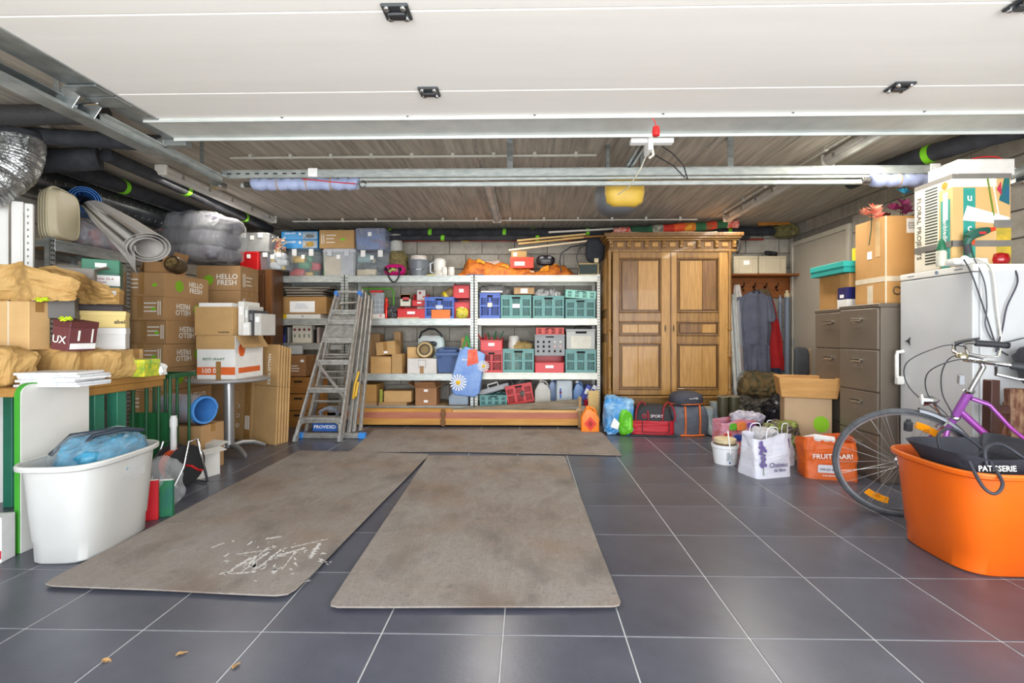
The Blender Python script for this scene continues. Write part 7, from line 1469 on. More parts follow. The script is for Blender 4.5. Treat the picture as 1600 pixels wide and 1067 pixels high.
# grey pipes
for i, (u, v, l) in enumerate(((1219, 466, 'slim grey plastic pipe standing in the corner, the left one'), (1226, 459, 'grey plastic pipe with a cream cap standing in the corner'))):
    p = P(u, v, 6.5); g = T('corner_pipe', l, 'pipe', (p.x, 6.5 - .06 * i, 0), 0, 'grey pipes standing in the back corner'); r = (.022, .035)[i]
    part('pipe', B().cyl((0, 0, 0), (0, 0, p.z - .05), r, n=18), mat('6f7a88', .4, var=.05), g, sm=1); part('pipe_cap', B().lathe([(r * 1.05, 0), (r * 1.05, .05), (r * .6, .055), (r * .6, .09)], 18, (0, 0, p.z - .05)), [mat('8a94a0', .4), mat('c8b890', .5)][i], g, sm=50)
# camouflage bag and rubbish bag
CAM2 = mat('7a6038', .8, c2='2e3626', sc=13, bump=.4, bs=20, thr=.5)
sack('camouflage army bag lying on dark clothes under the coats', 'bag', 'camouflage_bag', (P(1200, 650, 5.8).x, 6.0, .33), .52, .34, .3, CAM2, 4, .05, 6, .8, .6)
sack('camouflage and black boots bundled below the army bag', 'boots', 'boot_bundle', (P(1188, 665, 5.7).x, 5.86, 0), .56, .34, .33, mat('3a3630', .7, c2='8a8478', sc=20, thr=.66, bump=.5), 5, .05, 9, .8, .5)
g = T('camouflage_strap', 'olive webbing strap hanging in a loop in front of the boots', 'strap', (P(1178, 650, 5.62).x, 5.62, .14)); part('strap', B().tube([(-.15, 0, .12), (-.1, -.02, .06), (0, -.03, .03), (.1, -.02, .06), (.17, .0, .16)], .012, 6), mat('6f7458', .8), g, sm=60)
sack('black plastic rubbish bag bulging behind the white shopping bags', 'rubbish bag', 'rubbish_bag', (P(1232, 662, 5.4).x, 5.42, 0), .48, .38, .4, mat('24242c', .22, var=.2, sc=8, bump=.8, bs=14), 6, .05, 8, .9, .6)
# wooden tray on carton
p = P(1268, 675, 5.0)
g = carton('pale brown delivery carton with a green dot carrying the wooden tray', 'carton', (P(1268, 675, 4.75).x, 4.78, 0), .36, .26, .55, mat('b59a78', .8, var=.06, sc=4), tapev=0); g.location = (2.43, 4.24, 0); g.rotation_euler = (0, 0, RAD(-20))
part('green_dot', B().prism([(.1 + .06 * math.cos(a), .33 + .07 * math.sin(a)) for a in [k * PI / 9 for k in range(18)]], -.0015, 0), mat('84bd1c', .8, var=.06), g); text(g, 'VERSE', .04, WINK, (.12, -.002, .1)); text(g, 'BEZORGD', .035, WINK, (-.08, -.002, .2), (90, 90, 0))
g = T('wooden_tray', 'open pale wooden crate tray lying on the carton with green dot', 'tray', (2.43, 4.22, .5535), -20); TW = mat('c9995a', .6, c2='b07f40', sc=3, st3=(1, 6, 6))
def tray_ring(w, d, z): return [Vector((x * w / 2, d / 2 + y * d / 2 , z)) for x, y in ((-1, -1), (1, -1), (1, 1), (-1, 1))]
part('tray_front', B().add([(-.21, .0, 0), (.21, 0, 0), (.235, -.03, .17), (-.235, -.03, .17), (-.21, .012, 0), (.21, .012, 0), (.235, -.018, .17), (-.235, -.018, .17)], [(0, 1, 2, 3), (7, 6, 5, 4), (3, 2, 6, 7), (0, 4, 5, 1), (1, 5, 6, 2), (0, 3, 7, 4)]), TW, g, bv=.002)
part('tray_back', B().add([(-.21, .34, 0), (.21, .34, 0), (.235, .37, .17), (-.235, .37, .17), (-.21, .328, 0), (.21, .328, 0), (.235, .358, .17), (-.235, .358, .17)], [(3, 2, 1, 0), (4, 5, 6, 7), (3, 7, 6, 2), (0, 1, 5, 4), (1, 2, 6, 5), (0, 4, 7, 3)]), TW, g, bv=.002)
for s in (-1, 1): part('tray_side', B().add([(s * .21, .01, 0), (s * .21, .33, 0), (s * .235, .36, .17), (s * .235, -.02, .17), (s * .2, .01, 0), (s * .2, .33, 0), (s * .223, .36, .17), (s * .223, -.02, .17)], [(0, 1, 2, 3), (7, 6, 5, 4), (3, 2, 6, 7), (0, 4, 5, 1), (1, 5, 6, 2), (0, 3, 7, 4)]), TW, g, bv=.002)
part('tray_bottom', B().box(-.2, .012, .0, .2, .328, .008), TW, g)
# grey chair bag and red strip behind
g = T('grey_garment_bag', 'dark grey padded bag hanging beside the door behind the wooden tray', 'bag', (P(1256, 590, 5.6).x, 5.65, P(1256, 592, 5.6).z)); part('bag_body', blob(.16, .08, .36, 5, .012, 8, .6, .4, 24, 16), mat('4c4e54', .8, var=.12), g, sm=60); part('wooden_edge', B().box(.08, -.01, .0, .11, .03, .34), mat('b89a78', .7), g, bv=.003)
solo('wall_board', B().box(-.2, -.03, 0, .22, .03, P(1256, 592, 5.6).z - .002), mat('6a5a48', .7), 'brown box hidden behind the carton and wooden tray', 'box', (P(1262, 600, 5.7).x, 5.66, 0), bv=.004)

# things on the filing cabinets
HZ = HC + .001
g = T('open_carton', 'large brown moving carton on the front filing cabinet', 'carton', (2.71, 3.72, HZ)); cw, cdp, chh = .29, .33, P(1370, 337, 3.72).z - HZ
MC2 = mat('c99a5e', .8, c2='b98a50', sc=2.5, bump=.1, bs=20)
part('box_body', B().box(0, 0, 0, cw, cdp, .004).box(0, 0, 0, cw, .004, chh).box(0, cdp - .004, 0, cw, cdp, chh).box(0, .004, 0, .004, cdp - .004, chh).box(cw - .004, .004, 0, cw, cdp - .004, chh), MC2, g)
part('tape', B().box(-.0015, .13, 0, 0, .19, .15), CTAPE, g); part('tape', B().box(-.0018, 0, .17, cw, -.0, .21).box(-.0018, -.0018, .17, cw, 0, .21).box(-.0018, 0, .17, 0, cdp, .21), CTAPE, g)
part('label_sticker', B().box(-.0025, .14, .36, -.0, .19, .42), LABEL, g); part('label_sticker', B().box(.16, -.0015, chh - .13, .25, 0, chh - .02), LABEL, g); text(g, 'FRAGILE\nROOM 1\nBOOKS', .018, INK, (.205, -.002, chh - .075))
part('corner_tape', B().box(.0, -.0015, .0, .012, 0, chh), CTAPE, g)
part('film_patch', B().box(-.002, .05, chh - .3, -.0005, .1, chh - .03), mat('d8b888', .15), g)
part('recycle_mark', B().tube([(.09 + .03 * math.cos(a), -.0015, .1 + .03 * math.sin(a)) for a in [k * PI / 4 for k in range(8)]], .006, 4, closed=True), mat('5a4a30'), g)
# flowers in the carton
def flower(b, c, r, n, seed):
    for k in range(n):
        a = 2 * PI * k / n + seed; e = .3 + .5 * ((k * 7 + seed) % 3) / 3
        p0 = Vector(c); d = Vector((math.cos(a) * math.cos(e), math.sin(a) * math.cos(e), math.sin(e))); s_ = d.cross(Vector((0, 0, 1))).normalized()
        p1 = p0 + d * r * .6; p2 = p0 + d * r; b.add([p0, p1 + s_ * r * .22, p2, p1 - s_ * r * .22 + Vector((0, 0, .004))], [(0, 1, 2, 3)])
for i, (u, v, c, l, yy) in enumerate(((1362, 330, 'e8a888', 'peach and red artificial flowers poking out of the carton', 3.82), (1407, 322, '8a2858', 'dark magenta artificial flowers in the carton next to the striped box', 3.8), (1413, 296, '30a0c8', 'bright blue artificial flower standing highest in the carton', 3.82), (1385, 334, '5a1018', 'dark red artificial leaves in the middle of the carton', 3.85))):
    q = P(u, v, yy); g = T('artificial_flower', l, 'flower', (q.x, yy, q.z - .06), 0, 'artificial flowers in the tall carton'); r = [.065, .065, .05, .05][i]
    part('stem', B().tube([(.0, .03, -.2), (.01, .02, -.08), (0, 0, .05)], .004, 5), mat('3a4a2a'), g)
    for j in range(4 if i < 2 else 2):
        b = B(); flower(b, (0, 0, 0), r, 9, j + i); part('petals', b, mat(c, .6, c2=['c83828', '6a1848', '2080b0', '3a0c10'][i], sc=18), g, loc=((j - 1.5) * .035 if i < 2 else 0, (j % 2) * .03, .03 + .02 * (j % 3)), rot=(RAD(20 * j), RAD(30 - 20 * j), 0))
# small boxes on rear filing cabinet
HZ2 = HC - .009
def side_box(name, label, cat, x0, y0, y1, z, h, d, m, ml=None, lid=0, stick=None):
    g = T(name, label, cat, (x0 + d / 2, (y0 + y1) / 2, z)); L = y1 - y0
    part('box_body', B().box(-d / 2 + .002 * bool(lid), -L / 2 + .002 * bool(lid), 0, d / 2, L / 2 - .002 * bool(lid), h * (1 - lid)), m, g, bv=.002)
    if lid: part('lid', B().box(-d / 2 - .004, -L / 2 - .004, h * (1 - lid), d / 2 + .004, L / 2 + .004, h), ml, g, bv=.003)
    if stick: part('label_sticker', B().box(-d / 2 - .0015, stick[0], stick[1], -d / 2, stick[2], stick[3]), LABEL, g)
    return g
side_box('open_box', 'brown open-sided carton standing on the rear filing cabinet', 'carton', 2.72, 4.28, 4.56, HZ2, .3, .2, mat('ad8148', .8, var=.1))
side_box('white_box', 'flat white box at the bottom beside the tall moving carton', 'box', 2.7, 4.14, 4.27, HZ2, .075, .22, paper('e4e2de'))
side_box('navy_box', 'navy blue box with a white label on the flat white box', 'box', 2.7, 4.14, 4.265, HZ2 + .076, .1, .2, mat('1f1f5c', .5), stick=(-.02, .012, .03, .04))
side_box('brown_box', 'small brown carton above the navy box', 'carton', 2.72, 4.14, 4.27, HZ2 + .177, .12, .2, mat('b98d54', .8))
side_box('teal_lid_box', 'turquoise lid box lying on top of the small cartons', 'box', 2.66, 4.12, 4.6, HZ2 + .301, .095, .3, mat('1f9a94', .45, var=.05), mat('2aa8a0', .45, var=.05), lid=.5)
side_box('yellow_file', 'yellow folder sticking up between turquoise lid and moving carton', 'folder', 2.78, 4.14, 4.2, HZ2 + .4, .11, .2, plastic('d8c820', .5))

# things on the freezer
FZ = HF + .001
g = T('striped_carton', 'big floral carton with black stripes and teal bands, strapped with grey tape', 'carton', (2.735, 3.17, FZ)); w, d, h = .37, .3, P(1480, 272, 3.17).z - FZ
FB = mat('cfae78', .75, c2='cfa768', sc=2.5)
part('box_body', B().box(0, 0, 0, w, d, h), FB, g, bv=.003)
part('striped_panel', B().box(-.0015, .1, 0, 0, d, h), paper('e0d8c4'), g)
for k in range(26): part('stripe', B().box(-.0025, .11, .04 + k * .02, -.0015, .21, .05 + k * .02), mat('2e3a34'), g)
text(g, 'FLORAL PROJECTS', .052, mat('5a544a'), (-.003, .262, h * .5), (90, 90, -90))
part('teal_band', B().box(-.0015, .015, 0, .0, .085, h * .74), mat('3a9488', .7), g); text(g, 'aanbiedingen', .045, WINK, (-.003, .05, h * .36), (90, 90, -90))
part('teal_band', B().box(.07, -.0015, .02, .145, 0, h * .85), mat('2f9a8c', .7), g); text(g, 'u\nt\nc\nh', .07, WINK, (.108, -.003, h * .5), (90, 0, 0), ls=1.4)
part('white_panel', B().box(.0, -.001, h * .86, .28, -.0, h).box(-.001, 0, h * .86, 0, .1, h), paper('dedad0'), g)
part('orange_emblem', B().prism([(.055 + .024 * math.cos(a), h * .9 + .024 * math.sin(a)) for a in [k * PI / 8 for k in range(16)]], -.0025, -.001, 'x'), mat('e08a28'), g)
part('label_sticker', B().box(-.0035, .03, h * .52, -.002, .065, h * .82), LABEL, g)
part('white_paper', B().add([(.06, -.004, h * .5), (.35, -.004, h * .45), (.36, -.004, h * .53), (.09, -.004, h * .66)], [(0, 1, 2, 3)]), paper('dcdcd6'), g)
part('grey_tape', B().box(-.004, -.004, .13, w + .001, -.001, .17).box(-.004, -.004, .13, -.001, d, .17), mat('7d7a74', .3), g)
part('grey_tape', B().box(.26, -.006, .25, w + .002, -.004, .3), mat('7d7a74', .3), g)
part('grey_tape', B().box(-.002, -.003, h - .03, w + .002, d + .002, h + .002), mat('7d7a74', .35), g)
for x, c in ((.25, '6f8a2a'), (.28, 'e8e4d8')): part('printed_stem', B().tube([(x - .03, -.002, h - .03), (x - .01, -.002, h - .15), (x + .01, -.002, h * .55)], .005, 4), mat(c), g)
part('printed_tulip', B().prism([(w - .075, h - .17), (w - .01, h - .2), (w - .01, h - .03), (w - .04, h - .02)], -.002, 0), mat('1f6a4a', .7, c2='1f5a8a', sc=12), g); part('printed_tulip', B().prism([(w - .09, h - .1), (w - .06, h - .14), (w - .065, h - .05)], -.003, -.001), mat('b8284a'), g)
part('green_panel', B().box(w - .09, -.002, .0, w, 0, .3), mat('8a8a3a', .7, c2='d8b030', sc=10), g)
g = T('white_carton', 'flat white carton lying on top of the striped floral carton', 'carton', (2.8, 3.2, FZ + h + .003)); part('box_body', B().box(-.0, 0, 0, .36, .24, .1), paper('dcd8d2'), g, bv=.003); part('top_flap', B().box(0, 0, .1, .36, .118, .103), paper('dcd8d2'), g)
solo('red_string', B().tube([(0, 0, .004), (.06, -.0, .02), (.16, -.0, .02), (.2, 0, .004)], .004, 6), REDP, 'thin red string lying on the white carton edge', 'string', (2.9, 3.22, FZ + h + .107), sm=60)
g = T('glue_bottle', 'clear squeeze bottle with a green cap on the freezer', 'bottle', (P(1475, 415, 3.12).x, 3.14, FZ)); part('bottle_body', B().lathe([(.026, 0), (.028, .01), (.028, .09), (.022, .1)], 20), mat('c8c8b8', .2, c2='5a4a2a', sc=20, thr=.66), g, sm=50); part('cap', B().lathe([(.024, .1), (.024, .12), (.016, .16), (.006, .175)], 16), mat('1f6a4a', .4), g, sm=50)
# cordless screwdriver
g = T('cordless_drill', 'green and red cordless screwdriver standing on its battery grip', 'drill', (P(1518, 400, 3.1).x, 3.12, FZ + .045), 0); DG = mat('24584a', .4, var=.08)
part('grip', B().tube([(.01, 0, 0), (0, 0, .05), (-.01, 0, .1), (.01, 0, .14)], [.022, .019, .02, .026], 14), DG, g, sm=60)
part('motor_housing', B().tube([(-.01, 0, .13), (.03, 0, .155), (.08, 0, .17), (.12, 0, .18)], [.024, .03, .028, .02], 16), DG, g, sm=60)
part('chuck', B().tube([(.12, 0, .18), (.16, 0, .188)], [.018, .012], 14), plastic('e04a20'), g, sm=50); part('trigger', B().box(.015, -.008, .09, .035, .008, .125), plastic('e04a20'), g, bv=.003); part('soft_grip', B().tube([(-.005, -.005, .03), (-.018, -.005, .09)], [.018, .018], 12), mat('3a3c40', .7), g, sm=50); part('red_badge', B().box(.04, -.032, .15, .08, -.028, .165), plastic('c8303a'), g)
g = T('charging_base', 'round white charging base with plug sockets at the freezer edge', 'power strip', (P(1512, 405, 3.08).x - .01, 3.1, FZ)); part('base_body', B().box(-.09, -.045, 0, .12, .05, .042), mat('e4e2de', .35), g, bv=.015, seg=3, sm=50); part('socket_ring', B().lathe([(.03, 0), (.026, -.008), (.02, -.002)], 24, (-.03, -.045, .025), M=Matrix.Rotation(-PI / 2, 3, 'X')), WHITE, g, sm=50)
solo('red_lantern', B().lathe([(.02, 0), (.045, .012), (.055, .045), (.045, .08), (.015, .092)], 24), mat('a81418', .15, var=.1, coat=.5), 'shiny red round lantern on the freezer by the wall', 'lantern', (P(1568, 410, 3.15).x, 3.18, FZ), sm=60)
solo('black_tray', B().box(-.09, 0, 0, .09, .1, .03), mat('1c1c1e', .5), 'black plastic case lying between the drill and red lantern', 'case', (P(1545, 405, 3.15).x - .02, 3.19, FZ), bv=.006)
for i, (pts, c, r, l) in enumerate((
    ([(1514, 404), (1519, 430), (1540, 490), (1553, 530), (1560, 545), (1575, 555)], '3a3c44', .004, 'dark cable hanging from the white charging base down the freezer'),
    ([(1530, 402), (1538, 440), (1542, 480), (1540, 510), (1558, 535), (1600, 528)], '4a4e58', .0035, 'thin grey cable looping down the freezer side'),
    ([(1535, 402), (1550, 420), (1558, 480), (1564, 530), (1561, 556)], 'e0ded0', .006, 'thick cream cable hanging down the freezer side'),
    ([(1592, 413), (1590, 440), (1573, 480), (1566, 515), (1556, 550)], '3a3c48', .0045, 'dark blue cable hanging nearest the right picture edge'))):
    q = [P(u, v, 3.0) for u, v in pts]; q = [a + Vector((0, .035 * (j == 0), 0)) for j, a in enumerate(q)]
    s_ = []
    for k in range(len(q) - 1):
        a0, a1, a2, a3 = q[max(k - 1, 0)], q[k], q[k + 1], q[min(k + 2, len(q) - 1)]
        for t in [a / 5 for a in range(5)]: s_.append(.5 * ((2 * a1) + (a2 - a0) * t + (2 * a0 - 5 * a1 + 4 * a2 - a3) * t * t + (3 * a1 - a0 - 3 * a2 + a3) * t ** 3))
    g = T('cable', l, 'cable', q[0], 0, None); part('cord', B().tube([a - q[0] for a in s_ + [q[-1]]], r, 8), mat(c, .5), g, sm=60)

# wall shelf with trowel and saw on the far right
g = T('wall_shelf', 'brown wall shelf with curved bracket at the right edge', 'shelf', (3.4, 2.96, P(1590, 345, 2.9).z))
part('shelf_board', B().box(-.2, -.3, 0, .17, .2, .02).mul(Matrix.Rotation(RAD(0), 4, 'Z')), mat('9a5228', .4, c2='7c3c18', sc=6), g, bv=.004); part('bracket', B().prism([(0, 0), (-.2, 0), (-.14, -.04), (-.06, -.06), (0, -.14)], -.1, -.08, 'y'), mat('7c3c18', .5), g, bv=.003)
g = T('garden_trowel', 'dark metal trowel with black handle lying on the wall shelf', 'trowel', (3.2, 2.8, P(1590, 345, 2.9).z + .024), 160); part('blade', B().add([(0, -.02, 0), (.16, -.012, -.0), (.2, 0, 0), (.16, .012, 0), (0, .02, 0), (0, -.02, .004), (.16, -.012, .004), (.2, 0, .004), (.16, .012, .004), (0, .02, .004)], [(4, 3, 2, 1, 0), (5, 6, 7, 8, 9), (0, 1, 6, 5), (1, 2, 7, 6), (2, 3, 8, 7), (3, 4, 9, 8), (4, 0, 5, 9)]), mat('6a6860', .4, .7), g); part('handle', B().tube([(0, 0, .008), (-.1, 0, .014)], [.01, .014], 10), BLACKP, g, sm=60)
g = T('grey_pad', 'grey quilted pad standing on the wall shelf at the right edge', 'pad', (3.36, 2.86, P(1590, 345, 2.9).z + .021)); part('pad_body', B().box(-.1, 0, 0, .12, .07, .17), mat('6c6c74', .8, c2='55555c', sc=20), g, bv=.012, seg=2); 
for k in range(4): part('quilt_ridge', B().bar((-.09 + .05 * k, -.002, .01), (-.04 + .05 * k, -.002, .16), .02, .006, (0, 1, 0)), mat('8a8a90', .8), g, bv=.002)
g = T('wicker_piece', 'yellow wooden barrel-like block on the grey pad, upper right edge', 'block', (3.37, 2.84, P(1590, 345, 2.9).z + .193)); part('block_body', B().box(-.07, 0, 0, .09, .1, .14), mat('d89a40', .5, c2='b87420', sc=6, st3=(1, 1, 5)), g, bv=.01, seg=2)
for k in range(3): part('groove', B().box(-.071, -.001, .03 + .04 * k, .091, 0, .034 + .04 * k), mat('8a5418'), g)

# ------------------------------------------------------------------ bags in front of the wardrobe
def bagpos(u, v, dy=0):
    q = PZ(u, v); return Vector((q.x, q.y + dy, 0))
p = bagpos(968, 681, .0)
g = T('plastic_shopping_bag', 'blue and lime green plastic shopping bag next to the jerrycan', 'shopping bag', p)
part('bag_body', blob(.28, .22, .4, 5, .04, 7, .5, .4, 48, 26).mul(Matrix.Translation((0, .12, 0))), mat('2f86c8', .35, c2='a8cce0', sc=7, thr=.55, bump=.4, bs=14), g)
part('green_print', blob(.15, .1, .3, 7, .02, 12, .7, .7, 30, 18).mul(Matrix.Translation((.07, .03, 0))), mat('6ac820', .4, c2='3f8f20', sc=12, thr=.6), g)
part('white_print', B().prism([(-.1, .1), (-.02, .07), (.0, .14), (-.06, .2)], -.012, .0), WHITE, g)
# sports bag
p = bagpos(1020, 682)
g = T('sports_bag', 'black and red sports bag with piped handles, beside the blue plastic bag', 'bag', p, -6)
def bagbox(w, d, h, e=.4, nn=24, n=44, amp=.006, seed=1, top=.75):
    R = []
    for j in range(nn + 1):
        t = j / nn; k = 1 if t < .5 else 1 - (1 - top) * ((t - .5) / .5) ** 1.5
        if t > .93: k *= 1 - (t - .93) * 5
        if t < .06: k *= .94 + t
        R.append([Vector((sup(a, w / 2 * k, 0, e)[0], d / 2 + sup(a, 1, d / 2 * k, e)[1], t * h)) + Vector((1, 1, 0)) * amp * nz((math.cos(a) * 2, t * 5, math.sin(a) * 2), 1.5, seed) for a in [2 * PI * i / n for i in range(n)]])
    return B().loft(R)
part('upper_body', bagbox(.46, .3, .33, top=.72).mul(Matrix.Translation((0, 0, .0))), mat('26262a', .7, bump=.2), g, sm=60)
part('red_panel', bagbox(.475, .31, .17, top=1).mul(Matrix.Translation((0, -.006, .01))), mat('b81828', .6, var=.08, bump=.15), g, sm=60)
part('base', B().box(-.24, -.01, 0, .24, .31, .02), BLACKP, g, bv=.006)
part('black_pocket', B().box(-.11, -.022, .045, .17, -.01, .05).box(.165, -.022, .045, .172, -.01, .17).box(-.115, -.022, .045, -.108, -.01, .17), BLACKP, g, bv=.002)
for x in (-.15, .13): part('handle', B().tube(cr([(x - .03, -.01, .17), (x - .02, .01, .28), (x + .02, .06, .35), (x + .07, .1, .345), (x + .1, .02, .26), (x + .1, -.01, .17)]), .01, 8), mat('8a1826', .7), g, sm=60)
text(g, 'SPORT', .045, mat('d8c8cc'), (.04, -.012, .22)); part('emblem', B().tube([(-.09 + .02 * math.cos(a), -.008, .22 + .02 * math.sin(a)) for a in [k * PI / 5 for k in range(10)]], .004, 4, closed=True), mat('d83048'), g)
# rucksack
p = bagpos(1081, 682)
g = T('backpack', 'grey rucksack with orange straps and domed lid, standing upright', 'backpack', p, 4); GRB = mat('5d616c', .7, c2='4c505a', sc=12, bump=.15)
part('main_body', bagbox(.44, .28, .33, e=.6, top=.8), GRB, g, sm=60); part('top_lid', blob(.36, .28, .19, 3, .006, 6, .8, .8, 36, 18).mul(Matrix.Translation((-.01, .14, .29))), mat('3a3c46', .7, bump=.2), g, sm=60)
for x in (-.07, .09): part('orange_strap', B().tube([(x, -.0, .02), (x, -.012, .15), (x, -.0, .28), (x + .01, .04, .33)], .011, 8), mat('d0672a', .6), g, sm=60)
for z, r in ((.345, .17), (.375, .15)): part('orange_piping', B().tube([(-.01 + r * 1.05 * math.cos(a), .14 + r * .82 * math.sin(a), z) for a in [k * PI / 12 for k in range(24)]], .006, 6, closed=True), mat('d0672a', .6), g, sm=60)
part('orange_base', B().tube([(-.13, -.01, .015), (0, -.02, .012), (.13, -.01, .015)], .012, 8), mat('d0672a', .6), g, sm=60); text(g, 'ALPINE', .03, mat('c8c8cc'), (.02, .0, .41), (55, 0, 0))
# rubber boots
def boot(label, u, v, h, m, rz, gr, s=1.0, fl=1.0):
    p = bagpos(u, v, .05); g = T('rubber_boot', label, 'boot', p, rz, gr)
    R = []; n = 24
    for z, cx, a, b in ((0, -.07, .125, .042), (.03, -.07, .128, .044), (.06, -.05, .105, .04), (.09, -.02, .07, .04), (.13, 0, .052, .042), (.2, .0, .056, .05), (h * .8, .0, .062, .056), (h, 0, .064, .058)):
        R.append([Vector((sup(q, b * s, 0, .9)[0], cx + sup(q, 1, a * s, .9)[1], z)) for q in [2 * PI * i / n for i in range(n)]])
    I = [[Vector((v_.x * .92, v_.y * .92, h - dz)) for v_ in R[-1]] for dz in (0, .06)]
    part('boot_shaft', B().loft(R + I), m, g, sm=60); part('sole', B().loft([[Vector((v_.x * 1.05, v_.y * 1.03, z)) for v_ in R[0]] for z in (0, .018)]), RUBBER, g)
    part('top_band', B().tube([v_ * 1.0 for v_ in R[-1]], .004, 6, closed=True), mat('b8a888', .6), g, sm=60)
OL, GRY = mat('4f4c38', .45, var=.12), mat('8f9a9e', .4, var=.08)
boot('olive rubber boot, the left of the tall pair beside the wardrobe', 1132, 676, .40, OL, 0, 'rubber boots by the wardrobe')
boot('olive rubber boot, the right of the tall pair beside the wrapped poles', 1149, 676, .40, OL, 6, 'rubber boots by the wardrobe')
boot('shorter grey rubber boot in front, next to the rucksack', 1110, 679, .29, GRY, -4, 'rubber boots by the wardrobe')
boot('shorter grey rubber boot behind its pair, next to the olive boots', 1120, 673, .32, GRY, 5, 'rubber boots by the wardrobe')
# white bucket with sponge
p = bagpos(1139, 727, .08)
g = T('white_bucket', 'white plastic bucket with a brush and sponge on top, on the tiles', 'bucket', p); part('bucket_shell', B().lathe([(.088, 0), (.105, .135), (.112, .14), (.112, .165), (.1, .165), (.085, .01)], 36), mat('dfe0e2', .35, var=.04), g, sm=40); part('small_label', B().box(-.025, -.104, .04, .02, -.1, .11), mat('c8ccd0', .5, c2='8a9098', sc=60), g); part('blue_mark', B().lathe([(.008, 0), (.006, .003)], 12, (-.0, -.1, .025), M=Matrix.Rotation(PI / 2, 3, 'X')), plastic('2a4a8a'), g)
g = T('sponge', 'beige sponge disc on a brown pad resting on the white bucket', 'sponge', p + Vector((0, 0, .166))); part('brown_pad', B().lathe([(.08, 0), (.085, .012)], 28), mat('8a6848', .8), g); part('sponge_body', B().lathe([(.088, .012), (.093, .025), (.09, .045), (.08, .05)], 28), mat('d0bf9a', .9, var=.12, sc=20, bump=.4), g, sm=40)
solo('white_stick', B().bar((0, 0, 0), (-.012, .03, .19), .012, .008), WHITE, 'white plastic spatula sticking up in front of the sponge', 'spatula', p + Vector((0, -.118, .1)), bv=.002)
# white carrier bags with lavender print
WT = mat('dcdce6', .55, c2='cfcfdc', sc=5, bump=.15, bs=16)
PU = mat('5d4a8a', .6, c2='7a6aa0', sc=14)
def whitebag(label, loc, w, d, h, rz, seed, printed=1):
    g = tote(label, 'carrier_bag', loc, w, d, h, WT, rz, seed, amp=.01, td=.75, tw=1.02, fr=9, hh=.07, hr=.004, hm=mat('e8e8ee', .5))
    if printed:
        random.seed(seed); 
        for i in range(22):
            t = i / 22; x, z = -w * .36 + .02 * math.sin(i * 2.1) + random.uniform(-.02, .02), h * (.28 + .6 * t)
            part('lavender_flower', blob(.026, .006, .024, i, .004, 30, nu=10, nv=5).mul(Matrix.Translation((x, -.012 + .03 * t, z)) @ Matrix.Rotation(random.uniform(-1, 1), 4, 'Y')), PU, g)
        part('lavender_stem', B().tube([(-w * .36, -.012, h * .1), (-w * .37, -.012, h * .3), (-w * .35, .0, h * .7)], .003, 5), mat('7a8a6a'), g)
        text(g, 'Chateau', .05, mat('6a628a'), (w * .04, -.016, h * .33)); text(g, 'de Bien', .036, mat('6a628a'), (w * .08, -.016, h * .2))
    return g
p = bagpos(1214, 748); whitebag('white carrier bag with purple lavender print and rope handles, nearest the bucket', (p.x - .0, p.y + .02, 0), .33, .24, .31, 16, 3)
p = bagpos(1243, 737); g = whitebag('second white carrier bag squeezed between the lavender bag and orange bag', (p.x + .02, p.y + .16, 0), .2, .2, .28, 22, 8, 0)
part('lavender_print', B().prism([(-.02, .12), (.0, .1), (.012, .16), (.004, .24), (-.02, .2)], -.012, -.008), PU, g)
sack('grey crumpled newspaper stuffed in the front white bag', 'newspaper', 'newspaper', (P(1190, 690, 4.0).x, 3.98, .2), .2, .12, .14, mat('a8a4a4', .7, c2='c8c8cc', sc=9), 3, .025, 12)
g = sack('colourful crumpled wrappers sticking out between the white bags', 'wrappers', 'wrappers', (P(1222, 688, 4.2).x, 4.2, .15), .3, .14, .2, mat('4a3a3a', .4, c2='a8c040', sc=12, thr=.6), 5, .03, 14)
# multicoloured bag
p = bagpos(1165, 714, .1)
g = tote('multicoloured shopping bag with fruit print behind the white bucket', 'fruit_bag', p, .34, .22, .3, mat('c8553a', .45, c2='c8a8c8', sc=6, bump=.2), 8, 4, amp=.012, handles=0, cat='shopping bag')
for x, z, c, r in ((-.06, .24, '5aa82a', .04), (.02, .24, 'e08040', .05), (-.12, .16, 'c83020', .035), (.12, .25, '7a4a9a', .035), (-.02, .14, '3048a0', .04), (.02, .05, 'd84020', .045), (-.06, .03, 'e8e4e8', .035)): part('fruit_print', blob(r * 2, .01, r * 1.6, int(z * 90), .006, 20, nu=16, nv=8).mul(Matrix.Translation((x, -.0 + .03 * z / .3, z - r * .6))), mat(c, .5, c2=c, sc=20), g)
sack('white and grey plastic film slumped over the fruit-printed bag', 'plastic film', 'plastic_film', (p.x + .12, p.y + .14, .26), .3, .16, .1, mat('c0bcc8', .3, c2='8a8494', sc=10), 4, .03, 14)
# orange bag
p = bagpos(1300, 752)
OB = mat('dc6418', .5, c2='c85410', sc=6, bump=.2, bs=14)
g = tote('orange shopping bag with white letters between the white bags and bicycle wheel', 'shopping_bag', (p.x + .02, p.y + .03, 0), .36, .24, .3, OB, -14, 6, amp=.012, td=.8, tw=1.05, hh=-.02, hr=.008)
text(g, 'FRUITBAAR!', .05, WINK, (-.0, -.014, .18), (87, -3, 0)); part('white_tab', B().prism(rr(-.1, .055, .05, .115, .015), -.014, -.01), paper('d8d4dc'), g); text(g, '078 629 066', .022, INK, (-.03, -.016, .08)); text(g, 'IS DE NIEUWE KLASSE', .014, WINK, (.0, -.016, .035))
part('white_lining', B().tube([(-.17, .1, .29), (-.1, .05, .305), (.02, .03, .3), (.03, .06, .285)], [.012, .03, .024, .01], 8), paper('dcd8d8'), g)
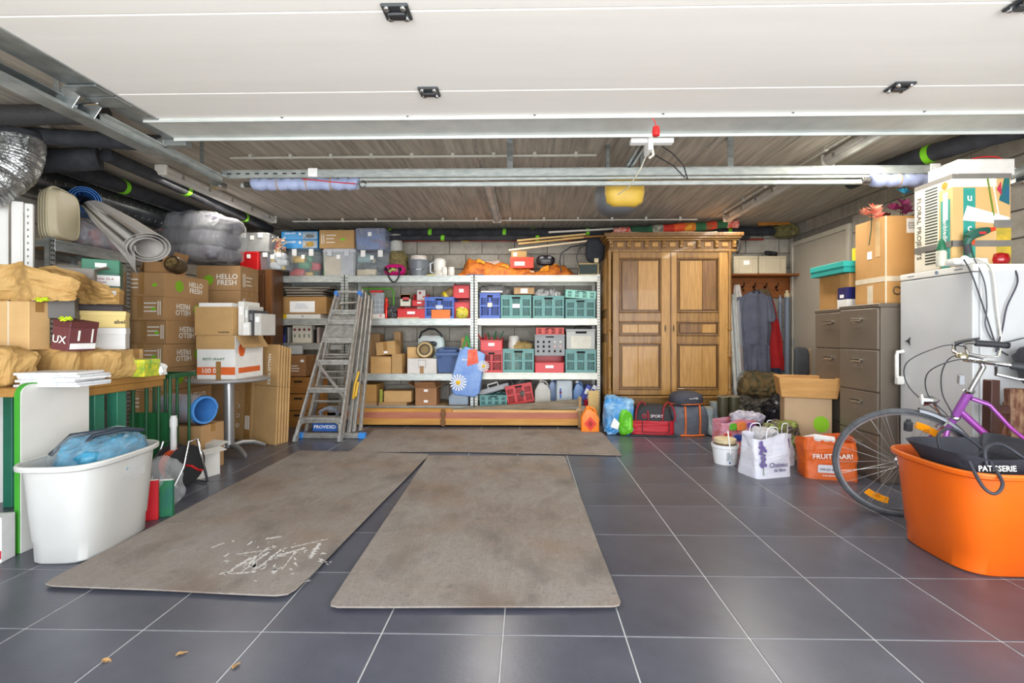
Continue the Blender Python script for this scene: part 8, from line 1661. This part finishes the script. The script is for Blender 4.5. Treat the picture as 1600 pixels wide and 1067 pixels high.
# black shopping bag in orange tub
g = T('black_shopping_bag', 'black fabric shopping bag with white letters lying in the orange tub', 'shopping bag', (2.2, 2.42, .4)); BK = mat('2e2f36', .6, c2='3c3d46', sc=5, bump=.15)
A = [Vector((-.235, -.16, .12)), Vector((-.05, -.235, .05)), Vector((.2, -.2, .055)), Vector((.17, -.12, .19)), Vector((-.05, -.1, .15))]
def bbag(a, t):
    # ring round the bag at height t
    x, y = sup(a, .235, .2, .45); z = -.15 + t * (.31 - .05 * math.cos(a) * 0) ; c = math.cos(a); s = math.sin(a)
    top = .16 + .0 * c; zz = -.15 + t * (top + .15 + .03 * (c > .7) - .02 * math.exp(-((c + .1) / .3) ** 2) * (s < 0))
    k = (.7 + .1 * t) if t < .72 else .77 + .9 * (t - .72); return Vector((x * k + .012 * nz((c * 2, s * 2, t * 2), 1.3, 2), y * k + .01 * nz((s * 2, t * 3, c * 2), 1.3, 5), zz))
part('bag_body', B().loft([[bbag(2 * PI * i / 48, j / 12) for i in range(48)] for j in range(13)] + [[bbag(2 * PI * i / 48, j / 12) * .975 + Vector((0, 0, .003)) for i in range(48)] for j in (12, 8, 3)]), BK, g, sm=40)
for y, z in ((-.2, .13), (.05, .15)): part('handle', B().tube(cr([(-.13, y, z - .02), (-.11, y + .03, z + .05), (-.02, y + .06, z + .07), (.05, y + .05, z + .03), (.08, y + .0, z - .02)]), .007, 8), BK, g, sm=60)
part('handle', B().tube(cr([(-.2, -.19, .13), (-.205, -.26, .04), (-.17, -.28, .015), (-.13, -.27, .06), (-.115, -.2, .13)]), .007, 8), BK, g, sm=60)
text(g, 'PATISSERIE', .035, WINK, (-.1, -.216, .105), (84, 0, 0))
# brown trestles and helmet heap at the far right behind the bike
BRW = mat('4a2a20', .5, c2='351c15', sc=6); WORN = mat('5a3324', .6, c2='a88a68', sc=14, st3=(3, 3, 1), thr=.62)
g = T('wooden_trestle', 'worn dark brown wooden trestle standing behind the purple bicycle', 'trestle', (2.95, 2.86, 0))
part('worn_post', B().bar((-.11, -.0, 0), (-.11, .02, .79), .085, .05, (0, 1, 0)), WORN, g, bv=.006)
part('post', B().bar((-.26, .02, 0), (-.24, .02, .84), .05, .06, (0, 1, 0)), BRW, g, bv=.004)
part('slanted_leg', B().bar((-.3, .03, 0), (-.1, .05, .7), .05, .05, (0, 1, 0)), mat('6a3c24', .5, var=.2), g, bv=.004)
part('cross_rail', B().box(-.26, .0, .64, .2, .04, .69), BRW, g, bv=.004)
for z in (.25, .4, .54): part('slat', B().box(-.06, .03, z, .3, .07, z + .07), BRW, g, bv=.004)
g = T('metal_clamp', 'rusty metal clamp lying in front of the trestle legs', 'clamp', (P(1528, 680, 2.9).x, 2.8, .48)); part('clamp_body', B().box(-.04, -.03, 0, .04, .03, .06).cyl((-.07, 0, .03), (.08, 0, .03), .02, n=12).cyl((0, 0, -.48), (0, 0, 0), .012, n=8), mat('4a3a32', .5, .5, c2='6a5a50', sc=20), g, bv=.002)
g = T('black_cover', 'black cover with white printed letters heaped on the trestle', 'cover', (3.04, 2.84, .8)); part('cover_body', blob(.34, .22, .24, 5, .03, 7, .7, .5, 36, 18), mat('26262a', .6, c2='3c3c44', sc=8), g, sm=50)
text(g, 'DONALDSON', .035, mat('c8c8cc'), (-.04, -.135, .17), (78, 0, 0)); text(g, '145.P', .035, mat('c8c8cc'), (-.02, -.14, .125), (80, 0, 0))
part('grey_piping', B().tube([(-.17, -.09, .1), (-.08, -.13, .08), (.1, -.13, .09)], .007, 6).tube([(-.16, -.05, .2), (-.08, -.1, .22), (.1, -.1, .23)], .007, 6), mat('9a9aa0', .5), g, sm=60)
